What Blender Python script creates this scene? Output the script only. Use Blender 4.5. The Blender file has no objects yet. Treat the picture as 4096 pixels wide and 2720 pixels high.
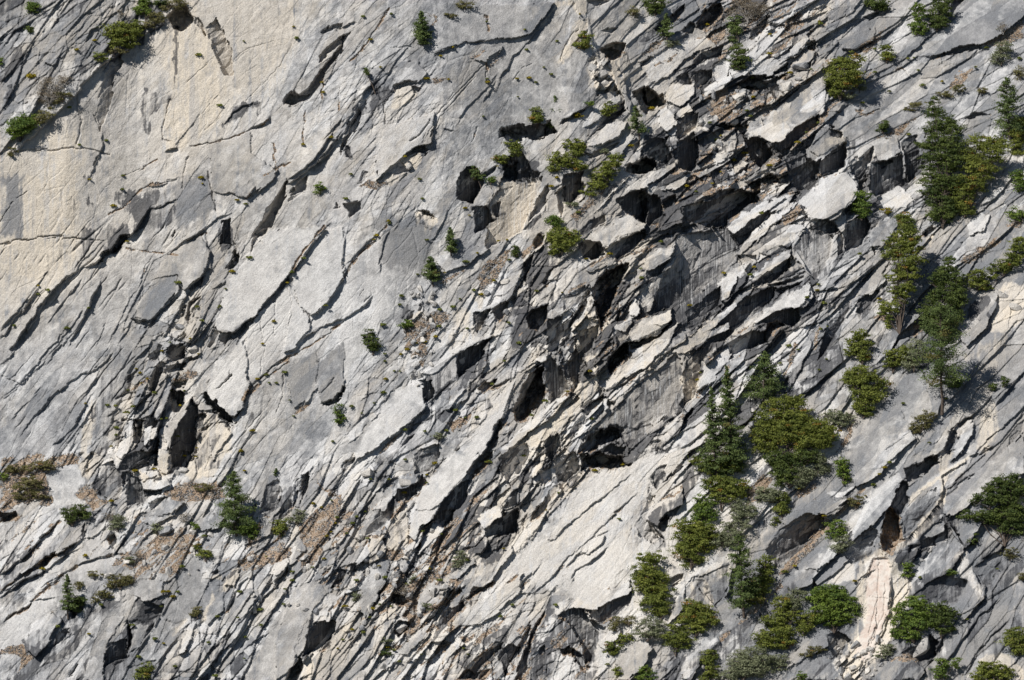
import bpy, math, random
import numpy as np
S = 0.05            # metres per unit of the survey grid (4096 x 2720 units over the whole face)
DC = 1500.0         # distance of the viewer from the face
SC = 2361.0 / 1366.0
scene = bpy.context.scene
col = scene.collection
f32 = np.float32
# ---------------------------------------------------------------- survey sheets
SHEET = {'A': (0, 0), 'B': (1366, 0), 'C': (2730, 0), 'D': (0, 907), 'E': (1366, 907), 'F': (2730, 907),
         'G': (0, 1813), 'H': (1366, 1813), 'I': (2730, 1813)}
def sh(t, x, y):
    o = SHEET[t]
    return (o[0] + x / SC, o[1] + y / SC)
# ---------------------------------------------------------------- noise
def hsh(i, j, seed):
    h = (i.astype(np.int64) * 374761393 + j.astype(np.int64) * 668265263 + seed * 2246822519) & 0xffffffff
    h = ((h ^ (h >> 13)) * 1274126177) & 0xffffffff
    h = ((h ^ (h >> 16)) * 2654435761) & 0xffffffff
    return (h ^ (h >> 15)) & 0xffffffff
def rnd(h, k=0):
    if k:
        h = ((h + k * 0x9E3779B9) * 1597334677) & 0xffffffff
        h = ((h ^ (h >> 15)) * 2246822519) & 0xffffffff
        h = h ^ (h >> 13)
    return ((h & 0xffffff) / float(0xffffff)).astype(f32)
def vn(x, y, seed):
    i = np.floor(x); j = np.floor(y); u = (x - i).astype(f32); v = (y - j).astype(f32)
    u = u * u * (3 - 2 * u); v = v * v * (3 - 2 * v)
    i = i.astype(np.int64); j = j.astype(np.int64)
    a = rnd(hsh(i, j, seed)); b = rnd(hsh(i + 1, j, seed)); c = rnd(hsh(i, j + 1, seed)); d = rnd(hsh(i + 1, j + 1, seed))
    return (a + (b - a) * u) * (1 - v) + (c + (d - c) * u) * v
def fbm(x, y, seed, o=3, g=0.5):
    s = 0; a = 1.0; t = 0
    for k in range(o):
        s = s + a * vn(x, y, seed + k * 17); t += a; a *= g; x = x * 2.03 + 11.3; y = y * 2.03 + 5.7
    return s / t
def vor(a, b, seed, jit=0.95):
    ia = np.floor(a).astype(np.int64); ib = np.floor(b).astype(np.int64)
    d1 = np.full(a.shape, 9., f32); d2 = d1.copy(); va = np.zeros(a.shape, f32); vb = va.copy(); hid = np.zeros(a.shape, np.int64)
    for di in (-1, 0, 1):
        for dj in (-1, 0, 1):
            h = hsh(ia + di, ib + dj, seed)
            ca = ia + di + 0.5 + (rnd(h) - .5) * jit; cb = ib + dj + 0.5 + (rnd(h, 1) - .5) * jit
            xa = (a - ca).astype(f32); xb = (b - cb).astype(f32)
            d = xa * xa + xb * xb
            m = d < d1
            d2 = np.where(m, d1, np.minimum(d2, d))
            d1 = np.where(m, d, d1); va = np.where(m, xa, va); vb = np.where(m, xb, vb); hid = np.where(m, h, hid)
    return hid, va, vb, np.sqrt(d2) - np.sqrt(d1)
def sstep(a, b, x):
    t = np.clip((x - a) / (b - a), 0, 1); return t * t * (3 - 2 * t)
# ---------------------------------------------------------------- zone charts: 17 x 12 readings across the face
def chart(rows):
    return np.array([[float(c) for c in r] for r in rows], f32)
def read(ch, px, py):
    u = np.clip(px / 256.0, -0.5, 16.49); v = np.clip(py / (2720 / 11.0), -0.5, 11.49)
    u = np.clip(u, 0, 15.999); v = np.clip(v, 0, 10.999)
    i = u.astype(int); j = v.astype(int); a = u - i; b = v - j
    return ((ch[j, i] * (1 - a) + ch[j, i + 1] * a) * (1 - b) + (ch[j + 1, i] * (1 - a) + ch[j + 1, i + 1] * a) * b).astype(f32)
CH_R = chart(["33331222222677533", "33211242223888433", "11122242223798334", "01122243235888544", "01234323477864454",
              "12364225788766544", "22573346789755433", "12772356798554344", "34642577864443353", "46655677653343463",
              "24566656654554464", "23566567666664464"])
CH_A = chart(["55688656664333333", "66788656665333333", "78887666664323344", "67777666654223344", "66666666653223454",
              "66666666644333544", "66776555544444544", "66776555554444544", "55566666655444555", "55667666555555555",
              "55667776555555566", "55667776555555566"])
CH_C = chart(["00154210122122100", "01275221124321100", "44463212123221100", "85432211243222110", "86322111353222110",
              "42222111233221112", "11142111344222112", "00242111243333111", "11221122224432121", "22111322344432123",
              "11112222233321143", "11112222223322133"])
CH_L = chart(["33455565554444443", "44565665554454554", "45676665544455554", "56666665544456543", "66666765555456543",
              "55555876555456543", "55555766545566543", "55456655545766543", "66565555456775443", "65544445578865443",
              "75445555668753434", "63345554567533434"])
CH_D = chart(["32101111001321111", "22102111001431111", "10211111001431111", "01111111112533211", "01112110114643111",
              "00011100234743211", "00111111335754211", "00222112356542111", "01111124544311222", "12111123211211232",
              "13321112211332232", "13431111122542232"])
CH_S = chart(["11211001113655322", "12111121212645434", "00111111212565445", "00122122223655433", "00112112334343434",
              "00112112554333334", "00012213555433433", "00001324544333323", "74241366431233233", "56647777422233223",
              "22434467764234322", "22334468764233322"])
# slope of the face (run per rise): steep wall left, gentler right
CH_Y = chart(["44444445566778888", "33333334456678888", "22333333456778888", "22333333446677888", "22333333445677888",
              "22333333445666888", "33333334445666788", "44444444445666788", "88766655555666777", "77776665556666777",
              "55555555556666777", "44455555556666777"])
# ---------------------------------------------------------------- grid
def axis(lo, hi, step, pad, n):
    c = np.arange(lo, hi + step, step)
    k = np.cumsum(step * 1.09 ** np.arange(1, n))
    k = k[k < pad]
    return np.concatenate([(lo - k)[::-1], c, hi + step + k])
STEP = 2.3
gx = axis(-2300., 2300., STEP, 2600, 70)            # survey units, x to the right
gz = axis(-1560., 1560., STEP, 1700, 70)            # survey units, z up
NX, NZ = len(gx), len(gz)
# base face: integrate the slope chart upwards from mid height on a coarse raster
cz = np.linspace(-3400, 3400, 681); cx = np.linspace(-5200, 5200, 261)
CXX, CZZ = np.meshgrid(cx, cz)
sl = read(CH_Y, CXX + 2048, 1360 - CZZ) * 0.1 + 0.0
dz = cz[1] - cz[0]
ys = np.cumsum(sl, axis=0) * dz
k0 = np.searchsorted(cz, -400); ys = ys - ys[k0:k0 + 1, :]
def base_y(x, z):          # survey units in, survey units out (away from the viewer)
    u = np.clip((x + 5200) / (cx[1] - cx[0]), 0, len(cx) - 1.001); v = np.clip((z + 3400) / dz, 0, len(cz) - 1.001)
    i = u.astype(int); j = v.astype(int); a = u - i; b = v - j
    return (ys[j, i] * (1 - a) + ys[j, i + 1] * a) * (1 - b) + (ys[j + 1, i] * (1 - a) + ys[j + 1, i + 1] * a) * b
DU = DC / S
XX, ZZ = np.meshgrid(gx, gz)
Y0 = base_y(XX, ZZ)
PX = (2048 + XX / (1 + Y0 / DU)).astype(f32); PY = (1360 - ZZ / (1 + Y0 / DU)).astype(f32)
# roughen the reading position a little so that broken edges stay ragged
w1 = (fbm(PX / 46, PY / 46, 5, 3) - .5) * 26; w2 = (fbm(PX / 46 + 71, PY / 46, 6, 3) - .5) * 26
w3 = (vn(PX / 7, PY / 7, 7) - .5) * 5; w4 = (vn(PX / 7 + 31, PY / 7, 8) - .5) * 5
_h, _a, _b, _e = vor((PX * .72 - PY * .69) / 46, (PX * .69 + PY * .72) / 22, 1201)
_h2, _a, _b, _e = vor((PX * .5 - PY * .86) / 17, (PX * .86 + PY * .5) / 11, 1202)
JX = (rnd(_h, 2) - .5) * 10 + (rnd(_h2, 2) - .5) * 4; JY = (rnd(_h, 3) - .5) * 10 + (rnd(_h2, 3) - .5) * 4
QX = PX + w1 * .3 + JX; QY = PY + w2 * .3 + JY
EX = PX + w1 * .4 + JX * .8; EY = PY + w2 * .4 + JY * .8
del _h, _a, _b, _e, _h2
NZV = fbm(PX / 11, PY / 150, 513, 3) - .5
NZ1 = fbm(PX / 16, PY / 16, 511, 3) - .5; NZ2 = fbm((PX * .74 - PY * .67) / 130, (PX * .67 + PY * .74) / 60, 512, 3) - .5
# ---------------------------------------------------------------- masks
KX = PX + (fbm(PX / 210, PY / 210, 401, 4) - .5) * 420; KY = PY + (fbm(PX / 210 + 9, PY / 210, 402, 4) - .5) * 420
R = read(CH_R, KX, KY) / 9; C = read(CH_C, KX, KY) / 9; L = read(CH_L, KX, KY) / 9
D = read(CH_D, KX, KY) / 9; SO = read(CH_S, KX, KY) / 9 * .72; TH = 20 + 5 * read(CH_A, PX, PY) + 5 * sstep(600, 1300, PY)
PK = np.zeros_like(R); SM = np.zeros_like(R)
H = np.zeros_like(R)
RV = fbm(PX / 26, PY / 40, 514, 3)
def window(pts, m):
    xs = [p[0] for p in pts]; yy = [p[1] for p in pts]
    x0, x1, y0, y1 = min(xs) - m, max(xs) + m, min(yy) - m, max(yy) + m
    f = 1.09
    i0, i1 = np.searchsorted(gx, [min((x0 - 2048) * f, (x0 - 2048) / f) - 10, max((x1 - 2048) * f, (x1 - 2048) / f) + 10])
    j0, j1 = np.searchsorted(gz, [min((1360 - y1) * f, (1360 - y1) / f) - 10, max((1360 - y0) * f, (1360 - y0) / f) + 10])
    return slice(j0, j1), slice(i0, i1)
def seg_d(qx, qy, pts, closed=False):
    best = np.full(qx.shape, 1e9, f32); sd = np.zeros(qx.shape, f32); al = np.zeros(qx.shape, f32)
    n = len(pts); tot = 0.
    for k in range(n if closed else n - 1):
        ax, ay = pts[k]; bx, by = pts[(k + 1) % n]
        dx, dy = bx - ax, by - ay; l2 = dx * dx + dy * dy + 1e-6; l = math.sqrt(l2)
        t = np.clip(((qx - ax) * dx + (qy - ay) * dy) / l2, 0, 1)
        ex = qx - ax - t * dx; ey = qy - ay - t * dy
        d = ex * ex + ey * ey
        m = d < best
        best = np.where(m, d, best)
        sd = np.where(m, np.sign(dx * (qy - ay) - dy * (qx - ax)), sd)
        al = np.where(m, tot + t * l, al)
        tot += l
    return np.sqrt(best), sd, al, tot
def inside(qx, qy, pts):
    c = np.zeros(qx.shape, bool); n = len(pts)
    for k in range(n):
        ax, ay = pts[k]; bx, by = pts[(k + 1) % n]
        if ay == by: continue
        m = ((ay > qy) != (by > qy)) & (qx < (bx - ax) * (qy - ay) / (by - ay) + ax)
        c ^= m
    return c
def f_edge(pts, A, U=60, Dn=40, w=5):
    w = w * .55
    s = window(pts, 3.2 * max(U, Dn)); qx, qy = EX[s], EY[s]
    d, sd, al, tot = seg_d(qx, qy, pts)
    tp = np.clip(np.minimum(al, tot - al) / (0.22 * tot + 1), 0, 1); tp = 0.12 + .88 * tp * (2 - tp)
    endd = np.where((al <= 0.01) | (al >= tot - .01), np.exp(-d / 18), 1)
    dd = d * sd
    up = np.exp(-np.maximum(-dd, 0) / U); dn = np.exp(-np.maximum(dd - w, 0) / Dn); t = np.clip(dd / w, 0, 1)
    A = A * (.45 + 1.1 * vn(al / 42, al * 0 + tot, 31))
    H[s] += (A * tp * endd * (0.5 * (1 - t) * up - 0.5 * t * dn)).astype(f32)
def f_groove(pts, w, dep, soil=0):
    s = window(pts, 5 * w + 10); d, sd, al, tot = seg_d(EX[s], EY[s], pts)
    n = 0.45 + .9 * vn(al / 30, al * 0 + tot, 3)
    ww = w * n
    g = np.exp(-(d / ww) ** 2)
    H[s] -= (dep * g).astype(f32)
    if soil: SO[s] = np.maximum(SO[s], soil * np.exp(-(d / (ww * 1.3)) ** 2) * 2.2 * (n > .8)).astype(f32)
def f_poly(pts, kind, k=1.1, ang=-42, amp=None, sharp=5):
    s = window(pts, 40); qx, qy = QX[s], QY[s]; m = inside(qx, qy, pts)
    if not m.any(): return
    ca, sa = math.cos(math.radians(ang)), -math.sin(math.radians(ang))      # survey y runs down
    pr = [p[0] * ca + p[1] * sa for p in pts]; lo, hi = min(pr), max(pr)
    # local run across the shape: distance to the outline in both senses
    p = np.clip((qx * ca + qy * sa - lo) / (hi - lo), 0, 1)
    d, _, _, _ = seg_d(qx, qy, pts, True)
    xs = np.array([q[0] for q in pts]); yy = np.array([q[1] for q in pts])
    area = abs(np.dot(xs, np.roll(yy, -1)) - np.dot(yy, np.roll(xs, -1))) / 2
    al = -(xs * sa) + yy * ca; W = min(hi - lo, area / max(al.max() - al.min(), 5) * 1.25)
    A = amp if amp is not None else k * W
    hm = H[s][m]; xm = PX[s][m]; ym = PY[s][m]
    G = np.stack([xm - xm.mean(), ym - ym.mean(), np.ones_like(xm)], 1); cf = np.linalg.lstsq(G, hm, rcond=None)[0]
    cf[:2] = np.clip(cf[:2], -.25, .25); pl = G @ cf
    keep = {'S': .16, 'F': .28, 'K': .9}[kind]
    Hs = H[s]; Hs[m] = pl + (hm - pl) * keep
    if kind == 'K':      # deep recess below an overhang
        A *= 1.15
        v = -A * np.clip(d / sharp, 0, 1) * (1 - p ** 4 * .6) * (.72 + .56 * RV[s])
    elif kind == 'F':    # face leaning back under its upper edge
        v = -k * (hi - lo) * p * np.clip(d / 2 + .2, 0, 1)
    else:                # slab rising to its lower edge
        v = A * 1.35 * (0.10 + .90 * p)
    H[s] += np.where(m, v, 0).astype(f32)
CHN = {'c': 'C', 'l': 'L', 'd': 'D', 's': 'SO', 'p': 'PK', 'r': 'R', 'm': 'SM'}
def f_paint(pts, ch, val, soft=14):
    T = globals()[CHN[ch]]
    s = window(pts, soft * 2 + 10); qx, qy = QX[s], QY[s]; m = inside(qx, qy, pts); d = seg_d(qx, qy, pts, True)[0]
    soft = max(soft, 5); nz = NZ1[s] * (soft * 1.3 + 5) + NZ2[s] * (soft * 3.0 if soft > 9 else 4)
    if ch in 'cdml' and soft > 9: nz = nz + NZV[s] * (soft * 2.2 + 14)
    a = sstep(-soft, soft, np.where(m, d, -d) + nz).astype(f32)
    T[s] = T[s] * (1 - a) + val * a
# ---------------------------------------------------------------- the shapes of the rock, read sheet by sheet
# E edge (drop [fade up] [fade down] [width]) / G groove (width depth [soil]) / K recess / F overhanging face / S slab (rise) / P surface reading (channel value)
ROCK = """
P A c .1 30|0,0 1150,0 1150,140 840,370 530,640 110,1050 0,1100
P A r .55 30|0,0 1150,0 1150,140 840,370 530,640 110,1050 0,1100
P A l .5 30|0,0 1150,0 1150,140 840,370 530,640 110,1050 0,1100
P A d .35 30|0,0 1150,0 1150,140 840,370 530,640 110,1050 0,1100
E A 26 60 90 6|110,1055 530,640 700,440 840,370 1010,230 1150,150
P A c 1 14|1180,200 1340,160 1430,230 1500,400 1560,520 1610,530 1560,680 1500,860 1300,980 1240,740 1290,560 1230,520 1220,640 1160,500
P A c .95 30|1130,720 1240,720 1300,850 1290,1000 1150,990 1120,860
P A c .9 40|280,900 560,900 560,1568 150,1568 170,1300 290,1050
P A l .85 30|280,900 560,900 560,1568 150,1568 170,1300 290,1050
P A d 0 30|280,900 420,700 520,660 560,900 560,1568 150,1568 170,1300 290,1050
P A c .6 40|1400,0 2060,0 2020,300 1960,560 1700,700 1560,560 1600,300 1480,120
P A d .0 40|1240,0 2060,0 2020,300 1960,560 1700,700 1560,560 1600,300 1480,120
P A d .9 10|990,640 1200,650 1225,680 1120,740 1050,800 980,830 960,760
P A d .8 8|1195,160 1235,160 1225,600 1200,640 1190,400
P A d .7 8|1340,180 1362,180 1330,420 1315,420
P A d .75 10|990,600 1030,600 1045,900 1010,960 985,850
P A c 1 6|1320,20 1350,10 1365,70 1350,130 1330,90
K A 1.3|1145,112 1265,20 1290,40 1335,95 1335,150 1290,195 1240,215 1195,200 1170,160
F A 1.0 0|1425,190 1500,130 1540,200 1565,260 1600,340 1615,520 1600,525 1555,515 1490,390 1450,270
F A 1.3 0|1330,95 1385,140 1430,240 1425,255 1380,190 1340,150
F A .9 -10|765,450 830,375 858,430 800,510 770,630 790,650 740,790 700,910 660,800 700,610 700,560
E A 9 40 30 5|615,1240 640,1170 680,1060 705,1010 700,910
G A 4 9|110,1055 200,1035 350,1040 500,1025 650,1040 760,1070
G A 5 8|530,640 525,740 560,830 545,920 520,1000
G A 5 10|650,800 700,910
E A 7 50 30 5|1540,860 1600,790 1680,730 1790,705
P A d .7 12|1540,860 1600,790 1680,720 1790,700 1760,740 1640,800 1560,880
P A d .6 14|1740,790 1850,720 1900,740 1800,800
E A 7 40 30 5|1750,885 1830,840 1860,800
K A 1.3|1960,720 2000,650 2040,620 2070,655 2130,610 2210,490 2290,390 2375,280 2375,350 2270,480 2210,590 2140,690 2030,735
K A 1.2|2210,250 2250,200 2310,165 2375,150 2375,195 2300,205
K A 1.2|2200,390 2290,300 2375,235 2375,300 2270,370 2210,440
F A 1.1|1790,1580 1840,1440 1920,1370 1985,1235 1985,1330 1950,1410 1900,1500 1880,1580
F A 1.1|1985,1380 2060,1280 2130,1260 2120,1310 2030,1370 1990,1400
E A 24 50 30 8|1980,1280 2110,1190 2180,1140 2240,1060 2375,900
E A 22 50 30 8|2150,1130 2250,1000 2300,900 2375,820
E A 14 30 25 6|1140,1055 1190,1020 1235,1015
G A 3 6 1|1310,1005 1500,980 1650,930 1800,875 1860,810
G A 6 14|1435,1200 1455,1290 1480,1380 1505,1450
G A 4 7|1310,1080 1290,1130 1260,1300
G A 4 6 1|750,1475 850,1440 960,1320 1060,1270 1225,1240
G A 3 5 1|850,1215 960,1185 1090,1100
E A 12 40 30 6|940,1580 1030,1450 1120,1420 1220,1370
P A d .7 20|800,1390 1050,1300 1200,1350 1200,1568 960,1568
G A 4 8|1180,690 1125,860 1130,975 1172,985
G A 3 6 1|2110,760 2090,900 2095,1025
G A 3 6 1|2350,600 2340,700 2345,760
G A 3 6 1|2225,530 2230,680
G A 3 6 1|1890,1000 1912,1180
G A 3 6|2215,740 2205,800
G A 4 8 1|1700,1370 1760,1290
G A 3 6 1|1830,1215 1940,1150 2000,1120
E A 13 30 30 6|590,285 620,215 680,190
E A 13 30 20 6|310,435 390,450
G A 5 10|400,120 440,20
E A 12 60 40 7|0,340 90,210 230,130
E A 10 40 30 6|330,385 300,430
K A 1.2|160,715 205,690 205,730
G A 4 9|590,110 640,90
G A 3 5|1660,1090 1720,1040 1735,1015
G A 2 4|1600,430 1720,330 1900,290
G A 2 4|1700,700 1900,490 2020,300
G A 2 4|1300,560 1480,390
G A 2 4|1420,900 1590,700
G A 2 4|1330,870 1500,660
K B 1.2|-5,250 40,230 75,205 70,240 40,290 0,345
E B 14 50 30 6|-40,200 40,165 100,150
G B 4 8 1|60,425 130,360 200,270 260,170 340,60
S B - -42 18|640,355 620,300 800,80 1000,25 1480,30 1300,230 1150,262 1000,285 870,290 780,325
E B 14 40 30 8|640,358 710,345 785,325
K B 1.0|830,290 930,285 1005,270 980,300 900,300
S B - -42 20|885,400 1010,335 1125,313 1085,390 1010,425 940,410
F B 1.2 -60|1005,400 1115,325 1085,390 1010,428
K B 1.1 -60|360,585 430,560 530,568 500,590 420,610 365,635
K B 1.1 -60|475,585 545,600 540,640 490,630
S B - -42 12|370,580 370,500 400,430 520,420 600,500 540,560 430,560
P B c .8 10|360,620 480,590 540,650 400,760 340,740
F B 1.0|-10,1080 20,950 60,860 130,690 180,680 160,760 110,880 40,980
E B 16 40 30 8|130,700 150,640 190,600 240,560
P B d .5 20|180,560 320,560 340,700 200,760
G B 4 12|240,600 300,760 300,860
K B 1.2|450,985 480,950 560,890 610,825 612,850 560,920 490,985
K B 1.2 -75|430,1080 500,1030 560,1012 610,1045 590,1080 520,1060 460,1085
S B - -42 22|250,1245 230,1130 300,880 640,780 620,1000 540,1010 430,1080 330,1160
F B .9 -60|250,1245 330,1155 400,1110 440,1150 470,1185 340,1210
P B c .9 6|400,1110 470,1060 560,1060 520,1180 440,1150
P B c .7 10|240,1230 420,1195 500,1195 330,1290
P B s .95 8|120,1280 190,1240 330,1260 240,1310
P B s .95 6|590,80 660,150 600,200 660,120
P B s .9 6|890,395 985,350 960,385
P B s .9 6|1010,445 1130,390 1100,415 1020,455
P B s .9 8|620,550 690,525 760,550 640,570
G B 3 6|560,990 640,820 800,640 990,440
G B 3 6|600,940 700,790 820,650 920,530
G B 2 4|600,790 470,740
G B 2 4|570,990 690,760 780,640
G B 5 9 1|1003,440 1006,570
G B 5 9 1|1000,110 1020,210
E B 9 40 30 6|1060,625 1100,540 1190,390 1290,290 1340,220 1500,30
E B 11 30 25 7|975,700 1060,560
G B 3 6|1180,545 1240,480 1320,435
G B 4 8|1520,420 1550,320 1590,250 1640,200
G B 4 7 1|900,990 935,880
G B 3 5|350,330 500,330
E B 6 40 30 5|700,890 770,895
E B 8 30 30 6|800,850 870,740 1000,620 1090,500
P B c .9 8|1380,190 1450,90 1500,0 1680,0 1700,90 1640,100 1590,50 1520,20 1400,190
P B c .9 8|1620,150 1700,130 1700,200 1600,330 1540,430 1500,440 1560,300
S B - 0 14|1590,0 1690,0 1700,120 1740,250 1800,450 1870,430 1900,480 1960,640 2000,700 1990,790 1960,680 1870,560 1790,490 1730,330 1690,150 1640,110
K B 1.2|1680,0 1870,-10 1780,40 1700,30
K B 1.2|1780,330 1900,285 1965,300 1930,400 1870,420 1800,375
P B c .8 8|1790,340 1900,400 1960,520 1960,600 1850,640 1710,600 1700,440 1740,400
P B l .9 8|1710,400 1860,420 1960,520 1960,650 1850,640 1710,600
P B r .9 8|1710,400 1860,420 1960,520 1960,650 1850,640 1710,600
K B 1.2|1755,635 1800,600 1860,600 1850,645 1775,658
K B 1.2|1505,870 1530,820 1610,790 1700,730 1690,760 1600,830
K B 1.2|1395,940 1410,860 1450,840 1440,920
K B 1.2|1690,940 1760,900 1820,840 1890,720 1965,700 1950,770 1890,840 1800,900
K B 1.2|1080,890 1110,875 1250,880 1290,920 1250,990 1190,960 1140,930 1085,950
K B 1.1|1560,1000 1650,980 1700,1020 1660,1080
K B 1.2|1955,1180 2000,1140 2090,1080 2160,1110 2190,1150 2110,1200 1985,1205
F B 1.1|2060,1090 2120,960 2215,950 2290,1080 2250,1120 2180,1110 2110,1060
P B d .9 12|2060,1100 2100,940 2250,930 2300,1100 2200,1160
F B 1.1|1890,1385 2025,1305 2105,1320 2135,1380 2100,1545 1985,1490
F B 1.1|2110,1325 2210,1370 2240,1500 2200,1580 2135,1545
P B d .9 8|1890,1385 2025,1305 2361,1320 2361,1568 2120,1568 1985,1490
K B 1.2|2095,1310 2130,1320 2145,1450 2125,1480
S B - -42 16|2090,1258 2310,1130 2315,1175 2150,1285
S B - -42 12|1950,1260 2110,1225 2375,1190 2375,1320 2190,1360 2030,1300
P B l .9 8|1950,1260 2110,1225 2375,1120 2375,1320 2190,1360
K B 1.2|2150,190 2260,120 2375,20 2375,90 2270,190 2190,230
K B 1.2|1800,220 1850,200 1920,190 1880,240
K B 1.2|2075,620 2120,590 2200,650 2230,720 2160,750 2090,700
K B 1.2|1640,1060 1760,1050 1850,1010 1960,960 1950,1000 1830,1060 1740,1100
K B 1.2|2010,1000 2060,960 2070,1010 2020,1060
K B 1.2|1120,1130 1160,1080 1220,1120 1200,1200 1130,1250
K B 1.0|1290,1200 1340,1170 1370,1220 1330,1280
K B 1.1|1230,1170 1290,1180 1300,1240 1240,1230
P B d .9 14|1120,1130 1210,1060 1370,1100 1370,1280 1130,1250
P B c .95 16|1010,1440 1100,1240 1250,1260 1240,1600 1020,1600
P B r .15 16|1010,1440 1100,1240 1250,1260 1240,1600 1020,1600
P B c .8 10|1250,1430 1330,1330 1400,1320 1290,1580 1220,1580
F B .9 -20|800,1220 860,1160 950,1190 990,1270 930,1395 860,1390 795,1370
E B 12 40 30 8|960,1205 1010,1190 1065,1155
K B 1.1 -80|510,1468 600,1450 640,1500 570,1480
P B c .9 8|510,1475 600,1470 660,1530 560,1580 510,1568
K B 1.2|1395,1470 1400,1380 1430,1290 1425,1380 1405,1480
K B 1.2|1480,1330 1540,1290 1560,1400 1520,1520 1500,1420
K B 1.2|1590,1320 1640,1230 1700,1290 1680,1380 1620,1400
P B r .2 12|240,880 640,800 600,1000 430,1080 330,1160 240,1240
P B r .15 12|1100,870 1300,500 1600,300 1700,450 1760,600 1700,720 1500,830
P B r .2 20|790,870 860,700 1100,560 1090,900 1060,1160 950,1200 800,1160
P B r .15 12|640,340 620,300 800,90 1000,30 1450,40 1150,255 870,285
P B r .2 20|480,1250 620,1000 790,900 790,1400 700,1450 500,1450
K C 1.2|5,230 30,180 60,150 90,170 70,230
K C 1.2|80,190 160,60 270,20 290,80 210,170 130,200
K C 1.2|465,270 480,200 570,130 600,100 600,180 540,240
K C 1.2|575,180 700,150 740,170 640,200
K C 1.2|1000,160 1090,110 1170,30 1170,90 1080,150
K C 1.2|1250,120 1340,80 1380,110 1300,150
S C - -42 14|990,100 1130,-10 1250,-10 1170,90 1060,150
K C 1.2|580,490 640,430 660,440 600,500
S C - -42 18|740,340 760,270 820,240 870,290 800,380 760,405
F C 1.1|745,400 760,330 825,310 830,370
K C 1.2|850,300 910,290 900,350 860,350
K C 1.2|580,160 680,160 640,190
S C - -42 14|745,460 800,380 900,350 910,430 860,490 790,500
K C 1.1 -70|760,480 840,490 900,450 880,490 800,510
S C - -42 10|1070,280 1330,180 1320,270 1200,350 1110,335
K C 1.2 -70|1110,340 1190,345 1320,270 1310,300 1180,385 1120,370
S C - -42 16|450,520 560,410 720,470 720,510 640,540 560,560
F C 1.2 -60|455,525 560,555 640,540 730,510 650,580 590,620 470,600
F C 1.1|600,570 670,590 690,640 650,690 610,660
S C - -42 10|640,560 740,570 760,610 700,650 680,610
F C 1.1|75,510 200,480 200,590 130,650 80,570
F C 1.1|200,450 300,400 330,520 280,540 210,540
F C .9|305,680 340,660 355,710 330,730 300,720
S C - -42 12|340,670 430,620 440,670 380,710
K C 1.2|400,600 450,580 520,600 590,620 600,680 530,640 420,610
P C d .9 10|0,480 330,400 330,520 200,590 130,650 60,700 60,560
K C 1.1|230,860 330,840 470,870 440,960 360,890 260,890
P C d .8 10|230,850 470,830 460,960 230,900
F C 1.0|10,960 70,910 100,960 90,1160 60,1190 20,1150
P C d .9 10|0,900 150,900 200,1000 120,1190 0,1180
P C c .7 14|0,740 110,740 60,960 0,960
S C - -42 30|430,940 640,790 1000,640 1010,700 860,830 850,900 700,1090 640,1020 570,970
F C 1.0 -60|590,975 700,1090 860,905 860,830 780,900 740,1000 640,1080 570,1000
F C .9|430,930 520,970 580,1010 640,1100 545,1160 480,1100 440,1020
P C d .75 10|430,930 580,1000 700,1100 820,880 860,900 740,1080 800,1160 790,1330 720,1250 640,1100 545,1160
P C c .8 5|530,980 570,1050 570,1110 550,1060
S C - -42 20|850,1010 1000,860 1110,920 1120,990 930,1100 880,1075
F C 1.1 -60|930,1090 1110,985 1130,1000 1130,1150 1000,1190 965,1230
F C .8 -30|855,1080 930,1110 960,1235 900,1240
K C 1.2 -70|960,1240 1000,1200 1130,1155 1110,1175 1000,1230
P C d .8 8|930,1100 1120,990 1130,1150 960,1235
F C 1.1 -60|1010,870 1110,910 1120,945 1070,950 1020,925
P C c .8 6|1000,960 1110,940 1140,1000 1020,1010
F C 1.0|1150,1110 1230,1080 1330,995 1330,1050 1290,1150 1220,1240 1180,1200
K C 1.2|1190,1230 1290,1160 1280,1230 1240,1310 1200,1270
F C .7 -80|1340,1110 1490,1080 1560,1290 1450,1360 1330,1330
P C d .9 8|1280,1160 1330,1090 1480,1060 1560,1150 1570,1290 1440,1360 1290,1320
P C r .25 20|1030,860 1240,560 1400,500 1500,400 1750,350 1850,560 1650,850 1480,1000 1340,980 1130,1150
P C r .15 12|1650,400 1650,340 1750,220 1860,130 2000,0 2361,0 2361,100 2200,250 2050,330 1900,330
S C - -42 26|1580,370 1730,230 1870,110 2000,-10 2375,-10 2375,100 2220,230 2080,300 1900,320 1830,350 1700,400
K C 1.25 -80|1700,410 1840,350 1900,325 2090,300 2070,330 1930,370 1800,390
K C 1.2|1800,200 1850,110 1860,-10 1960,-10 1920,60 1860,150
K C 1.2|1340,120 1440,60 1440,90 1380,130
S C - -42 26|840,1290 900,1250 1130,1190 1220,1290 1160,1380 1080,1500 900,1580 860,1480 790,1390
P C l 1 10|800,1390 900,1250 1130,1190 1220,1290 1000,1500
P C r .2 10|800,1390 900,1250 1130,1190 1220,1290 1000,1500
K C 1.2|1090,1470 1170,1400 1160,1450 1110,1500
F C .9 0|785,1385 840,1420 860,1465 850,1500
S C - -42 24|310,1580 350,1490 440,1430 700,1340 790,1340 740,1420 600,1480 530,1580
P C l 1 10|310,1580 350,1490 440,1430 700,1340 790,1340 740,1420 540,1500
K C 1.2|430,1260 540,1240 560,1310 500,1360 470,1290
F C 1.1|530,1240 620,1220 640,1290 580,1330 540,1300
F C .9|0,1440 130,1370 280,1310 430,1310 530,1400 340,1430 240,1460 120,1520 0,1580
P C d 1 10|-10,1400 130,1370 280,1310 430,1290 530,1400 400,1430 330,1500 300,1580 -10,1580
K C 1.2|150,1570 340,1420 440,1400 380,1500 300,1568
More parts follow.
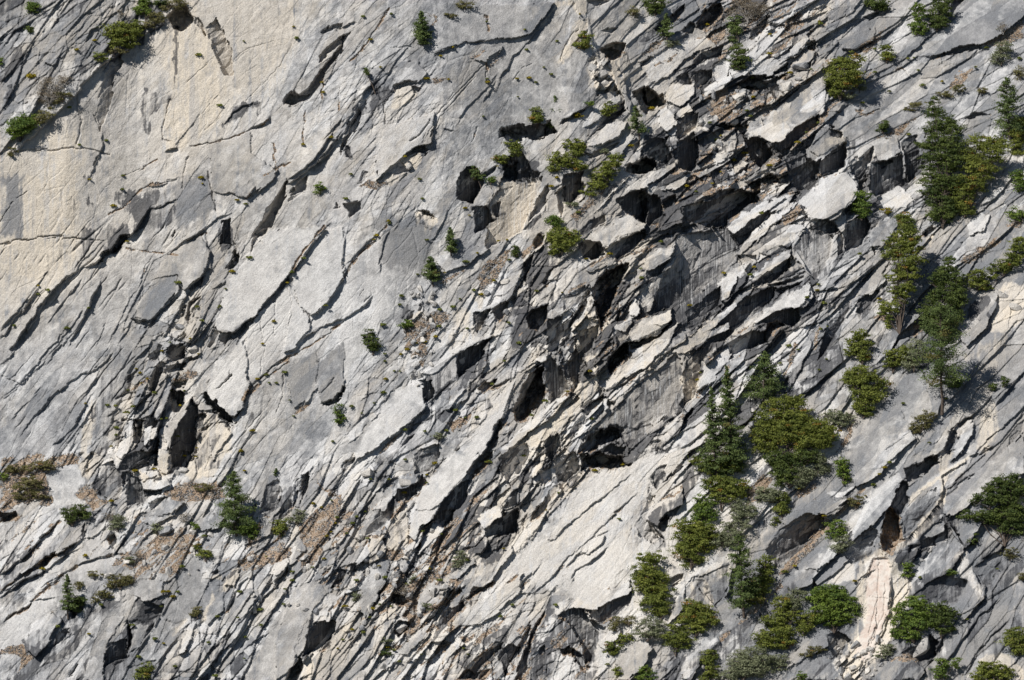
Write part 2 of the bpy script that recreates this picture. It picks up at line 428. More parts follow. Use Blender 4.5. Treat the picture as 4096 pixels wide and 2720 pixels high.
K C 1.2|80,1210 150,1250 140,1270 90,1250
F C 1.0|200,1190 270,1240 260,1300 220,1270
P C s .95 10|130,650 200,620 320,600 300,730 200,740
P C s .95 14|740,130 830,100 780,210 700,260 720,200
P C s .9 14|160,760 330,740 420,780 280,830
P C s .95 14|1870,520 2050,440 2000,520 1860,600
P C s .95 12|2090,300 2361,130 2361,260 2180,330
P C s .95 12|100,260 320,220 280,280 120,330
P C s .9 12|1220,330 1400,200 1330,320 1260,370
P C s .95 10|680,520 760,500 740,550 680,560
P C s .95 8|840,960 960,790 1060,720 900,910
P C s .9 8|560,790 680,690 620,790
P C s .9 10|130,1330 300,1280 240,1330 160,1370
P C s .9 10|920,560 990,610 960,620
P C s .9 8|1340,960 1640,800 1500,930
K C 1.2|1930,830 2020,770 2090,780 2140,800 2060,810
K C 1.2|1660,900 1700,930 1680,970
G C 5 8 1|1470,490 1530,470 1600,540
G C 5 8 1|1200,760 1280,790 1370,760
P D r .12 30|0,150 560,60 700,200 1000,190 900,560 700,900 300,1400 0,1390
E D 14 60 40 9|-10,960 70,900 100,830 180,740 260,610 330,490 410,400 460,340 620,260 720,200 800,180
K D 1.2|60,860 110,790 190,700 200,740 130,810 80,880
K D 1.2|720,205 800,150 840,60 900,50 870,110 800,190
E D 7 50 30 8|0,710 60,640 160,560 260,400 340,300
E D 8 40 30 7|-10,1010 150,1090 250,950 340,840 400,780 480,640
E D 9 50 30 8|310,970 400,840 500,740 590,600 640,480 700,370
E D 4 50 30 6|-10,1210 130,1100 250,980 340,930
E D 5 50 30 6|130,1450 230,1320 330,1200 430,1110
E D 8 60 30 8|240,1320 400,1130 560,1020 700,960 780,870
K D 1.2|715,960 760,890 785,865 770,910
E D 10 60 40 8|360,1530 450,1440 540,1330 600,1210 660,1110
E D 6 40 30 6|50,680 170,570 250,430
E D 4 40 30 6|0,1170 140,1080 230,960
E D 4 40 30 6|200,1060 330,900 440,770
E D 4 40 30 6|60,1340 200,1200 300,1080
E D 6 40 30 7|500,340 560,240 620,180 760,60
G D 4 7|0,135 120,95 330,70 560,80
G D 4 6 1|1310,190 1250,200 870,150
P D c .85 40|-10,60 550,80 470,300 340,370 150,260 0,200
P D d .75 14|560,0 640,0 620,150 520,300 560,160
P D d .7 14|740,0 900,0 860,110 700,130 760,90
S D - -42 5|985,640 1080,500 1225,335 1240,470 1080,610
S D - -42 13|1030,430 1180,190 1420,50 1460,280 1395,350 1280,430 1235,400 1225,325
F D 1.1 -60|1280,430 1400,345 1395,380 1310,470 1290,480
P D r .1 20|1030,430 1180,190 1420,50 1460,280 1395,350 1280,430 1000,620 910,620
S D - -42 6|1460,410 1540,355 1560,370 1530,400 1480,430
F D 1.1 -60|1480,430 1560,370 1555,400 1500,430
K D 1.3|1560,290 1610,220 1625,140 1650,200 1650,260 1600,290
K D 1.2|1525,110 1540,30 1600,0 1560,90 1540,120
G D 7 16|1575,0 1580,60 1640,150 1640,250
K D 1.2|1180,60 1215,10 1225,40 1195,80
K D 1.2|1720,190 1740,100 1760,60 1890,-10 1850,40 1770,110
P D d .8 14|1490,0 1640,0 1600,180 1520,180
S D - -42 18|1485,720 1560,400 1700,230 1860,30 2180,-10 2260,20 2010,330 1770,600 1600,740 1520,730
P D r .08 14|1485,720 1560,400 1700,230 1860,30 2180,-10 2260,20 2010,330 1770,600 1600,740 1520,730
P D l .8 14|1485,720 1560,400 1700,230 1860,30 2180,-10 2260,20 2010,330 1770,600 1600,740 1520,730
K D 1.35|1770,600 1860,510 1940,410 2005,335 2010,365 1950,450 1880,530 1780,608
K D 1.3|1590,740 1690,660 1780,600 1790,620 1720,680 1640,760 1600,790
G D 5 10 1|2010,330 2060,230 2190,60 2240,0
K D 1.2|1550,820 1590,740 1600,780 1570,840
F D 1.1|1505,750 1600,730 1600,760 1560,820 1530,790
F D 1.1|1430,830 1490,690 1510,740 1490,790 1450,830
S D - -42 16|2020,330 2260,20 2375,-10 2375,370 2250,530 2150,620 2080,560 2040,480
P D r .1 14|2020,330 2260,20 2375,-10 2375,370 2250,530 2150,620 2080,560 2040,480
P D l .8 14|2020,330 2260,20 2375,-10 2375,370 2250,530 2150,620 2080,560 2040,480
G D 5 10|2085,560 2145,610 2150,680
E D 7 40 30 6|2145,680 2200,590 2270,510 2375,390
E D 13 60 30 9|1970,880 2040,850 2110,760 2180,720 2230,690 2330,650 2375,620
K D 1.2|1985,880 2050,840 2115,750 2070,830 2010,885
S D - -42 10|1970,870 2000,640 2020,560 1990,400 2030,500 2150,640 2130,720 2040,840
P D l .9 14|1700,600 2000,400 2100,620 2100,740 1960,860 1720,1060 1680,1200 1600,1310 1440,1180 1500,950 1660,800
P D r .1 14|1700,650 2000,400 2100,620 2100,740 1960,860 1720,1060 1700,850
G D 3 5|1800,660 1830,850 1800,1000
G D 3 5|1895,450 1900,760
G D 3 5|2000,680 2030,600 1990,420
E D 6 40 30 6|1730,1090 1850,990 1960,910 2060,870
G D 5 8 1|1680,1200 1730,1110 1850,1000 1960,930 2050,875
G D 4 7 1|1700,1170 1850,1040 2000,930
G D 4 7 1|2060,860 2200,790 2375,650
S D - -42 20|1400,1140 1490,960 1680,780 1700,850 1700,1040 1730,1080 1670,1270 1610,1310 1500,1250 1440,1180
P D r .12 8|1400,1140 1490,960 1680,780 1700,850 1700,1040 1730,1080 1670,1270 1610,1310 1500,1250 1440,1180
F D .9 -70|1400,1140 1440,1185 1510,1260 1570,1290 1610,1310 1620,1360 1560,1350 1500,1290 1420,1220
F D .6 -50|1580,1060 1600,960 1600,1030 1540,1090
K D 1.3|1380,1270 1500,1280 1560,1350 1660,1275 1640,1350 1600,1420 1540,1350 1480,1290
P D c .95 10|1330,1300 1400,1270 1500,1320 1600,1400 1610,1568 1350,1568
P D l 1 10|1450,1400 1560,1350 1610,1430 1590,1568 1450,1568
K D 1.2|1325,1330 1400,1290 1420,1340 1370,1440 1340,1400
F D 1.2 -20|1170,1500 1230,1400 1280,1300 1340,1180 1370,1250 1330,1320 1330,1440 1360,1500 1360,1580 1140,1580
P D d .9 8|1230,1480 1340,1180 1370,1250 1320,1430 1360,1580 1160,1580
S D - -42 12|1090,1410 1200,1310 1340,1170 1280,1290 1180,1470 1150,1568 1090,1480
F D .9|1020,900 1060,800 1120,730 1100,850 1080,920 1040,925
S D - -42 6|1030,890 1060,790 1130,720 1110,820
F D .9|1335,630 1330,580 1400,480 1380,560 1350,610
K D 1.2|1280,620 1300,520 1390,480 1330,560 1310,680
K D 1.2|1240,640 1260,540 1290,540 1270,630
K D 1.2|1180,790 1200,720 1210,790
K D 1.2|1210,790 1280,720 1290,750 1250,800
K D 1.2|1330,770 1340,720 1370,690 1360,740
F D .7|1155,820 1280,810 1290,880 1200,930 1150,880
P D d .6 8|1155,820 1280,810 1290,880 1200,930 1150,880
K D 1.2|1290,930 1370,880 1370,900 1310,940
K D 1.2 -70|1120,980 1240,960 1320,930 1250,980 1140,1010
K D 1.2|1080,1010 1160,990 1140,1050 1060,1080
F D 1.0|1030,1060 1090,940 1110,960 1100,1100 1060,1150 1035,1130
K D 1.2|1165,1210 1190,1120 1270,1160 1280,1220 1240,1290 1190,1280
K D 1.2|1180,1080 1290,1060 1280,1110 1200,1110
P D s .95 10|1180,1060 1300,1000 1390,1010 1330,1050 1200,1075
P D s .95 5|880,1130 950,1090 1030,1040 1020,1065 940,1110
G D 3 6 1|1180,185 1290,100 1430,40
G D 3 6 1|985,330 1000,270 1045,220
K D 1.2|810,1350 890,1320 940,1340 860,1360
K D 1.2|930,1340 1000,1330 990,1430 960,1500 930,1500
K D 1.2|1000,1390 1090,1330 1080,1390 1010,1410
P D r .95 14|790,1340 1100,1300 1090,1568 790,1568
P D d .6 14|790,1340 1100,1300 1090,1568 790,1568
K D 1.2|1050,1580 1080,1480 1110,1500 1090,1580
K D 1.2|800,1580 850,1470 840,1580
P D c .7 14|580,1440 640,1180 660,1200 640,1400 600,1568 560,1568
P D d .35 14|660,1120 800,900 900,880 880,1100 780,1290 760,1568 620,1568 650,1200
P D r .12 14|660,1120 800,700 960,760 880,1100 780,1290 720,1500 620,1568 650,1200
P D d .45 20|780,780 900,800 900,900 800,920
G D 6 12|800,1180 880,1140 940,1150
G D 4 8|890,1180 1050,1160
G D 4 8|900,1230 980,1150
E D 7 30 30 6|740,1320 800,1270 830,1200
S D - -42 8|2190,1110 2200,930 2375,790 2375,1090 2300,1200 2230,1215
P D l .35 8|2190,1110 2200,930 2375,790 2375,1090 2300,1200 2230,1215
K D 1.2|2220,1215 2310,1185 2375,1100 2375,1160 2330,1220 2240,1240
S D - -42 7|1980,1000 2100,900 2190,850 2200,920 2190,1110 2120,1200 2040,1260 2000,1180
P D l .5 8|1980,1000 2100,900 2190,850 2200,920 2190,1110 2120,1200 2040,1260 2000,1180
E D 5 40 30 6|2040,1265 2090,1240 2130,1190
G D 4 8|2220,1150 2310,1050
P D r .2 20|1740,1300 1960,1050 2000,1250 2200,1300 2200,1568 1750,1568
P D s .9 8|2030,1300 2120,1220 2160,1230 2080,1290
G D 4 7|1900,1280 1950,1160 1960,1000
P E r .12 14|-10,600 0,400 240,60 270,300 230,460 20,640
P E r .1 14|290,60 560,0 620,50 560,280 460,450 300,680 230,640 250,320
P E d .12 14|290,60 560,0 560,280 460,450 300,680 230,640 250,320
P E r .12 14|-10,1060 -10,650 200,640 230,700 130,900
G E 4 8 1|-10,400 60,270 200,120 310,-10
G E 3 6|130,480 160,440
K E 1.1|150,520 200,470 210,480 160,530
E E 14 60 30 7|-10,650 60,600 150,550 220,470
E E 8 40 25 5|260,340 285,120 330,20
K E 1.2|-10,1180 0,1090 20,1100 10,1190
S E - -42 10|420,640 440,560 520,530 560,510 560,570 500,640
F E .9|440,650 450,590 500,560 495,630
K E 1.2|520,570 550,530 565,545 530,590
P E d .6 12|400,640 440,550 500,540 500,650
P E c .8 8|460,630 540,570 580,590 500,640
S E - -42 14|640,200 800,230 900,150 1060,110 860,270 720,320
P E s .95 8|640,410 740,350 830,300 900,290 720,390
P E s .8 18|420,700 560,620 700,560 760,620 640,760 560,1000 440,900
P E s .85 14|1010,240 1140,160 1200,140 1060,360 960,450 940,400
P E c .8 14|900,470 1020,430 1010,500 960,560
F E 1.1 -20|915,720 920,590 1030,560 1020,600 960,700 935,745
P E c 1 6|930,600 1020,565 1000,620 950,720 925,720
P E d .4 6|915,590 1030,560 1020,640 940,740
S E - -42 14|920,590 960,560 1090,520 1140,480 1130,510 1030,570
K E 1.2|1030,600 1050,560 1130,500 1150,520 1110,640 1080,660 1060,610
K E 1.2|1155,510 1200,480 1210,500 1180,540
P E c .75 20|740,820 800,600 900,590 910,740 760,830
P E l .7 14|740,820 800,600 900,590 910,740 760,830
S E - -42 12|560,1010 640,930 900,770 1040,740 1030,770 800,880
F E 1.1|795,890 980,780 1030,780 960,880 870,980 820,1040 790,1000
P E d .8 8|795,890 980,780 1030,780 960,880 870,980 780,1045
F E .6|960,1050 1080,780 1160,860 1100,960 1000,1050
P E d .5 10|1170,700 1280,620 1240,800 1180,830
K E 1.1|1270,640 1320,560 1420,530 1420,640 1380,740 1300,720
P E d 1 10|1200,580 1420,520 1430,700 1400,860 1320,840 1180,840
F E 1.0|1420,640 1560,590 1620,600 1590,720 1510,800 1500,860 1430,860
P E d .7 8|1420,640 1560,590 1620,600 1590,720 1510,800 1500,860 1430,860
S E - -42 16|1420,640 1440,600 1560,570 1700,410 1720,390 1640,560 1560,610
P E c .6 8|1440,700 1480,660 1500,740 1470,740
K E 1.2|1580,710 1600,600 1690,460 1720,410 1740,480 1690,600 1660,630 1600,700
K E 1.2|1740,500 1760,380 1830,300 1940,250 1960,300 1890,470 1850,600 1790,740 1770,640
P E d 1 12|1720,410 1760,340 1960,230 2000,300 1860,600 1780,740 1700,600
S E - 0 14|1690,590 1700,500 1740,470 1750,560 1760,620 1690,640
P E c .9 8|1680,600 1720,470 1760,600 1770,740 1740,860 1680,900
F E .7 -20|1640,700 1680,640 1770,640 1770,740 1740,850 1650,900 1620,760
P E c .8 6|1620,680 1770,620 1770,760 1730,860 1640,900
F E 1.2 -20|1510,900 1550,870 1620,760 1640,900 1650,1060 1600,1160 1560,1060 1520,960
P E d .7 8|1510,900 1620,760 1640,900 1650,1060 1600,1160 1540,1030
P E c .7 6|1640,900 1680,870 1650,1040 1600,1150 1600,1050
K E 1.2|1500,860 1590,700 1600,760 1540,880 1500,940
F E .5 -30|1410,960 1440,900 1560,1040 1580,1110 1490,1220 1430,1200
P E m 1 6|1410,960 1440,900 1560,1040 1580,1110 1490,1220 1430,1200
K E 1.2|1190,1250 1260,1080 1340,970 1390,950 1400,1130 1410,1220 1320,1290 1240,1350 1200,1320
P E d .9 8|1170,1280 1260,1080 1340,960 1400,950 1420,1220 1320,1300 1210,1360
S E - -42 12|1170,1280 1200,1120 1310,970 1340,960 1260,1100 1220,1230
P E c .95 10|1610,1150 1650,1030 1680,870 1760,850 1780,950 1720,1080 1780,1110 1700,1220 1660,1230
P E l .9 10|1610,1150 1650,1030 1680,870 1760,850 1780,950 1720,1080 1780,1110 1700,1220
S E - -42 20|1980,790 2060,690 2290,560 2280,640 2220,700 2060,780
P E r .1 6|1980,790 2060,690 2290,560 2280,640 2220,700 2060,780
P E c .5 6|1980,790 2060,690 2290,560 2280,640 2220,700 2060,780
K E 1.25 -65|1975,800 2060,785 2220,705 2290,630 2270,690 2200,760 2100,820 1990,840
K E 1.2|1840,900 1900,850 1960,800 1985,840 1980,880 1920,960 1860,1030 1840,980
P E d .9 8|1840,890 1980,800 1985,880 1850,1040
S E - -42 10|1880,700 1900,650 2030,640 1980,750 1900,860 1870,780
F E .8|1880,700 2030,640 1980,760 1900,850
P E d .7 8|1780,780 1880,690 2030,640 1980,760 1880,860 1800,880
S E - 0 10|1990,560 2020,490 2060,540 2070,600 2020,630 1995,610
K E 1.2|2010,640 2060,590 2070,520 2085,570 2060,640
S E - 0 10|2070,640 2100,520 2150,470 2160,490 2130,570 2110,640
K E 1.2|2110,580 2160,480 2180,520 2150,570 2130,600
K E 1.2|1890,660 1900,560 1920,520 1930,600 1910,660
P E d .85 30|1930,300 2100,190 2361,30 2361,500 2180,560 2000,620 1850,740 1860,560
F E .55|2060,440 2100,350 2260,300 2361,200 2361,500 2200,600 2080,640
S E - -42 14|2090,250 2110,200 2290,130 2300,170 2190,260 2110,300
P E l .9 20|1640,110 1850,-10 2100,-10 2080,20 1920,80 1850,140 1740,100
P E r .1 8|1640,110 1850,-10 2100,-10 2080,20 1920,80 1850,140 1740,100
S E - -42 22|1635,110 1850,-20 2110,-20 2090,20 1920,80 1840,140 1810,130 1740,100
F E 1.1 -60|1640,112 1700,95 1780,110 1815,130 1810,205 1720,220 1660,180
F E 1.1 -60|1815,130 1850,140 1920,85 2000,60 2020,120 1920,140 1830,200
P E d .8 6|1640,112 1810,130 1920,85 2020,60 2020,130 1900,150 1810,205 1700,215
P E l .9 8|1590,250 1720,210 1700,290 1640,290
S E - -42 12|1700,290 1900,170 2120,50 2361,-10 2361,20 2100,100 1930,200 1720,310
K E 1.2|1880,230 1960,200 2080,120 2130,90 2050,160 1960,230 1900,260
P E s .9 8|1550,460 1640,400 1730,380 1660,410 1580,460
P E s .9 8|1720,270 1830,200 1850,200 1740,280
P E s .9 8|2010,190 2120,130 2180,130 2040,200
P E d .6 20|1260,180 1400,60 1430,200 1400,400 1230,420 1240,260
K E 1.2|1310,120 1360,40 1400,60 1400,110 1330,160
K E 1.2|1390,400 1430,300 1480,260 1450,340 1420,420
K E 1.1|1240,330 1280,220 1340,160 1300,300 1260,400
S E - -42 12|1200,1010 1260,950 1400,880 1420,890 1330,960 1230,1020
S E - -42 10|1760,1120 2100,880 2375,720 2375,800 2100,940 1840,1110
P E l .9 14|1780,1110 2100,880 2375,740 2375,790 2050,960 1840,1120
K E 1.25|1840,1180 1900,1110 2050,990 2110,960 2200,880 2240,870 2160,950 2060,1020 1930,1110 1870,1160
K E 1.2|1860,1080 1960,960 2060,900 2060,930 1960,1020
S E - -42 18|1900,1180 2140,990 2280,870 2375,800 2375,1260 2250,1340 2050,1400 1930,1380 1800,1400 1720,1380
P E d .45 30|1900,1180 2140,990 2280,870 2430,860 2560,1000 2470,1250 2250,1340 2050,1400 1930,1380 1800,1400 1720,1380
P E r .12 20|1900,1180 2140,990 2280,870 2430,860 2560,1000 2470,1250 2250,1340 2050,1400 1930,1380 1800,1400 1720,1380
P E m .6 40|1900,1280 2140,1050 2280,930 2440,980 2420,1240 2250,1340 2050,1400
K E 1.15 -75|1670,1530 1700,1470 1780,1420 1880,1385 1940,1390 1960,1420 1900,1480 1830,1510 1760,1560 1700,1580
F E .9 -50|1630,1560 1680,1480 1760,1400 1900,1370 1940,1385 1860,1420 1740,1470 1670,1560
P E d .9 8|1640,1580 1680,1470 1780,1400 1940,1370 2100,1400 2020,1500 1960,1580
G E 6 12|1940,1440 2050,1400 2100,1370
S E - 0 8|1950,1480 1980,1460 1980,1580 1960,1580
P E d .8 14|1980,1400 2361,1280 2361,1568 1980,1568
K E 1.2|1660,1280 1760,1180 1820,1150 1840,1200 1760,1260 1700,1330
K E 1.1|1830,1200 1880,1190 1890,1240 1840,1290
P E c .85 20|1280,1480 1420,1330 1560,1220 1700,1190 1660,1320 1560,1400 1380,1500
F E 1.0|1590,1420 1620,1340 1700,1270 1680,1340 1640,1420
F E 1.0|1410,1500 1500,1440 1500,1568 1400,1568
P E c .9 10|1480,1568 1520,1430 1600,1440 1570,1568
S E - -42 16|850,1568 960,1400 1100,1250 1170,1090 1210,1050 1160,1200 1130,1300 1030,1450 970,1568
P E l .95 8|850,1568 960,1400 1100,1250 1170,1090 1210,1050 1160,1200 1130,1300 1030,1450 970,1568
P E r .12 8|850,1568 960,1400 1100,1250 1170,1090 1210,1050 1160,1200 1130,1300 1030,1450 970,1568
K E 1.2|970,1568 1040,1450 1110,1340 1120,1380 1060,1470 1000,1568
S E - -42 10|340,1140 560,1050 590,1100 570,1250 400,1420 250,1500 180,1568 -10,1568 250,1300
P E r .15 10|340,1140 560,1050 590,1100 570,1250 400,1420 250,1500 180,1568 -10,1568 250,1300
P E d .6 10|590,1050 780,900 790,1040 650,1200 580,1230
P E r .15 14|600,1000 790,890 790,1030 640,1190 590,1100
S E - -42 10|960,1050 1090,900 1150,860 1100,980 1000,1060
S E - -42 10|710,1270 800,1120 900,1060 860,1180 760,1270
P E l .75 18|1100,1480 1300,1320 1500,1210 1560,1200 1440,1320 1200,1450 1120,1560
K E 1.2|940,1110 1000,1060 1080,1060 1040,1110 980,1150
K E 1.2|560,1350 620,1300 650,1290 620,1340
K E 1.2|1000,1130 1110,1070 1180,1050 1140,1100 1050,1130
K E 1.2|400,1530 460,1450 520,1430 470,1500
P F d .45 30|60,850 60,850 300,800 280,1100 100,1400 0,1500 -10,1500
P F d .85 30|-160,40 330,0 480,50 380,220 330,330 270,560 180,640 -60,720 -260,700 -300,400
P F m .9 30|-60,40 330,0 480,50 380,220 330,330 270,560 180,640 -30,700 -120,400
P F r .25 30|-200,150 330,0 480,50 380,220 330,330 230,560 -60,680 -240,560
K F 1.2|70,310 100,200 130,180 120,230 90,300
K F 1.1|360,80 380,60 480,0 530,-20 500,60 430,130 400,170 370,120
S F - -42 16|310,10 340,-20 540,-20 480,30 400,70 350,60
S F - -42 24|370,195 500,70 620,-20 850,-10 720,160 600,200 530,180 490,270 450,350 410,270
F F .8|375,200 500,190 520,250 460,350 410,260
P F d .6 20|560,130 740,80 750,150 600,210 540,190
F F .8 -60|540,180 650,130 750,140 700,170 620,200 590,190
P F l .8 12|740,60 850,0 960,60 1080,40 1100,160 1040,270 1000,370 950,400 870,300 770,230
P F r .15 12|740,60 850,0 960,60 1080,40 1100,160 1040,270 1000,370 950,400 870,300 770,230
S F - 0 20|745,60 820,20 870,20 860,280 780,240 770,120
K F 1.2 -80|920,30 1000,60 1080,40 1000,75 940,70
K F 1.1|1010,300 1040,180 1030,280 970,380
F F .8|1100,30 1280,20 1290,110 1130,180 1110,120
P F d .7 12|1090,0 1300,0 1290,110 1130,180
S F - -42 22|460,360 560,240 740,160 755,220 620,330 510,420
F F 1.0|490,400 620,310 750,215 752,280 600,380 500,430
P F d .75 6|490,400 620,310 750,215 752,280 600,380 500,430
S F - -42 22|240,420 380,250 450,330 440,380 300,520 260,480
F F .5|245,420 320,320 400,330 380,440 310,500
P F d .5 10|245,420 320,320 400,330 380,440 310,500
K F 1.2 -70|610,390 700,370 840,330 850,360 760,390 650,400
K F 1.2|560,560 620,470 660,420 760,400 840,370 820,400 740,440 700,470 640,520 590,570
S F - -42 22|450,680 560,560 700,470 880,380 900,480 830,560 760,560 600,590 500,660
P F l .9 8|450,680 560,560 700,470 880,380 900,480 830,560 760,560 600,590
P F r .08 8|450,680 560,560 700,470 880,380 900,480 830,560 760,560 600,590
P F m .7 8|560,600 700,470 880,400 830,560 760,560
F F .7 -70|450,690 600,595 760,560 815,570 810,650 740,690 620,660
P F d .8 5|450,690 600,595 760,560 815,570 810,650 740,690 620,660
K F 1.2 -75|580,660 650,640 740,690 680,700 620,740 590,790 570,760
P F c .9 6|590,790 640,720 740,690 760,720 700,750
K F 1.2 -60|640,800 700,750 760,715 700,775
P F d .75 14|0,640 330,540 600,440 620,560 420,620 300,770 200,790 0,700
F F .9|310,560 420,490 570,430 590,500 500,560 440,640 350,690 290,780 210,800 230,700
P F d .8 8|300,560 570,420 610,500 500,600 440,640 350,690 290,800 200,810 210,700
F F .9|200,880 330,800 460,730 590,710 590,790 480,850 380,900 300,930
P F d .85 8|280,850 460,730 590,710 590,790 480,850 380,900 290,930
F F 1.0|80,930 200,700 240,680 200,880 160,900 130,960
P F d .6 10|60,930 200,700 240,680 200,880 100,960
P F c .6 10|0,960 100,840 130,980 90,1200 0,1240
S F - -42 14|90,1140 160,960 280,870 300,940 200,1080 130,1150
K F 1.2|80,1150 150,1100 130,1180 100,1190
K F 1.2|0,1320 60,1270 80,1250 60,1300 10,1350
F F 1.1|940,920 960,820 1010,660 1080,580 1160,500 1165,570 1110,680 1050,780 980,880 935,935
P F d .8 5|940,920 960,820 1010,660 1080,580 1160,500 1165,570 1110,680 1050,780 980,880 935,935
S F - -42 14|1170,540 1200,480 1300,440 1390,330 1400,370 1340,430 1240,480
F F .9|1200,600 1240,480 1340,430 1360,450 1290,560 1240,620
P F d .6 8|1190,600 1240,480 1340,430 1370,450 1300,620 1250,680
S F - -42 18|715,1170 740,1050 800,900 880,780 900,800 860,900 780,1060
P F r .1 8|715,1170 740,1050 800,900 880,780 900,800 860,900 780,1060
P F s .9 8|690,1060 740,900 760,800 800,760 780,880 730,1020
P F s .95 8|900,870 940,680 960,700 930,860
P F s .95 10|280,960 380,900 340,950 290,990
P F s .9 10|180,900 270,840 240,880 200,910
P F s .95 8|340,750 460,690 400,740
P F s .9 10|1560,720 1720,600 1640,720
P F s .9 14|1920,240 2150,90 2250,100 2100,190 1960,270
P F s .9 10|1800,800 1900,660 1860,780
P F s .95 12|1060,1568 1140,1420 1190,1340 1160,1500
P F s .9 10|1320,640 1420,560 1400,640
S F - -42 16|1100,1580 1130,1420 1300,1220 1480,1060 1640,1000 1800,1180 1760,1300 1560,1420 1350,1580
P F r .12 20|1100,1580 1130,1420 1300,1220 1480,1060 1640,1000 1800,1180 1760,1300 1560,1420 1350,1580
P F l .5 20|1100,1580 1130,1420 1300,1220 1480,1060 1640,1000 1800,1180 1760,1300 1560,1420 1350,1580
K F 1.2|1430,860 1500,740 1600,640 1700,640 1640,760 1500,790
S F - -42 14|1340,940 1440,780 1600,600 1640,620 1500,750 1430,860
S F - -42 26|1900,640 1960,520 2100,460 2190,440 2160,560 2100,700 1960,830 1920,740
P F d .7 16|1960,560 2130,470 2130,660 2060,700 1980,640
P F c .8 8|2130,740 2180,480 2250,380 2361,400 2361,640 2260,720
P F l .8 8|2130,740 2180,480 2250,380 2361,400 2361,640 2260,720
E F 8 30 20 5|2250,700 2270,550 2361,500
P F c .6 20|1960,900 2150,780 2260,720 2220,800 2040,880
P F r .2 30|1960,930 2100,800 2361,640 2361,1568 2000,1568 1900,1300 1880,1100
E F 20 60 40 9|1880,1180 1970,1040 2050,930
E F 20 60 40 8|2150,1230 2220,1150 2361,1000
E F 22 60 40 9|1820,1568 1850,1400 1990,1320 2060,1250 2150,1150
K F 1.2|1890,1370 1960,1320 2030,1330 1990,1340 1930,1400
S F - -42 20|1860,1568 1930,1400 2000,1345 2030,1350 2000,1420 1920,1568
P F l .9 6|1860,1568 1930,1400 2000,1345 2030,1350 2000,1420 1920,1568
P F c .8 12|2080,1280 2150,1200 2190,1400 2100,1568 2040,1540
F F .8|2250,1450 2361,1330 2361,1500 2300,1568 2250,1560
E F 14 40 30 7|2030,1568 2120,1450 2230,1370 2361,1250
K F 1.1|1660,40 1730,-20 1760,20 1720,80
K F 1.1|1900,100 1940,90 1930,120
P F c .7 10|1660,60 1740,60 1720,130 1680,130
P G s .85 20|0,60 300,0 540,0 540,100 380,160 350,330 0,400
P G r .7 20|0,60 300,0 540,0 540,100 380,160 350,330 0,400
P G s 1 8|500,310 600,220 640,240 700,310 760,340 640,390 590,320 520,315
P G s .05 10|310,140 450,90 530,80 590,190 510,290 590,350 540,370 390,370 330,200
P G r .08 10|310,140 450,90 530,80 590,190 510,290 590,350 540,370 390,370 330,200
P G l .75 10|310,140 450,90 530,80 590,190 510,290 590,350 540,370 390,370 330,200
P G c .7 12|540,60 600,0 660,0 640,120 620,200 560,150
F G .7 -10|640,210 700,80 780,60 830,130 840,320 740,310 660,250
P G d .5 10|640,210 700,80 780,60 830,130 840,320 740,310 660,250
S G - -42 20|760,-10 1040,-10 1020,60 900,110 830,120 780,70
P G r .8 12|540,0 1050,0 1000,120 760,90 640,200
K G 1.3|890,125 960,60 1050,-20 1100,-20 1080,90 1000,100 960,120
F G .9 -10|1090,150 1100,-20 1190,-20 1180,80 1140,155
P G c .8 10|1090,150 1100,0 1170,0 1150,150
K G 1.25|1150,150 1180,60 1240,-20 1320,-20 1290,110 1200,140
P G c .95 10|1290,150 1300,0 1490,0 1470,60 1340,190
P G c .9 8|880,130 960,120 1060,180 980,190
P G l .95 8|880,130 980,120 1280,170 1180,250 980,200
K G 1.2|830,180 870,130 880,200 850,215
F G .8 -20|880,150 930,140 980,220 1000,330 900,370 870,290
P G m .8 8|830,140 930,140 1000,330 900,370 850,330
K G 1.2|1000,260 1100,250 1100,280 1020,310 990,320
S G - -42 12|980,200 1180,170 1180,220 1100,250 1000,260
P G s .9 12|1130,280 1300,190 1500,210 1560,310 1400,330 1200,330
K G 1.2|1020,350 1090,310 1180,300 1110,350 1050,400
S G - -42 20|1000,470 1020,410 1180,310 1270,340 1200,430 1050,510
P G r .15 8|1000,470 1020,410 1180,310 1270,340 1200,430 1050,510
P G s 0 8|1000,470 1020,410 1180,310 1270,340 1200,430 1050,510
S G - -42 16|1360,470 1480,420 1560,450 1500,520 1390,540
P G s 0 8|1360,470 1480,420 1560,450 1500,520 1390,540
P G r .15 8|1360,470 1480,420 1560,450 1500,520 1390,540
K G 1.2|1095,580 1140,530 1200,515 1200,535 1130,570
S G - -42 12|1090,570 1110,500 1180,490 1200,520 1130,560
P G s .75 40|880,700 1000,560 1250,480 1480,540 1380,700 1200,860 900,860 820,760
P G r .55 40|880,700 1000,560 1250,480 1480,540 1380,700 1200,860 900,860 820,760
K G 1.2 -75|-10,405 40,410 120,400 130,440 60,490 10,480
P G l .75 14|-10,480 60,490 230,500 260,600 100,780 -10,820
P G d .3 14|-10,480 60,490 230,500 260,600 100,780 -10,820
P G m .6 14|-10,480 60,490 130,500 130,700 -10,780
E G 24 50 40 8|0,840 60,800 190,690 300,560 400,460
E G 24 50 40 8|0,960 100,880 250,760 380,690 480,640 600,580 700,560
K G 1.2|240,790 290,740 380,670 380,710 330,770 270,800
E G 20 40 30 7|0,1000 150,890 330,800 450,700 550,650
E G 12 40 30 6|30,960 120,900 250,830
G G 6 10 1|200,700 310,560 400,470
G G 6 10 1|20,940 160,850 300,740 480,650
G G 6 10 1|290,930 400,860 520,780 700,720 850,700
G G 6 10 1|50,1150 150,1090 300,960 400,880
E G 12 50 30 7|290,940 400,860 520,780 640,730 840,705
E G 8 50 30 6|0,1190 100,1110 200,1030 390,990
K G 1.2|560,600 580,500 600,480 600,590
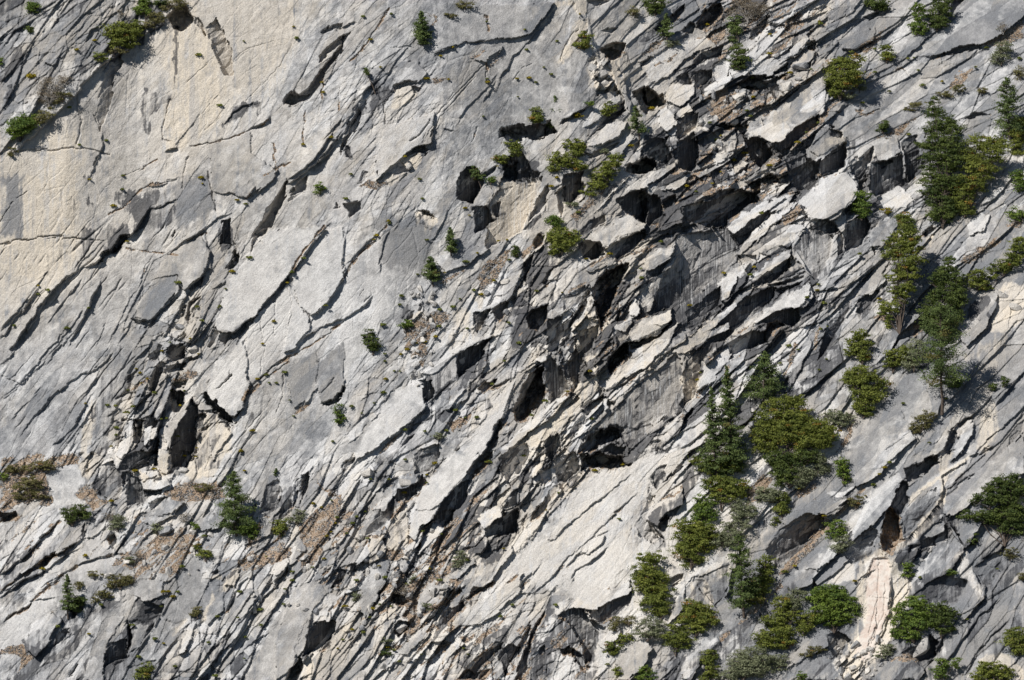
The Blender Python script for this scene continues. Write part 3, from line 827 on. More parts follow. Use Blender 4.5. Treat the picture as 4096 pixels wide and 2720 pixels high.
K G 1.1|740,580 800,560 810,610 800,680 760,640
P G r .1 20|600,580 700,450 760,480 620,570 820,720 840,640 850,760 500,1000 350,1100 220,1180 170,1310 0,1380 0,1210 200,1020 400,890
P G l .85 14|220,1180 170,1310 0,1380 0,1050 200,950 400,920 400,1000 350,1060
P G l .75 14|520,780 700,720 830,700 780,780 640,820 500,900 420,900
P G d .55 24|370,1090 500,1000 900,1100 880,1420 700,1500 160,1400 170,1300
P G d .5 24|900,900 1140,980 1100,1120 1000,1180 900,1120
P G r .35 20|370,1090 500,1060 840,1120 820,1400 600,1560 160,1400 170,1300
S G - -42 24|170,1310 240,1170 370,1090 420,1160 350,1280 240,1415
P G s .85 12|30,1360 160,1310 230,1420 130,1510 140,1400 0,1390
F G 1.2 -10|875,1400 880,1160 950,1140 905,1230 900,1310 890,1420
K G 1.3 0|872,1420 880,1150 905,1200 905,1330
F G .7 -20|920,1340 960,1180 1020,1170 1000,1250 980,1320 900,1380
K G 1.2|970,1320 1000,1220 1070,1170 1060,1210 1010,1260
F G 1.1|700,1480 720,1430 780,1410 870,1390 860,1440 780,1480 760,1440
F G 1.0|370,1340 400,1240 480,1210 440,1290
K G 1.1|460,1560 540,1450 555,1460 500,1540
K G 1.2|480,1130 530,1010 590,1000 570,1080 500,1140
K G 1.2|1000,1090 1060,1070 1130,1080 1100,1110 1020,1140
K G 1.1|1540,170 1560,200 1540,250 1500,240
S G - -42 14|1680,640 1780,560 1800,470 1900,250 1960,140 2030,180 2030,330 1900,420 1860,560
F G .9|1820,440 1840,330 1920,240 1930,330 1870,440
F G .9|1920,450 1960,360 2020,310 2000,420 1940,470
P G c .6 6|1950,460 2010,360 2010,430 1960,460
K G 1.2|2060,300 2090,150 2150,120 2140,200 2120,290 2090,310
K G 1.1|2010,390 2030,270 2060,260 2060,310 2020,400
K G 1.2|1705,440 1770,330 1775,360 1740,440
P G d .5 14|1760,580 1900,250 1980,140 2160,120 2100,300 2010,420 1860,500
P G s .85 14|1650,760 1960,630 2000,700 1850,760 1700,830
P G s .9 16|2060,520 2361,260 2361,500 2200,640 2100,700
P G s .85 16|2080,700 2240,620 2180,780 2080,800
P G s .9 10|2190,180 2240,240 2330,240 2300,300 2220,260
S G - -42 22|1880,890 1900,760 1970,700 1990,760 1950,840 1900,910
K G 1.3|1905,915 1940,850 1995,770 1990,830 1950,890
P G c .9 8|1540,940 1600,820 1650,780 1620,920 1560,950
P G c .85 8|1450,860 1530,840 1540,870 1470,880
K G 1.2|1460,830 1510,810 1530,830 1490,850
K G 1.2|1540,880 1560,840 1570,870 1555,900
P G c .8 8|1390,1170 1470,960 1480,1010 1420,1150
P G c .8 12|1190,1240 1280,1150 1280,1180 1200,1260
P G r .12 12|1150,1140 1300,780 1380,720 1400,960 1330,1120 1200,1180
E G 14 40 30 7|1400,1540 1500,1420 1560,1290 1640,1180 1750,1080
E G 16 40 30 7|1560,1110 1600,1000 1660,900 1760,830
E G 16 40 30 7|1590,1330 1660,1230 1740,1100 1830,1050
E G 12 40 30 7|1640,1400 1760,1290 1870,1230 1960,1120
E G 14 40 30 7|1680,1140 1750,1020 1820,940 1900,870
K G 1.2|1560,1110 1590,1010 1620,960 1600,1040
K G 1.2|2200,850 2290,790 2300,800 2230,850
K G 1.2|2290,900 2361,880 2361,940
F G .8|2140,1300 2190,1160 2320,1160 2290,1350 2220,1370 2130,1400
P G d .6 10|2130,1180 2320,1150 2290,1350 2220,1370 2090,1420
P G l .85 20|2100,1150 2080,1050 2250,960 2361,980 2361,1130 2200,1180
P G r .1 16|1700,1568 1850,1200 2080,900 2250,880 2361,1000 2120,1180 2030,1360 1960,1568
S G - -42 24|1700,1580 1850,1230 2060,1030 2120,1150 2040,1360 2060,1400 1980,1580
K G 1.3|1960,1600 2050,1390 2090,1410 2100,1460 2050,1580
P G c .8 8|2080,1568 2140,1420 2170,1380 2150,1568
P H r .8 30|0,560 300,560 500,880 300,1400 0,1568
P H r .08 12|480,500 520,280 760,0 960,-10 820,180 700,330 600,470 540,540 500,600 470,590
S H - -42 26|480,580 500,380 560,230 760,-20 960,-20 880,130 780,220 700,330 620,460 550,510 500,600
P H l .9 10|480,500 520,280 760,0 960,-10 820,180 700,330 600,470 540,540
K H 1.25|535,545 550,510 620,460 610,490 560,540
K H 1.25|960,0 1040,-20 1030,40 980,90 900,180 880,220 860,230 870,160
F H 1.25|640,460 700,340 780,220 830,230 790,340 780,430 720,510 680,500
P H d .8 8|640,460 700,340 780,220 800,240 790,340 780,430 720,510
P H c .7 6|790,300 830,230 830,330 800,400
S H - -42 18|540,680 560,560 640,470 700,520 660,600 600,700
P H l .95 8|540,680 560,560 640,470 700,520 600,640
P H c .5 8|540,680 560,560 640,470 700,520 600,640
K H 1.2|600,710 660,640 700,520 720,540 700,620 650,700
S H - -42 20|110,600 150,480 250,280 360,210 340,300 330,380 300,470 200,550
P H r .12 8|110,600 150,480 250,280 360,210 340,300 330,380 300,470 200,550
F H 1.1|200,560 210,480 350,310 370,330 360,430 300,480 250,540
P H d .7 6|200,560 210,480 350,310 370,330 360,430 300,480 250,540
S H - -42 14|370,230 400,150 500,150 530,180 500,230 440,240
F H .9 -70|370,230 500,235 530,190 520,290 450,310 380,270
P H d .5 6|370,230 500,235 530,190 520,290 380,270
S H - 0 12|500,110 500,0 560,-20 660,-20 650,60 560,130 510,150
P H d .6 8|500,130 500,0 660,0 640,60 560,130
P H c .85 10|305,560 330,470 390,370 470,370 440,500 470,600 420,680 340,680 310,620
P H l .9 10|305,560 330,470 390,370 470,370 440,500 470,600 420,680 340,680
E H 14 30 20 6|430,540 460,470 470,400
F H .9|400,520 460,420 460,540 420,600
P H c .8 10|190,720 200,570 290,560 320,650 280,700
S H - -42 16|130,1100 170,900 250,760 320,740 310,850 240,1000 170,1120
P H r .1 8|130,1100 170,900 250,760 320,740 310,850 240,1000 170,1120
K H 1.2|160,1120 240,1010 320,870 310,920 240,1060
S H - -42 12|390,780 470,720 510,670 520,720 500,800 420,850
F H .9|400,830 470,760 510,700 510,760 440,860
K H 1.2|45,820 80,750 110,760 90,810
P H s .9 10|290,680 430,670 400,740 300,700
P H s .95 14|500,900 560,860 700,740 760,680 680,860 560,960 500,1150 440,1300 430,1060
P H s .7 20|600,600 760,600 820,480 700,760 600,800
F H .9|340,1230 380,1180 470,1160 460,1210 400,1260
S H - -42 14|330,1230 350,1150 400,1110 470,1150 440,1200 380,1180
P H c .8 8|340,1240 380,1180 470,1160 460,1210 400,1260
K H 1.2|330,1020 360,960 440,980 480,1020 420,1060
K H 1.2|860,1010 870,980 950,930 1040,880 1050,900 980,960 900,980
K H 1.2|570,1160 650,1080 720,990 790,920 790,950 700,1050 660,1120 600,1180
K H 1.2|700,1190 780,1100 840,1010 860,1020 800,1120 730,1190
F H 1.1|690,1190 790,1060 850,1000 880,1030 800,1130 730,1190
S H - -42 16|760,860 920,700 1180,640 1180,690 1040,880 860,1000
E H 26 50 30 8|570,1200 660,1080 760,960 860,900
P H d .6 20|860,450 900,280 1080,60 1300,160 1260,440 1220,600 1000,700 900,640
P H d .9 10|1080,340 1220,270 1230,560 1100,560 1000,560 1020,480
F H 1.1|1010,530 1090,460 1110,350 1220,280 1230,420 1200,560 1070,570
K H 1.2|1000,550 1100,470 1110,400 1130,400 1120,500 1030,580
S H - -42 20|930,480 1000,380 1090,360 1110,430 1040,490 990,520
P H l 1 6|930,480 1000,380 1090,360 1110,430 1040,490 990,520
F H .9|1080,130 1180,60 1230,100 1240,180 1180,230 1120,160
P H d .8 10|1060,60 1250,20 1240,180 1160,240 1090,160
K H 1.2|1070,130 1090,80 1110,120 1100,160
F H 1.0|1370,140 1430,90 1520,80 1640,20 1640,120 1580,180 1540,250 1430,180
P H d .6 8|1380,140 1500,80 1560,0 1640,20 1640,120 1540,250 1400,180
P H c .9 12|1300,480 1420,340 1440,260 1500,200 1700,110 1800,110 1600,260 1500,350 1400,460
P H c .8 6|1310,160 1340,80 1400,50 1370,130
K H 1.2|1310,470 1340,380 1400,350 1430,360 1400,420 1340,470
F H .9|1400,360 1430,230 1500,210 1480,290 1420,360
P H d .6 8|1230,440 1290,280 1380,230 1420,260 1400,350 1320,460
K H 1.2|1240,560 1260,440 1290,400 1280,480
K H 1.25 -60|1650,60 1640,20 1700,0 1800,10 1870,0 1940,20 1960,70 2020,60 1990,90 1930,110 1870,125 1790,110 1700,100 1660,130
S H - 0 14|1760,60 1810,15 1880,40 1850,90 1800,85
P H l .9 5|1760,60 1810,15 1880,40 1850,90 1800,85
P H d .0 10|1180,660 1700,110 1960,90 2361,-10 2361,250 2100,440 1850,980 1300,1100 700,1400 860,1000
P H r .22 24|1180,700 1420,460 1700,130 1960,110 2130,-10 2361,-10 2120,230 2020,500 1900,900 1750,1080 1600,1000 1300,860 1080,880
P H l .98 30|1180,700 1420,460 1700,130 1960,110 2130,-10 2361,-10 2120,230 2020,500 1900,900 1750,1080 1600,1000 1300,860 1080,880
P H m .5 14|1400,560 1760,120 1960,110 1700,330 1440,620 1200,800 1180,700
P H m .6 14|1860,780 2040,500 2080,600 2010,860 1900,950 1780,1000
E H 9 40 30 6|1420,620 1470,600 1560,500 1800,300 2000,140
E H 10 40 30 6|1300,960 1420,880 1560,720 1750,560 1900,400 2060,260
E H 14 40 30 7|1590,890 1620,800 1720,740 1860,640
E H 8 30 20 6|1420,570 1440,610 1470,600
E H 10 40 30 6|1540,800 1620,700 1780,580
E H 10 40 30 6|1000,1100 1120,1000 1250,880 1380,760
E H 9 40 30 6|1640,700 1720,600 1850,530
S H - -42 16|1640,690 1700,600 1820,570 1800,620 1700,700
P H c .4 30|1200,820 1300,640 1500,640 1300,800
F H .9 -20|2025,490 2100,380 2130,210 2150,290 2160,340 2110,450 2200,580 2230,600 2160,630 2060,570
P H c .4 6|2020,490 2100,380 2140,220 2160,340 2110,440 2200,590 2140,640 2060,570
P H l 1 6|2020,490 2100,380 2140,220 2160,340 2110,440 2200,590 2140,640 2060,570
P H d 0 6|2020,490 2100,380 2140,220 2160,340 2110,440 2200,590 2140,640 2060,570
S H - -42 30|2105,455 2180,350 2361,230 2361,350 2250,420 2180,500
F H 1.25 0|2100,455 2150,490 2200,560 2230,610 2190,590 2140,540
P H l .6 8|2105,455 2180,350 2361,230 2361,350 2250,420 2180,500
K H 1.2|2180,520 2230,450 2270,430 2260,520 2230,560
F H .6|2120,180 2200,110 2300,70 2360,90 2250,180 2160,240
P H d .5 10|2120,180 2200,110 2300,70 2360,90 2250,180 2160,240
K H 1.2|2140,330 2140,290 2180,290 2180,320
P H s .9 10|2160,350 2361,220 2361,240 2170,360
P H s .8 8|1750,560 1880,430 1960,370 1900,460 1790,560
S H - -42 18|1600,1070 1680,930 1880,940 2000,860 2000,960 1880,1040 1750,1095
P H l .98 8|1600,1070 1680,930 1880,940 2000,860 2000,960 1880,1040 1750,1095
F H .9 -75|1690,1090 1760,1090 1880,1020 2010,960 1990,1040 1890,1120 1790,1190 1740,1160
P H d .8 6|1690,1090 1760,1090 1880,1020 2010,960 1990,1040 1890,1120 1790,1190 1740,1160
P H m 1 6|1690,1090 1760,1090 1880,1020 1890,1120 1790,1190 1740,1160
F H .8 -30|1500,1120 1600,1060 1680,1090 1720,1160 1770,1270 1750,1400 1700,1470 1650,1300 1580,1180
P H d .95 8|1480,1120 1600,1050 1680,1090 1720,1160 1780,1270 1740,1440 1680,1500 1620,1440 1500,1480 1450,1340
P H m 1 8|1480,1120 1600,1050 1680,1090 1720,1160 1780,1270 1740,1440 1680,1500 1620,1440 1500,1480 1450,1340
K H 1.3 -20|1715,1150 1790,1190 1830,1200 1830,1230 1770,1270 1740,1220
K H 1.2 -20|1500,1360 1580,1320 1620,1380 1590,1390 1540,1400
K H 1.2 -20|1590,1380 1600,1340 1680,1410 1720,1480 1700,1530 1640,1470
P H d .8 10|1300,1580 1320,1330 1460,1260 1470,1400 1440,1580
F H .8 -10|1300,1580 1310,1400 1400,1330 1420,1400 1400,1580
P H l .95 8|1440,1580 1500,1380 1590,1400 1620,1440 1660,1580
P H m 1 8|1440,1580 1500,1380 1590,1400 1620,1440 1700,1580
P H d .45 8|1440,1580 1500,1380 1590,1400 1620,1440 1700,1580
P H l .95 8|1440,1420 1470,1260 1500,1310 1480,1420
K H 1.2|1200,1568 1230,1440 1290,1300 1340,1180 1400,1080 1400,1120 1350,1230 1310,1330 1300,1450 1290,1580
P H d .7 16|1200,1568 1230,1440 1340,1180 1440,1000 1480,1120 1330,1330 1300,1568
K H 1.2|1130,1540 1160,1440 1230,1330 1220,1400 1180,1540
K H 1.2|820,1568 850,1520 920,1480 950,1490 900,1540 880,1580
F H 1.0|820,1568 880,1460 980,1370 1120,1330 1080,1410 960,1480 940,1568
F H .7|1000,1340 1060,1290 1120,1300 1100,1350 1000,1420
P H d .6 10|820,1568 900,1460 1120,1300 1100,1370 960,1480 940,1568
K H 1.2|940,1568 960,1500 1030,1490 1010,1530
P H l .9 40|600,1400 860,1180 1100,860 1200,960 900,1240 700,1568 500,1568
P H l .9 20|1720,1568 1760,1330 1860,1260 1920,1200 1940,1250 1830,1360 1800,1568
P H c .4 20|1720,1568 1760,1330 1860,1260 1920,1200 1940,1250 1830,1360 1800,1568
K H 1.2|1800,1370 1860,1300 1920,1250 1900,1290 1850,1330 1820,1380
S H - -42 20|1760,1330 1860,1260 1940,1220 1920,1280 1830,1350
S H - -42 30|1890,1568 1910,1400 2000,1290 2110,1290 2150,1340 2100,1440 1990,1568
P H l .35 20|1870,1568 1910,1400 2000,1290 2361,1300 2361,1568
P H r .25 20|1890,1568 1910,1400 2000,1290 2110,1290 2150,1340 2100,1440 1990,1568
K H 1.1|2240,870 2361,820 2361,880 2290,920 2250,910
S H - -42 20|2240,1180 2320,1000 2375,860 2375,1080
P H s .7 20|1040,900 1280,830 1200,1000 1100,1000
P H s .6 20|800,1380 980,1180 1100,1200 860,1440
P I l .14 60|400,700 1100,100 2361,-10 2361,1568 0,1568 0,1100
P I d .35 60|400,700 1100,100 2361,-10 2361,1568 0,1568 0,1100
P I r .22 60|400,700 1100,100 2361,-10 2361,1568 0,1568 0,1100
P I c .05 60|400,700 1100,100 2361,-10 2361,1568 0,1568 0,1100
S I - -42 26|1090,-10 1500,-20 1460,60 1380,120 1250,210 1190,220 1160,120
F I .6 -50|1170,130 1380,90 1380,120 1250,210 1200,225
S I - -42 24|690,440 760,400 880,330 1080,300 1160,310 1060,410 960,450 860,430 720,500
F I .75 -50|720,500 860,430 960,440 1020,450 980,530 880,640 760,720 640,800 620,700
P I d .5 10|720,500 860,430 1020,450 980,530 880,640 620,800 620,700
P I c .25 30|800,520 960,460 960,560 840,640 740,720
P I l .6 12|450,640 620,400 640,480 520,620
P I s .95 10|780,260 860,240 920,210 930,240 840,300 760,310
P I l 1 5|985,290 1000,270 1150,250 1190,235 1200,265 1120,300 1010,300
P I s .95 8|1210,270 1240,220 1290,240 1240,280
P I s .95 10|620,850 760,720 900,600 920,550 1010,480 1150,310 1180,320 1060,480 980,560 900,680 800,760 700,830
S I - -42 26|700,890 860,760 1040,600 1060,640 1000,760 920,840 900,900 760,960
P I l .6 20|700,890 860,760 1040,600 1060,640 900,800
S I - -42 16|900,860 1000,760 1120,700 1200,700 1120,760 1040,830 930,910
K I 1.2|890,950 910,860 930,900 950,930 900,990
P I c .6 8|1000,900 1130,740 1190,760 1190,870 1060,910
P I l .7 8|1000,900 1130,740 1190,760 1190,870 1060,910
F I .6 -40|1160,640 1340,550 1370,600 1400,700 1300,720 1200,750
P I d .5 14|1130,690 1340,550 1370,600 1300,710 1200,750
F I 1.2 0|1360,640 1370,560 1430,370 1500,400 1530,590 1450,700 1420,715 1380,690
P I c .9 4|1375,560 1430,400 1500,420 1520,580 1450,700 1410,715 1370,670
P I d .25 4|1375,560 1430,400 1500,420 1520,580 1450,700 1410,715 1370,670
S I - -42 20|1370,650 1380,590 1490,610 1500,620 1470,640 1400,600
F I 1.2 0|1430,400 1450,300 1480,210 1560,190 1560,330 1500,400 1520,450 1480,430
P I d .8 6|1430,400 1460,230 1560,190 1560,330 1500,440
K I 1.2 -20|1505,430 1530,600 1535,620 1505,640
S I - -42 28|1530,450 1560,300 1700,190 1790,140 1800,250 1760,360 1650,480 1560,590 1520,540
F I .8 -50|1530,450 1700,330 1800,260 1780,330 1650,480 1560,590 1520,540
P I d .6 8|1530,450 1700,250 1800,230 1760,360 1650,480 1560,590
P I c .8 6|1560,310 1640,240 1830,110 1980,20 1980,45 1840,150 1650,260 1570,360
P I l 1 6|1560,310 1640,240 1830,110 1980,20 1980,45 1840,150 1650,260 1570,360
K I 1.2 -30|1560,110 1640,70 1770,5 1760,60 1660,120 1570,190
F I .9 -30|1540,100 1770,0 1780,60 1660,150 1560,200
P I d .8 8|1540,100 1770,0 1780,60 1660,150 1560,200
P I c .75 10|1780,-10 1860,-10 1810,290 1780,420 1740,450 1790,260 1770,130
P I c .4 8|1870,170 1950,80 1940,150 1890,220
P I d .5 6|1870,170 1970,20 1960,130 1880,230
S I - -42 30|1810,460 1810,280 1900,180 2361,-10 2361,140 2200,330 2060,480 1960,660 1870,560
P I l .35 20|1810,460 1810,280 1900,180 2361,-10 2361,140 2200,330 2060,480 1960,660 1870,560
E I 20 60 30 8|1980,20 2080,-10 2150,-60
P I l .85 8|1480,620 1780,410 1810,440 1750,540 1600,620 1440,720
P I c .6 8|1490,620 1600,560 1780,400 1780,440 1620,590 1480,680
F I .6 -50|1630,600 1740,480 1830,500 1850,600 1700,640
P I d .5 8|1640,620 1800,560 1860,600 1700,660
P I p 1 10|1270,900 1310,730 1420,720 1440,870 1430,1100 1340,1330 1270,1440 1190,1390 1220,1270 1280,1130
G I 4 8|1360,760 1350,1000 1290,1250
G I 4 8|1400,900 1390,1100 1300,1330
G I 3 7|1300,980 1420,1010
E I 8 20 20 5|1250,1400 1330,1200 1345,1000
P I c .9 20|1200,880 1280,710 1430,710 1560,850 1550,1000 1400,1350 1250,1500 1100,1430 1250,1200
P I l 1 14|1250,880 1290,710 1420,710 1560,850 1550,1000 1400,1350 1250,1500 1130,1430 1250,1200
P I d 0 14|1200,880 1290,710 1420,710 1560,850 1550,1000 1400,1350 1250,1500 1130,1430 1250,1200
P I r .2 14|1200,880 1290,710 1420,710 1560,850 1550,1000 1400,1350 1250,1500 1130,1430 1250,1200
P I p .0 5|1440,870 1560,830 1550,960 1400,1200 1340,1340 1330,1330 1430,1080
E I 14 40 40 7|1340,1340 1400,1200 1440,1080 1440,860
E I 10 20 20 5|1410,1440 1480,1060 1550,950 1560,860
E I 8 20 20 5|1190,890 1260,840 1340,800
P I c .7 20|1200,880 1280,730 1380,640 1420,700 1300,800
S I - -42 20|1560,1030 1570,900 1650,780 1780,680 1900,610 1960,640 1900,760 1830,830 1700,900
P I l .55 20|1560,1030 1570,900 1650,780 1780,680 1900,610 1960,640 1900,760 1830,830 1700,900
F I .7 -50|1590,980 1700,910 1830,840 1980,880 1960,960 1880,1040 1760,1040
P I d .6 14|1590,980 1700,910 1830,840 1980,880 1960,960 1880,1040 1760,1040
P I l .9 12|1880,700 1960,680 2000,830 2060,920 2090,990 2060,1010 1990,900 1900,850
P I c .4 12|1880,700 1960,680 2000,830 2060,920 2090,990 2060,1010 1990,900 1900,850
P I c .8 6|1960,1140 2040,1040 2090,990 2070,1050 2000,1120 1940,1190
P I c .5 6|1600,620 1750,600 1720,690 1620,690
P I r .9 8|1570,640 1740,600 1700,740 1600,760
E I 24 70 50 9|1920,1190 2000,1110 2090,1000 2090,900 2010,800
F I .6 -40|1990,790 2100,730 2250,640 2200,800 2120,900 2060,900
P I d .55 20|1990,790 2100,730 2250,640 2200,800 2120,930 2040,860
P I r .1 30|1760,1390 1960,1200 2100,1060 2200,1000 2361,700 2361,1100 2050,1568 1850,1568
F I .9 -30|1510,1370 1560,1300 1720,1260 1770,1310 1760,1390 1700,1440 1640,1450
S I - -42 14|1520,1360 1560,1270 1720,1255 1700,1310 1580,1340
P I d .8 10|1510,1370 1560,1280 1720,1260 1770,1310 1760,1390 1640,1450
P I s .9 12|1480,1400 1560,1370 1640,1450 1560,1440 1400,1440
K I 1.2|1700,1460 1770,1350 1800,1290 1810,1330 1770,1420
S I - -42 20|1260,1568 1320,1480 1500,1400 1600,1430 1680,1500 1640,1568
S I - -42 20|720,1500 760,1400 860,1260 980,1220 1060,1280 1010,1340 860,1400
S I - -42 22|860,1568 880,1440 960,1380 1080,1470 1110,1568
F I 1.1 -10|990,1260 1080,1230 1160,1290 1110,1400 1060,1425 1030,1380
P I c .7 8|1020,1300 1080,1240 1140,1290 1080,1420
P I d .4 6|1020,1240 1080,1200 1160,1290 1080,1320
P I r .9 12|1030,1460 1090,1400 1250,1420 1230,1568 1140,1568
P I c .8 12|1030,1460 1090,1400 1250,1420 1230,1568 1140,1568
P I l 1 12|1030,1460 1090,1400 1250,1420 1230,1568 1140,1568
S I - -42 26|60,820 200,680 370,670 370,740 300,990 220,1060 160,880 60,860
F I .5 -60|60,860 140,840 330,760 320,860 290,1000 230,1070
P I d .55 14|0,1060 50,830 330,740 310,1000 230,1070 180,880
P I c .8 4|155,870 185,920 220,1030 190,1080 150,1000
P I l .9 4|155,870 185,920 220,1030 190,1080 150,1000
P I c .8 4|60,860 90,960 80,1060 60,1020
S I - -42 26|0,1440 60,1380 140,1270 240,1270 270,1340 200,1440 130,1568 0,1568
P I l .6 14|0,1440 60,1380 140,1270 230,1270 200,1330 60,1470
F I .8 -50|60,1568 130,1440 240,1290 280,1330 200,1440 150,1568
P I d .6 8|60,1568 130,1440 240,1290 280,1330 200,1440 150,1568
P I l .8 10|240,1420 330,1280 400,1200 400,1330 300,1420
P I s .9 10|390,1190 500,1130 700,920 680,890 640,960 480,1060
P I s .9 10|420,270 560,150 620,180 540,330 440,360
P I s .8 14|240,1260 330,1200 330,1260 260,1330
P I s .8 20|1060,460 1000,520 900,680 860,660 920,540
P I c .7 10|2060,1440 2150,1380 2250,1400 2361,1500 2361,1568 2080,1568
P I d .6 30|1850,1240 2050,1100 2361,1150 2361,1400 2100,1400
E I 16 60 40 8|1750,1568 1850,1400 2050,1130 2200,1000
E I 12 50 30 7|1920,1568 2050,1350 2250,1150
P I l .6 20|1770,1330 1960,1180 2010,1120 2060,1180 1860,1400
"""
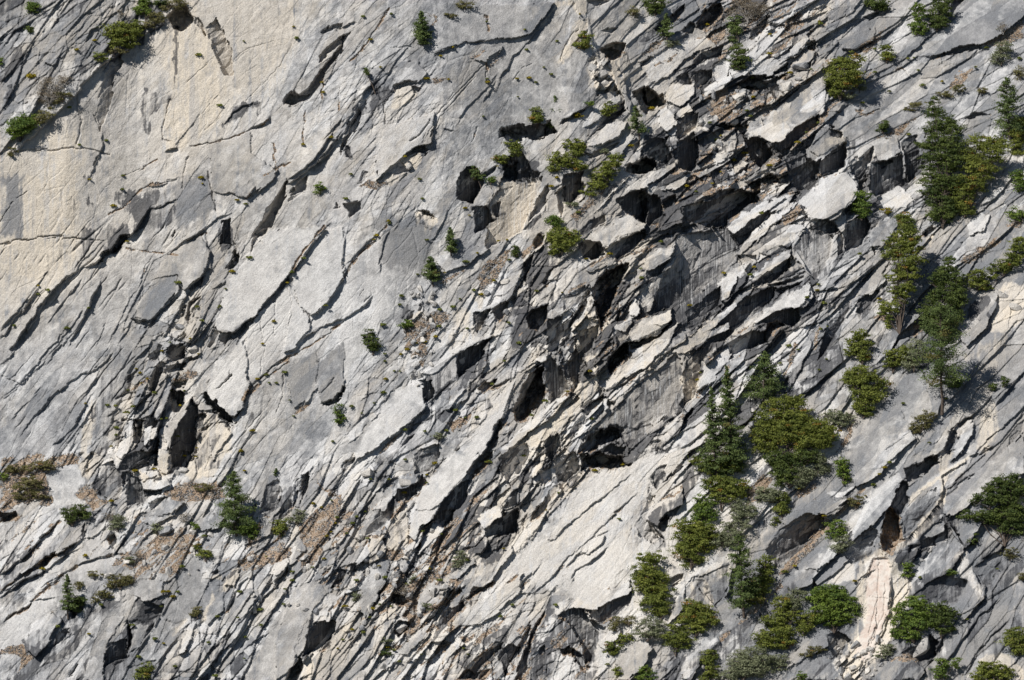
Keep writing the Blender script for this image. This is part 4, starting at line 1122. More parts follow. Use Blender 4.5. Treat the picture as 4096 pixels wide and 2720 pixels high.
# ---------------------------------------------------------------- closer reading of the broken middle: T pale slab, V stained upright face, K recess, C cream, Z soil
FINE = """
L
T 80,280 150,225 270,150 350,135 440,175 430,210 330,250 225,310 190,265 120,270
V 80,290 150,265 185,270 210,350 110,360 85,320
V 225,315 330,255 440,210 445,235 380,310 290,370 250,345
V 275,45 390,0 440,10 445,90 435,160 390,145 310,100
K 410,10 445,5 450,100 440,165 420,120
V 450,60 450,20 520,40 525,130 460,195 445,170
K 525,60 600,20 610,60 560,110 530,125
T 115,420 280,365 285,380 150,440
Z 20,530 130,490 110,510 40,545
Z 470,190 520,175 500,195
V 620,90 760,60 900,10 1030,10 1040,40 960,100 880,150 870,210 760,190 640,160
W 600,240 870,190 920,260 920,360 840,450 700,560 600,620 480,640 520,480 600,350
T 870,200 900,160 1000,100 1160,30 1180,45 1090,100 1000,150 915,235
V 880,210 915,235 1000,150 1090,105 1100,130 1020,200 930,310 910,270
T 915,345 1010,210 1150,90 1240,60 1200,110 1100,190 1010,280 940,350
K 910,350 935,345 950,380 925,370
T 985,480 1060,390 1200,310 1205,350 1100,420 1000,470
V 1000,500 1080,430 1205,355 1205,400 1120,470 1010,515
T 430,370 500,310 600,290 560,360 490,420 440,430
V 440,430 490,420 560,370 520,440 450,470
T 335,800 400,690 530,640 575,625 580,670 545,710 420,780
K 340,810 420,785 550,715 560,730 490,780 400,830 350,835
T 345,840 400,830 500,780 620,690 560,780 450,850 380,890
K 290,860 340,800 345,890 300,896
K 200,470 330,380 360,380 310,480 270,580 215,680 190,740 180,690 210,580 240,500
V 150,510 200,495 200,560 170,560
T 360,600 375,570 410,620 400,660 360,665
K 400,670 410,620 420,640 410,680
T 440,590 480,555 485,580 450,650 440,640
K 455,650 485,580 500,590 480,640
T 270,720 370,675 375,690 330,750 290,740
V 0,560 130,500 140,540 90,600 0,640
T 0,650 90,595 40,680 0,700
K 0,800 30,700 90,600 110,600 60,720 30,800
C 200,720 240,640 250,700 200,780
C 60,720 130,660 190,680 190,760 150,850 70,896 60,800
T 820,490 940,400 990,380 940,440 880,560 840,580
V 650,640 760,560 840,500 830,620 750,660 660,700
V 600,740 680,690 740,660 750,700 640,750
T 560,860 700,750 860,620 1000,490 990,540 880,640 760,760 650,860
V 820,800 880,660 960,580 1100,500 1140,510 1060,640 960,700 860,780
T 985,720 1130,590 1290,490 1310,510 1250,620 1130,640 1050,690
V 985,730 1050,690 1130,640 1250,620 1250,680 1220,720 1100,690
K 1060,760 1090,700 1160,700 1200,720 1130,745 1080,800
V 830,860 900,790 1000,740 1080,750 1080,800 980,840 880,880 820,890
K 1080,490 1140,480 1200,490 1200,500 1100,505
K 1100,590 1160,530 1180,530 1090,620
T 1190,230 1220,220 1290,300 1349,340 1349,470 1290,440 1210,340
J
T 965,600 1060,520 1380,250 1380,480 1240,560 1150,640 1080,640 1030,610
V 965,610 1030,625 1080,650 1110,720 1050,780 1000,740 965,660
C 1040,650 1060,660 1070,740 1045,700
V 1090,650 1150,640 1245,560 1349,490 1349,550 1230,640 1165,735 1110,690
V 1170,720 1280,660 1349,720 1349,896 1240,896 1190,800
T 540,370 620,330 690,340 700,390 620,460 550,430
V 595,540 640,505 710,490 705,560 660,600 610,640 600,580
T 505,490 545,455 590,500 600,540 560,590 510,560
T 600,490 660,440 690,485 620,515
V 680,270 760,265 780,300 750,340 700,345 680,300
V 600,300 660,270 680,340 620,335
T 780,260 850,205 885,230 870,300 800,320
T 740,370 880,290 890,310 840,370 780,390 750,400
V 440,700 560,610 540,680 560,750 500,790 460,720
K 330,770 440,710 490,760 490,800 400,815 340,800
V 600,650 700,600 720,720 680,800 610,780
T 430,850 510,780 590,750 595,780 520,830 445,880
V 440,880 520,830 595,785 590,800 470,880
T 330,896 400,840 430,850 460,890
T 520,896 640,820 690,820 600,896
K 370,380 430,350 460,430 530,380 545,450 500,480 440,500 400,450
K 400,230 480,190 500,220 420,250
T 430,240 520,160 620,120 760,90 800,130 640,200 560,300 470,330
V 690,200 760,160 850,130 840,190 780,200 700,240
T 980,260 1080,200 1190,220 1100,290 1000,300
V 980,305 1100,292 1190,225 1180,270 1100,300 1000,330
K 900,340 990,300 1080,330 1080,370 960,360
T 1205,220 1280,160 1340,170 1300,230 1230,250
V 1205,255 1230,252 1300,232 1320,200 1310,250 1260,280 1210,270
T 940,280 1080,170 1090,180 960,300
T 1200,150 1280,80 1300,100 1230,180 1200,200
K 1280,130 1340,100 1340,160 1290,160
V 1090,370 1110,330 1150,340 1170,390 1120,410
T 1120,330 1200,320 1210,360 1170,390
V 865,410 895,395 910,430 880,450
T 895,390 960,370 965,400 910,430
K 990,110 1080,0 1080,60 1030,110
T 780,720 800,690 870,710 850,750 810,760
T 860,800 960,740 980,760 890,820
V 890,822 980,762 970,800 880,850 860,830
V 780,800 830,790 840,860 800,880
K 960,860 1050,800 1140,820 1160,860 1060,860 1000,896
T 860,896 960,830 1100,780 1120,800 1000,850 940,896
K 200,150 280,140 300,180 270,200 230,200
T 240,230 270,220 330,300 340,400 290,360
T 120,640 260,560 340,540 300,620 180,680
T 100,560 180,460 300,390 310,420 200,520 140,560
K 200,560 250,500 330,450 330,480 260,540
T 240,715 300,640 360,600 380,620 300,720
Z 420,190 470,130 540,100 500,150 430,200
Z 480,240 560,190 620,160 560,220 490,250
Z 780,440 850,390 940,370 860,420 800,500
Z 1080,200 1190,100 1240,60 1180,130 1110,190
Z 760,490 900,480 850,510
Z 1060,500 1110,460 1090,490
Z 1260,600 1349,520 1340,560 1280,610
N
T 150,600 200,500 290,370 400,260 520,215 530,350 440,440 300,540 170,635
V 480,215 560,210 580,300 520,340 520,240
T 510,170 620,110 760,20 870,-10 700,70 640,120 560,180
V 700,75 830,10 840,80 790,130 700,190 690,140
T 820,180 880,70 960,0 970,30 940,110 870,170
T 470,896 520,760 620,660 760,520 860,380 970,220 1000,230 930,400 850,560 800,620 720,740 640,830 560,896
K 780,720 800,640 860,560 890,450 930,400 930,470 880,580 880,630 820,700
V 640,870 700,760 740,740 760,740 740,850 700,896
K 1000,420 1060,280 1110,170 1150,130 1160,330 1080,420 1030,440
T 985,380 1080,170 1110,170 1050,290 1000,380
W 1160,110 1200,90 1270,200 1290,260 1200,335 1170,250
T 930,560 1000,500 1130,380 1290,280 1300,290 1170,400 1080,480 1000,570 940,600
T 1060,510 1190,400 1349,300 1349,380 1260,420 1150,480 1090,520
C 1060,510 1190,400 1349,300 1349,380 1260,420 1150,480 1090,520
V 1160,530 1230,480 1240,560 1180,620 1160,580
V 465,600 560,560 600,540 600,620 560,690 480,710
T 470,595 560,530 600,540 540,570
T 190,700 240,660 260,690 200,730
T 370,780 400,710 480,710 490,750 400,780
V 370,790 480,760 520,700 530,750 450,840 380,850
T 250,896 370,760 380,800 320,896
T 630,370 720,250 740,260 660,370
V 920,640 1000,600 1020,650 1000,700 960,770 930,700
V 920,860 990,800 1030,790 1020,880 940,896
T 1080,700 1130,645 1140,680 1100,720
T 1140,710 1190,670 1190,690 1150,750
K 880,740 900,670 920,640 920,700
K 0,320 60,310 100,240 100,280 60,330 10,345
K 95,650 150,610 160,640 100,670
Z 270,600 380,500 520,390 500,410 360,540 290,600
Z 640,440 740,400 780,360 760,420 680,480
M
W 560,600 700,460 900,280 1060,145 1090,180 1090,350 1060,470 940,540 800,640 740,560 640,560 600,620
K 555,640 600,580 700,535 770,550 780,600 700,625 600,670 570,690
V 590,690 650,650 720,625 790,640 780,690 700,670
K 560,710 640,670 660,660 690,690 740,700 780,690 790,740 720,770 660,750 600,740
T 640,700 670,680 720,705 700,735 650,725
T 655,330 800,190 930,110 1040,20 1060,30 1000,120 900,220 760,290 700,340
K 700,240 710,170 790,90 805,120 800,160 740,230 705,270
T 800,80 870,0 1020,0 960,50 860,85
T 1060,130 1140,60 1340,-20 1349,20 1200,90 1100,150
V 1080,280 1130,180 1190,140 1200,230 1160,380 1110,420
C 1080,280 1130,180 1190,140 1200,230 1160,380 1110,420
T 1165,340 1220,200 1310,130 1349,110 1349,160 1260,290 1180,340
K 1160,350 1230,300 1200,360 1180,385
V 1050,480 1060,430 1110,380 1110,430 1080,480
T 920,520 1010,470 980,510 940,540
V 920,620 980,600 975,670
T 970,720 1060,650 1130,620 1140,660 1050,760 960,860 930,890
V 930,800 960,750 1010,740 1000,800 950,860
K 1090,500 1140,440 1155,450 1110,520
T 130,660 250,550 370,440 440,400 330,520 250,600 150,690
V 370,600 430,560 440,650 400,730 370,680
T 270,620 340,540 440,480 520,470 460,560 380,600 300,640
C 270,620 340,540 440,480 520,470 460,560 380,600 300,640
V 500,560 590,480 600,500 540,570 520,590
K 560,430 640,380 680,370 660,420 600,450
T 670,420 690,390 700,440 680,460
K 695,390 740,400 735,420 700,430
V 120,700 200,640 280,620 290,660 240,790 180,800 140,760
T 290,770 340,720 350,740 310,800
V 340,780 400,745 400,800 370,850
V 420,700 530,670 560,780 500,830 430,830
V 540,30 650,0 640,80 560,300 530,340 500,260 490,200 560,120
C 540,30 650,0 640,80 560,300 530,340 500,260 490,200 560,120
T 570,150 635,125 630,200 600,250 580,200
T 530,350 570,260 640,270 650,330 620,380 570,420
C 530,400 570,140 640,130 650,330 620,380 570,420
T 470,200 500,110 540,60 530,120 490,180
V 380,100 480,20 520,20 500,90 420,140
T 200,240 380,150 380,190 300,200 240,240
O
S 450,490 500,300 560,250 600,270 590,370 540,460 480,580
K 530,470 590,375 590,410 545,480
S 430,150 500,30 540,0 610,0 600,60 580,90 500,130
V 490,100 560,0 620,0 610,40 560,110 480,130
T 580,80 640,20 700,0 700,30 640,110 590,130
T 590,140 690,20 700,100 700,140 620,215 590,190
C 590,140 690,20 700,100 700,140 620,215 590,190
T 710,130 720,0 860,0 840,40 770,90 740,160
V 760,90 840,40 890,0 950,0 940,50 880,90 830,60
T 770,170 850,60 890,90 830,160 750,240
K 820,240 890,100 950,60 940,90 880,180
T 1050,50 1130,0 1200,0 1190,40 1110,100 1090,90
V 1110,110 1200,40 1280,0 1290,80 1270,130 1180,130 1120,150
V 1100,230 1180,190 1220,160 1200,200 1110,270
T 500,140 560,150 590,200 570,240 500,290
C 500,140 560,150 590,200 570,240 500,290
S 650,270 740,210 740,240 700,330 660,330
V 680,340 740,230 740,280 700,360
T 610,610 650,560 710,570 700,590 640,590
V 610,640 650,580 710,595 690,640 650,665
S 10,896 0,700 90,420 200,380 290,430 190,540 160,720 130,770 60,860
V 150,770 180,600 320,580 300,680 240,740 170,760
K 60,896 130,770 150,800 110,896
T 130,896 160,800 200,770 190,860
K 230,350 300,300 305,310 250,345
V 300,410 340,300 370,330 350,390
V 390,330 400,280 430,270 420,330
K 0,390 0,370 70,290 70,310 20,390
S 0,340 0,270 50,270 65,290 20,340
S 60,290 130,150 170,200 100,280
S 750,570 750,450 830,380 890,400 800,480
T 860,430 900,380 920,400 880,450
V 830,600 900,540 990,480 1000,500 900,610 860,630
K 830,560 900,490 980,390 970,430 900,520 850,600
K 1000,470 1050,410 1100,410 1140,370 1150,385 1100,430 1030,470
S 920,360 960,310 1040,240 1050,280 960,370
T 940,600 1040,500 1200,400 1300,330 1280,440 1200,520 1080,600
V 1010,860 1070,790 1190,700 1200,720 1100,810 1060,896 980,896
K 960,896 1010,840 1060,860 1040,896
V 1170,740 1240,700 1290,720 1240,800 1220,896
K 1230,800 1280,720 1349,590 1349,660 1290,750 1270,860
S 640,760 780,640 820,620 800,660 700,760
T 560,840 640,770 660,760 620,830
T 820,800 900,740 960,660 1000,700 900,790
Z 700,500 760,440 740,520 760,600 700,680 690,640
Z 860,260 950,180 920,220 850,320
Z 590,250 600,220 680,230 660,260
P
S 310,450 400,370 480,280 480,310 420,400 380,560 340,500
V 370,660 380,500 430,390 490,300 520,340 500,420 510,500 470,600 460,660 400,640
K 440,640 500,560 510,540 480,620 460,670
T 305,560 310,500 350,520 360,560 350,680 310,670
K 270,650 290,560 305,520 305,670
V 90,660 150,560 230,560 280,570 240,620 160,660
T 80,580 160,400 190,420 180,500 120,600
K 80,550 120,450 110,540
V 230,380 300,390 290,430 240,440
T 230,500 240,440 300,430 300,480 240,540
K 190,480 220,400 235,420 220,500
K 610,240 690,150 700,160 640,230
V 540,280 560,240 640,330 690,380 700,410 650,400 600,340
K 590,410 640,400 700,410 715,450 690,450 650,410
V 490,420 550,360 560,370 540,430 500,440
K 500,460 560,420 600,410 560,460
T 580,500 640,420 700,460 620,560 590,620
C 490,450 700,460 600,700 470,700 520,520
S 520,340 530,300 570,320 600,340 540,345
V 370,240 440,240 450,290 400,310
K 400,330 440,290 430,330
T 360,300 400,290 390,350
V 260,70 310,0 330,10 310,70 270,80
V 270,200 310,80 350,100 310,180 300,250 270,250
V 330,120 400,90 460,95 440,130 340,150
K 460,80 520,40 520,60 480,90
T 450,80 460,20 530,0 530,40
V 340,10 450,0 450,70 380,80
Z 370,190 460,130 520,150 480,180
Z 140,240 250,170 250,190 160,240
K 1160,310 1240,290 1290,200 1290,240 1250,300 1200,320
V 830,890 870,740 940,700 960,760 930,870
V 950,870 1000,780 1020,760 1010,860 960,890
K 1050,790 1060,720 1110,670 1110,690 1080,770 1060,840
S 1020,840 1050,750 1060,800 1050,850
V 1270,640 1340,590 1349,620 1280,670
T 220,740 360,700 380,730 320,760 240,765
V 235,770 320,765 310,790 250,790
T 150,680 300,670 310,690 200,720
W 140,850 150,680 200,700 240,790 220,830
V 115,730 125,670 145,670 130,740
K 270,860 310,810 370,795 300,850
S 250,896 370,810 450,830 380,890
Z 320,790 440,720 560,730 640,760 640,810 500,810 380,800
Q
S 430,400 380,270 440,210 560,120 700,60 780,200 620,340 600,380 470,450
S 70,640 130,590 280,520 420,530 380,560 280,620 100,670
X 80,670 190,600 300,600 310,650 200,760 0,860 0,760
Z 90,870 210,790 300,640 320,650 240,770 110,890
S 190,890 330,720 420,670 440,680 340,830 260,896
X 400,830 450,740 560,670 590,690 540,830 440,860
S 430,640 520,500 700,380 730,400 640,560 560,650 450,740
V 730,370 890,292 900,310 850,380 740,430
S 730,362 850,250 980,150 930,240 890,290
K 800,390 890,320 880,340 830,380
U 595,740 620,600 650,560 700,620 720,730 690,760 660,820 600,790
V 660,560 680,470 740,430 740,540 710,600 680,600
K 700,660 715,640 720,720 705,740
X 710,620 740,560 850,470 890,460 890,540 800,660 720,710
T 730,560 760,490 880,390 1040,310 1040,330 930,390 840,450
C 890,540 930,400 950,370 920,560 790,720 740,730
T 960,330 990,220 1060,120 1090,120 1050,230
K 1040,110 1065,95 1095,110 1070,115
X 930,270 950,160 990,170 980,240 950,290
S 920,600 930,500 1200,300 1349,180 1349,380 1200,420 1050,560 960,620
K 1110,290 1140,250 1200,240 1150,280
V 1000,720 930,620 960,600 1030,770
S 820,700 920,620 930,690 850,740
V 800,740 890,720 890,770 810,780
R
K 0,70 0,40 60,20 100,20 60,60
K 190,300 260,240 300,215 290,250 240,290
K 380,580 370,520 450,460 450,500 400,570
V 550,830 570,700 660,680 670,780 600,800
K 665,760 670,620 690,600 690,720
S 690,740 700,620 750,560 780,600 740,720
S 440,896 480,780 600,560 660,560 560,720 540,896
V 280,720 310,650 370,640 340,690
K 360,880 410,810 420,820 380,880
X 660,600 760,480 860,500 850,560 780,600
K 1180,540 1240,420 1245,450 1200,540
T 1180,400 1240,300 1270,320 1240,400
C 1180,400 1240,300 1270,320 1240,400
T 920,650 1000,560 1010,600 940,640
T 940,760 1000,600 1040,590 980,740
S 1060,540 1180,420 1170,540 1100,600
S 690,440 740,380 860,370 850,450 760,480
a
E16 0,870 60,780 130,700 210,590
E26 70,896 130,810 200,700 290,600 350,540
E16 360,896 420,790 470,690 530,560
E30 480,480 560,410 610,390 650,350 720,290 790,180
K 500,465 540,420 600,380 620,400 560,440 510,470
K 580,400 640,320 680,330 650,370 600,410
D 590,80 650,70 700,90 640,160 600,150
D 720,200 830,180 860,200 850,270 700,300
D 570,330 700,310 620,400 560,400
D 440,0 480,0 480,150 450,170
C 120,0 400,0 420,90 410,300 0,360 0,330 110,300
C 0,360 420,330 380,460 200,560 0,500
Y 0,0 140,0 130,130 100,320 0,330
S 690,750 780,600 930,520 945,610 890,670 790,770
Y 690,750 780,600 930,520 945,610 890,670 790,770
K 690,755 750,770 790,780 890,680 950,630 940,660 850,740 800,810 740,795
S 800,560 870,440 1060,320 1110,400 1080,520 980,600 930,520
V 1070,540 1090,530 1050,590 970,620
K 1170,350 1175,240 1205,240 1200,330
K 1200,500 1250,390 1260,440 1240,490
Y 1000,90 1080,60 1130,180 1060,210 980,170
K 905,330 930,290 915,340
G 0,370 100,345 200,330 320,325 430,335 550,350
G 0,240 60,150 140,90
E8 780,60 850,45 940,20
E12 900,410 960,350 1040,310 1100,270
E7 0,820 120,680 200,600
E8 250,780 350,640 430,540
E8 300,896 400,760 440,700
E6 560,896 700,640 800,430
E6 620,896 700,760 760,560
E6 500,896 560,780
b
K 570,40 590,0 720,-10 680,30 610,60
D 290,100 350,60 440,30 400,70 300,110
E10 400,170 470,150 500,110
G 80,270 200,250 350,210 480,160
K 780,240 800,210 880,115 880,140 830,200
E26 700,410 760,350 850,260 900,200 970,80
K 880,200 970,60 980,90 900,210
K 860,290 900,240 910,210 870,300
V 890,260 920,260 930,340 900,330
K 580,450 600,430 590,500 540,640 500,690 470,740 410,750 480,640 520,560
K 600,530 640,470 700,420 690,500 640,520
E20 600,440 680,390 740,330
V 250,660 290,650 300,790 240,780
K 300,870 330,820 330,890
E10 0,815 80,760 200,660 300,620
S 170,260 400,200 400,300 540,400 500,470 380,540 200,500
E12 370,545 400,500 420,480
K 830,600 850,570 870,600
K 880,580 980,560 990,600 930,640
K 1225,245 1270,210 1340,130 1345,140 1280,220 1240,250
K 1220,310 1290,270 1340,285 1320,310 1250,300
Y 1080,760 1100,896 1349,896 1349,700 1150,650
V 970,470 990,400 1020,410 1000,450
Y 0,480 60,430 170,430 210,600 60,700 0,700
E7 650,896 740,760 820,660
E8 900,896 1030,760 1130,670
c
V 290,520 310,380 370,350 420,380 420,480 390,540 330,530
K 420,390 510,340 500,370 460,410
K 520,150 640,140 640,230 590,240 540,200
V 520,140 700,130 800,120 830,170 700,210
K 770,110 800,105 790,180 760,190
E22 850,110 920,70 1010,20
V 560,300 640,270 720,400 700,440 600,430 540,440
K 540,400 560,340 620,330 610,440
V 690,360 740,370 720,440 690,430
W 460,560 540,430 760,400 700,560 640,700 450,780
C 460,600 540,440 640,440 740,420 690,560 640,700 450,770
V 470,570 530,530 520,620 490,600
K 740,500 780,440 790,480 740,600 680,640 700,580
V 640,690 740,590 750,620 690,680
V 860,400 960,380 950,500 900,560 850,500
K 1210,350 1349,310 1349,370 1230,390
T 990,240 1100,120 1200,110 1170,180 1060,240
K 1020,250 1150,200 1170,190 1060,270
T 970,640 1010,600 1200,400 1210,400 1060,560
V 930,700 1000,640 1080,600 1090,640 960,720
K 90,590 150,580 190,630 130,610
C 90,600 190,630 140,720 90,700
K 1020,160 1080,90 1190,30 1190,60 1090,120
Y 0,640 90,600 140,720 120,896 0,896
V 380,560 460,560 500,640 400,700
Z 900,620 1000,500 1030,540 940,640
Z 640,800 760,690 740,760 650,830
d
T 155,400 290,290 420,245 480,350 440,420 300,500 230,490
K 390,460 480,415 440,480 400,480
V 60,180 200,80 260,20 230,100 120,180
S 195,130 330,20 410,60 400,120 260,200 210,170
V 260,200 405,90 410,230 300,270 270,260
K 280,265 400,235 380,250 290,285
V 330,10 400,40 390,70 340,60
V 440,260 560,100 570,130 520,260 480,290
K 470,300 530,240 520,330 490,340
W 530,200 600,190 660,180 700,150 740,320 660,370 570,370 530,340
K 570,200 640,180 660,200 600,230
V 700,80 780,50 830,220 740,310 720,180
S 560,100 680,70 700,150 620,190 570,190
T 570,380 700,320 760,390 720,440 600,430
V 200,490 330,500 380,560 280,590 230,560
W 130,640 200,540 340,580 330,700 250,820 200,760
V 360,560 400,560 400,680 370,690
V 400,520 520,470 540,540 500,640 410,660
S 540,560 600,500 690,470 680,540 600,640 540,650
S 1120,420 1180,300 1349,170 1349,210 1200,380
K 1125,430 1180,420 1160,450
T 1040,520 1120,460 1170,480 1140,560 1060,580
K 1070,580 1150,520 1140,540 1080,590
K 810,560 850,540 840,600
S 470,890 540,800 600,720 640,720 600,800 550,896
K 540,640 575,660 570,680 545,670
Z 1030,720 1180,620 1230,610 1140,680
Z 60,500 150,440 180,450 90,540
Z 1260,530 1349,480 1330,540
"""
FSH = {'L': (2250, 760), 'J': (2250, 80), 'N': (1300, 1360), 'M': (1900, 1300), 'O': (1100, 2040), 'P': (400, 1380), 'Q': (3072, 1600), 'R': (0, 2040), 'a': (0, 700), 'b': (700, 380), 'c': (1600, 400), 'd': (3072, 500)}
def par(line):
    head, body = line.split('|')
    h = head.split()
    pts = [sh(h[1], *map(float, q.split(','))) for q in body.split()]
    return h, pts
recs = [par(l) for l in ROCK.strip().split('\n') if l.strip()]
for h, pts in recs:
    if h[0] == 'P':
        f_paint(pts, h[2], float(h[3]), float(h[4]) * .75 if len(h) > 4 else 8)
fine = []; o_ = None
for l in FINE.strip().split('\n'):
    if l.strip() in FSH: o_ = FSH[l.strip()]; continue
    k_, rest = l.split(' ', 1)
    fine.append((k_, [(o_[0] + float(a) / 1.3174, o_[1] + float(b) / 1.3174) for a, b in (z.split(',') for z in rest.split())]))
for k_, pts in fine:
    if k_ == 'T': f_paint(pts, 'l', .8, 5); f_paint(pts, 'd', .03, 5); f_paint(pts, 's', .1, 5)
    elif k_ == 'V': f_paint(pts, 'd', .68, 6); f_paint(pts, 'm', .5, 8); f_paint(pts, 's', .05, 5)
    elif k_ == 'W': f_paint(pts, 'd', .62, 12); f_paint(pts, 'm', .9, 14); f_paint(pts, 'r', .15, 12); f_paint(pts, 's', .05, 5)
    elif k_ == 'C': f_paint(pts, 'c', .95, 6); f_paint(pts, 'd', .35, 6)
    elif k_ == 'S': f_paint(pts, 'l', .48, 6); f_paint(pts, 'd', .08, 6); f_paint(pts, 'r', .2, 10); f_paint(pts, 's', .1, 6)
    elif k_ == 'X': f_paint(pts, 'd', .5, 8); f_paint(pts, 'l', .3, 8)
    elif k_ == 'U': f_paint(pts, 's', 1., 5); f_paint(pts, 'd', 0., 5)
    elif k_ == 'D': f_paint(pts, 'd', .8, 14)
    elif k_ == 'Y': f_paint(pts, 'l', .26, 16); f_paint(pts, 'c', .1, 16)
    elif k_ == 'Z': f_paint(pts, 's', .98, 5)
# ---------------------------------------------------------------- broken rock between the traced shapes
TL = np.zeros_like(R); TD = np.zeros_like(R); TC = np.zeros_like(R)
def layer(th, Lx, Wx, amp, saw, seed, wt, tone=0):
    t = math.radians(th); ct, st = math.cos(t), math.sin(t)
    m = wt > .012
    x = WX[m]; y = WY[m]; wm = wt[m]
    a = (x * ct - y * st) / Lx; b = (x * st + y * ct) / Wx
    hid, va, vb, e = vor(a, b, seed)
    r1 = rnd(hid, 2); r2 = rnd(hid, 3); r3 = rnd(hid, 4)
    h = (r1 - .5) * 1.3 + saw * (.5 + r3) * vb + (r2 - .5) * 1.5 * va
    H[m] += (amp * wm * h).astype(f32)
    if tone:
        k = tone * np.minimum(.38 + wm * 2, 1)
        TL[m] += (rnd(hid, 5) - .5) * k; TD[m] += (rnd(hid, 6) - .5) * k; TC[m] += (rnd(hid, 7) - .5) * k
WX = PX + (vn(PX / 190, PY / 190, 601) - .5) * 16 + w1 * .14 + w3 * .3; WY = PY + (vn(PX / 190, PY / 190, 602) - .5) * 16 + w2 * .14 + w4 * .3
rr = np.clip(R - SO * .2, .03, 1)
g1 = .85 * rr ** 2.0; g2 = .9 * rr ** 1.9; g3 = rr ** 1.4
patch = sstep(.35, .6, fbm(PX / 260, PY / 260, 91, 2)); patch2 = sstep(.38, .6, fbm(PX / 110, PY / 110, 95, 2))
wa = np.clip((TH - 34) / 10, 0, 1); wb = np.clip((TH - 46) / 9, 0, 1)
lo_, mid_, hi_ = (1 - wa), wa * (1 - wb), wb
RB = .16 * sstep(2450, 3000, PX - (PY - 1360) * .3) * (1 - .5 * R) * (1 - np.clip(PK * 1.2, 0, 1))
for (th, wt, sd) in ((31, lo_, 11), (43, mid_, 31), (55, hi_, 51)):
    layer(th, 520, 130, 46, 1.0, sd, wt * (g1 + RB), .6)
    layer(th + 5, 250, 56, 38, 1.1, sd + 1, wt * (g1 * (.5 + .7 * patch) + RB * .7), .9)
    layer(th - 4, 120, 28, 17, 1.1, sd + 2, wt * g2 * (.15 + .9 * patch), .6)
    layer(th + 7, 50, 13, 4.5, 1.0, sd + 3, wt * g2 * (.05 + .95 * patch2 * patch), .4)
layer(80, 110, 42, 20, .5, 77, g1 * (.1 + patch2), .4)
layer(15, 60, 28, 13, .9, 78, g1 * patch2, .5)
layer(60, 15, 8, 1.6, .8, 79, g3 * (.2 + patch2))
def joints(th, Lx, Wx, dep, wid, seed, wt):
    t = math.radians(th); m = wt > .02
    x = PX[m] + w1[m] * .5; y = PY[m] + w2[m] * .5
    a = (x * math.cos(t) - y * math.sin(t)) / Lx; b = (x * math.sin(t) + y * math.cos(t)) / Wx
    hid, va, vb, e = vor(a, b, seed, .8)
    k = vn(x / 90, y / 90, seed + 5)
    H[m] += (-(dep * wt[m]) * np.exp(-(e * Wx / wid) ** 2) * sstep(.35, .6, k) + wt[m] * dep * .5 * (rnd(hid, 3) - .5)).astype(f32)
sm_ = np.clip(1.15 - rr * 1.3, .0, 1)
joints(58, 420, 110, 3.2, 2.2, 881, sm_ * (1 - C) * sstep(.42, .6, fbm(PX / 300, PY / 300, 886, 2)))
joints(46, 190, 50, 2.2, 2.0, 882, sm_ * sstep(.4, .6, fbm(PX / 200, PY / 200, 883, 2)))
joints(52, 620, 48, 9, 3.0, 887, sm_ * sstep(1250, 900, PX) * sstep(820, 1000, PY) * sstep(1900, 1750, PY) * sstep(.3, .55, fbm(PX / 150, PY / 150, 888, 2)))
joints(84, 240, 80, 2.0, 2.0, 884, sm_ * sstep(.45, .6, fbm(PX / 230, PY / 230, 885, 2)))
H += ((fbm(PX / 70, PY / 70, 201, 4) - .5) * 13 * (.3 + rr)).astype(f32)
ca, sa = .74, .67
H += ((fbm((PX * ca - PY * sa) / 80, (PX * sa + PY * ca) / 11, 211, 3) - .5) * 3.0 * (.15 + rr)).astype(f32)
H += ((fbm((PX * .8 - PY * .6) / 10, (PX * .6 + PY * .8) / 8, 221, 2) - .5) * 2.2 * (.3 + rr)).astype(f32)
H += (RB * 520 * (fbm((PX * ca - PY * sa) / 330, (PX * sa + PY * ca) / 130, 241, 3) - .5)).astype(f32)
H += ((fbm((PX * .55 - PY * .83) / 26, (PX * .83 + PY * .55) / 19, 231, 3) - .5) * 7 * (.16 + rr)).astype(f32)
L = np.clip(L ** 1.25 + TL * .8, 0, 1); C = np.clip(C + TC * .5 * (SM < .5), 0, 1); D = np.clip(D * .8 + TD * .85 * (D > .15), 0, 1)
for h, pts in recs:
    n = [x for x in h[2:]]
    if h[0] == 'E':
        v = list(map(float, n)); f_edge(pts, v[0] * 1.2, *(v[1:]))
    elif h[0] == 'G':
        v = list(map(float, n)); f_groove(pts, v[0] * .75, v[1], v[2] if len(v) > 2 else 0)
    elif h[0] in 'KF':
        f_poly(pts, h[0], float(n[0]) * (.72 if h[0] == 'F' else 1), float(n[1]) if len(n) > 1 else -42)
    elif h[0] == 'S':
        f_poly(pts, 'S', 1, float(n[1]), float(n[2]))
for k_, pts in fine:
    if k_ in 'TS': f_poly(pts, 'S', 1, -42, 13)
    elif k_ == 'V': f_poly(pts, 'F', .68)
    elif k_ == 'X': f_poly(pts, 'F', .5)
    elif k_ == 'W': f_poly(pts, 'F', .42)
    elif k_[0] == 'E': f_edge(pts, float(k_[1:]) * 1.15, 45, 30, 6)
    elif k_ == 'G': f_groove(pts, 2.5, 7)
    elif k_ == 'K': f_poly(pts, 'K', 1.1)
    elif k_ == 'U': f_poly(pts, 'K', .8)
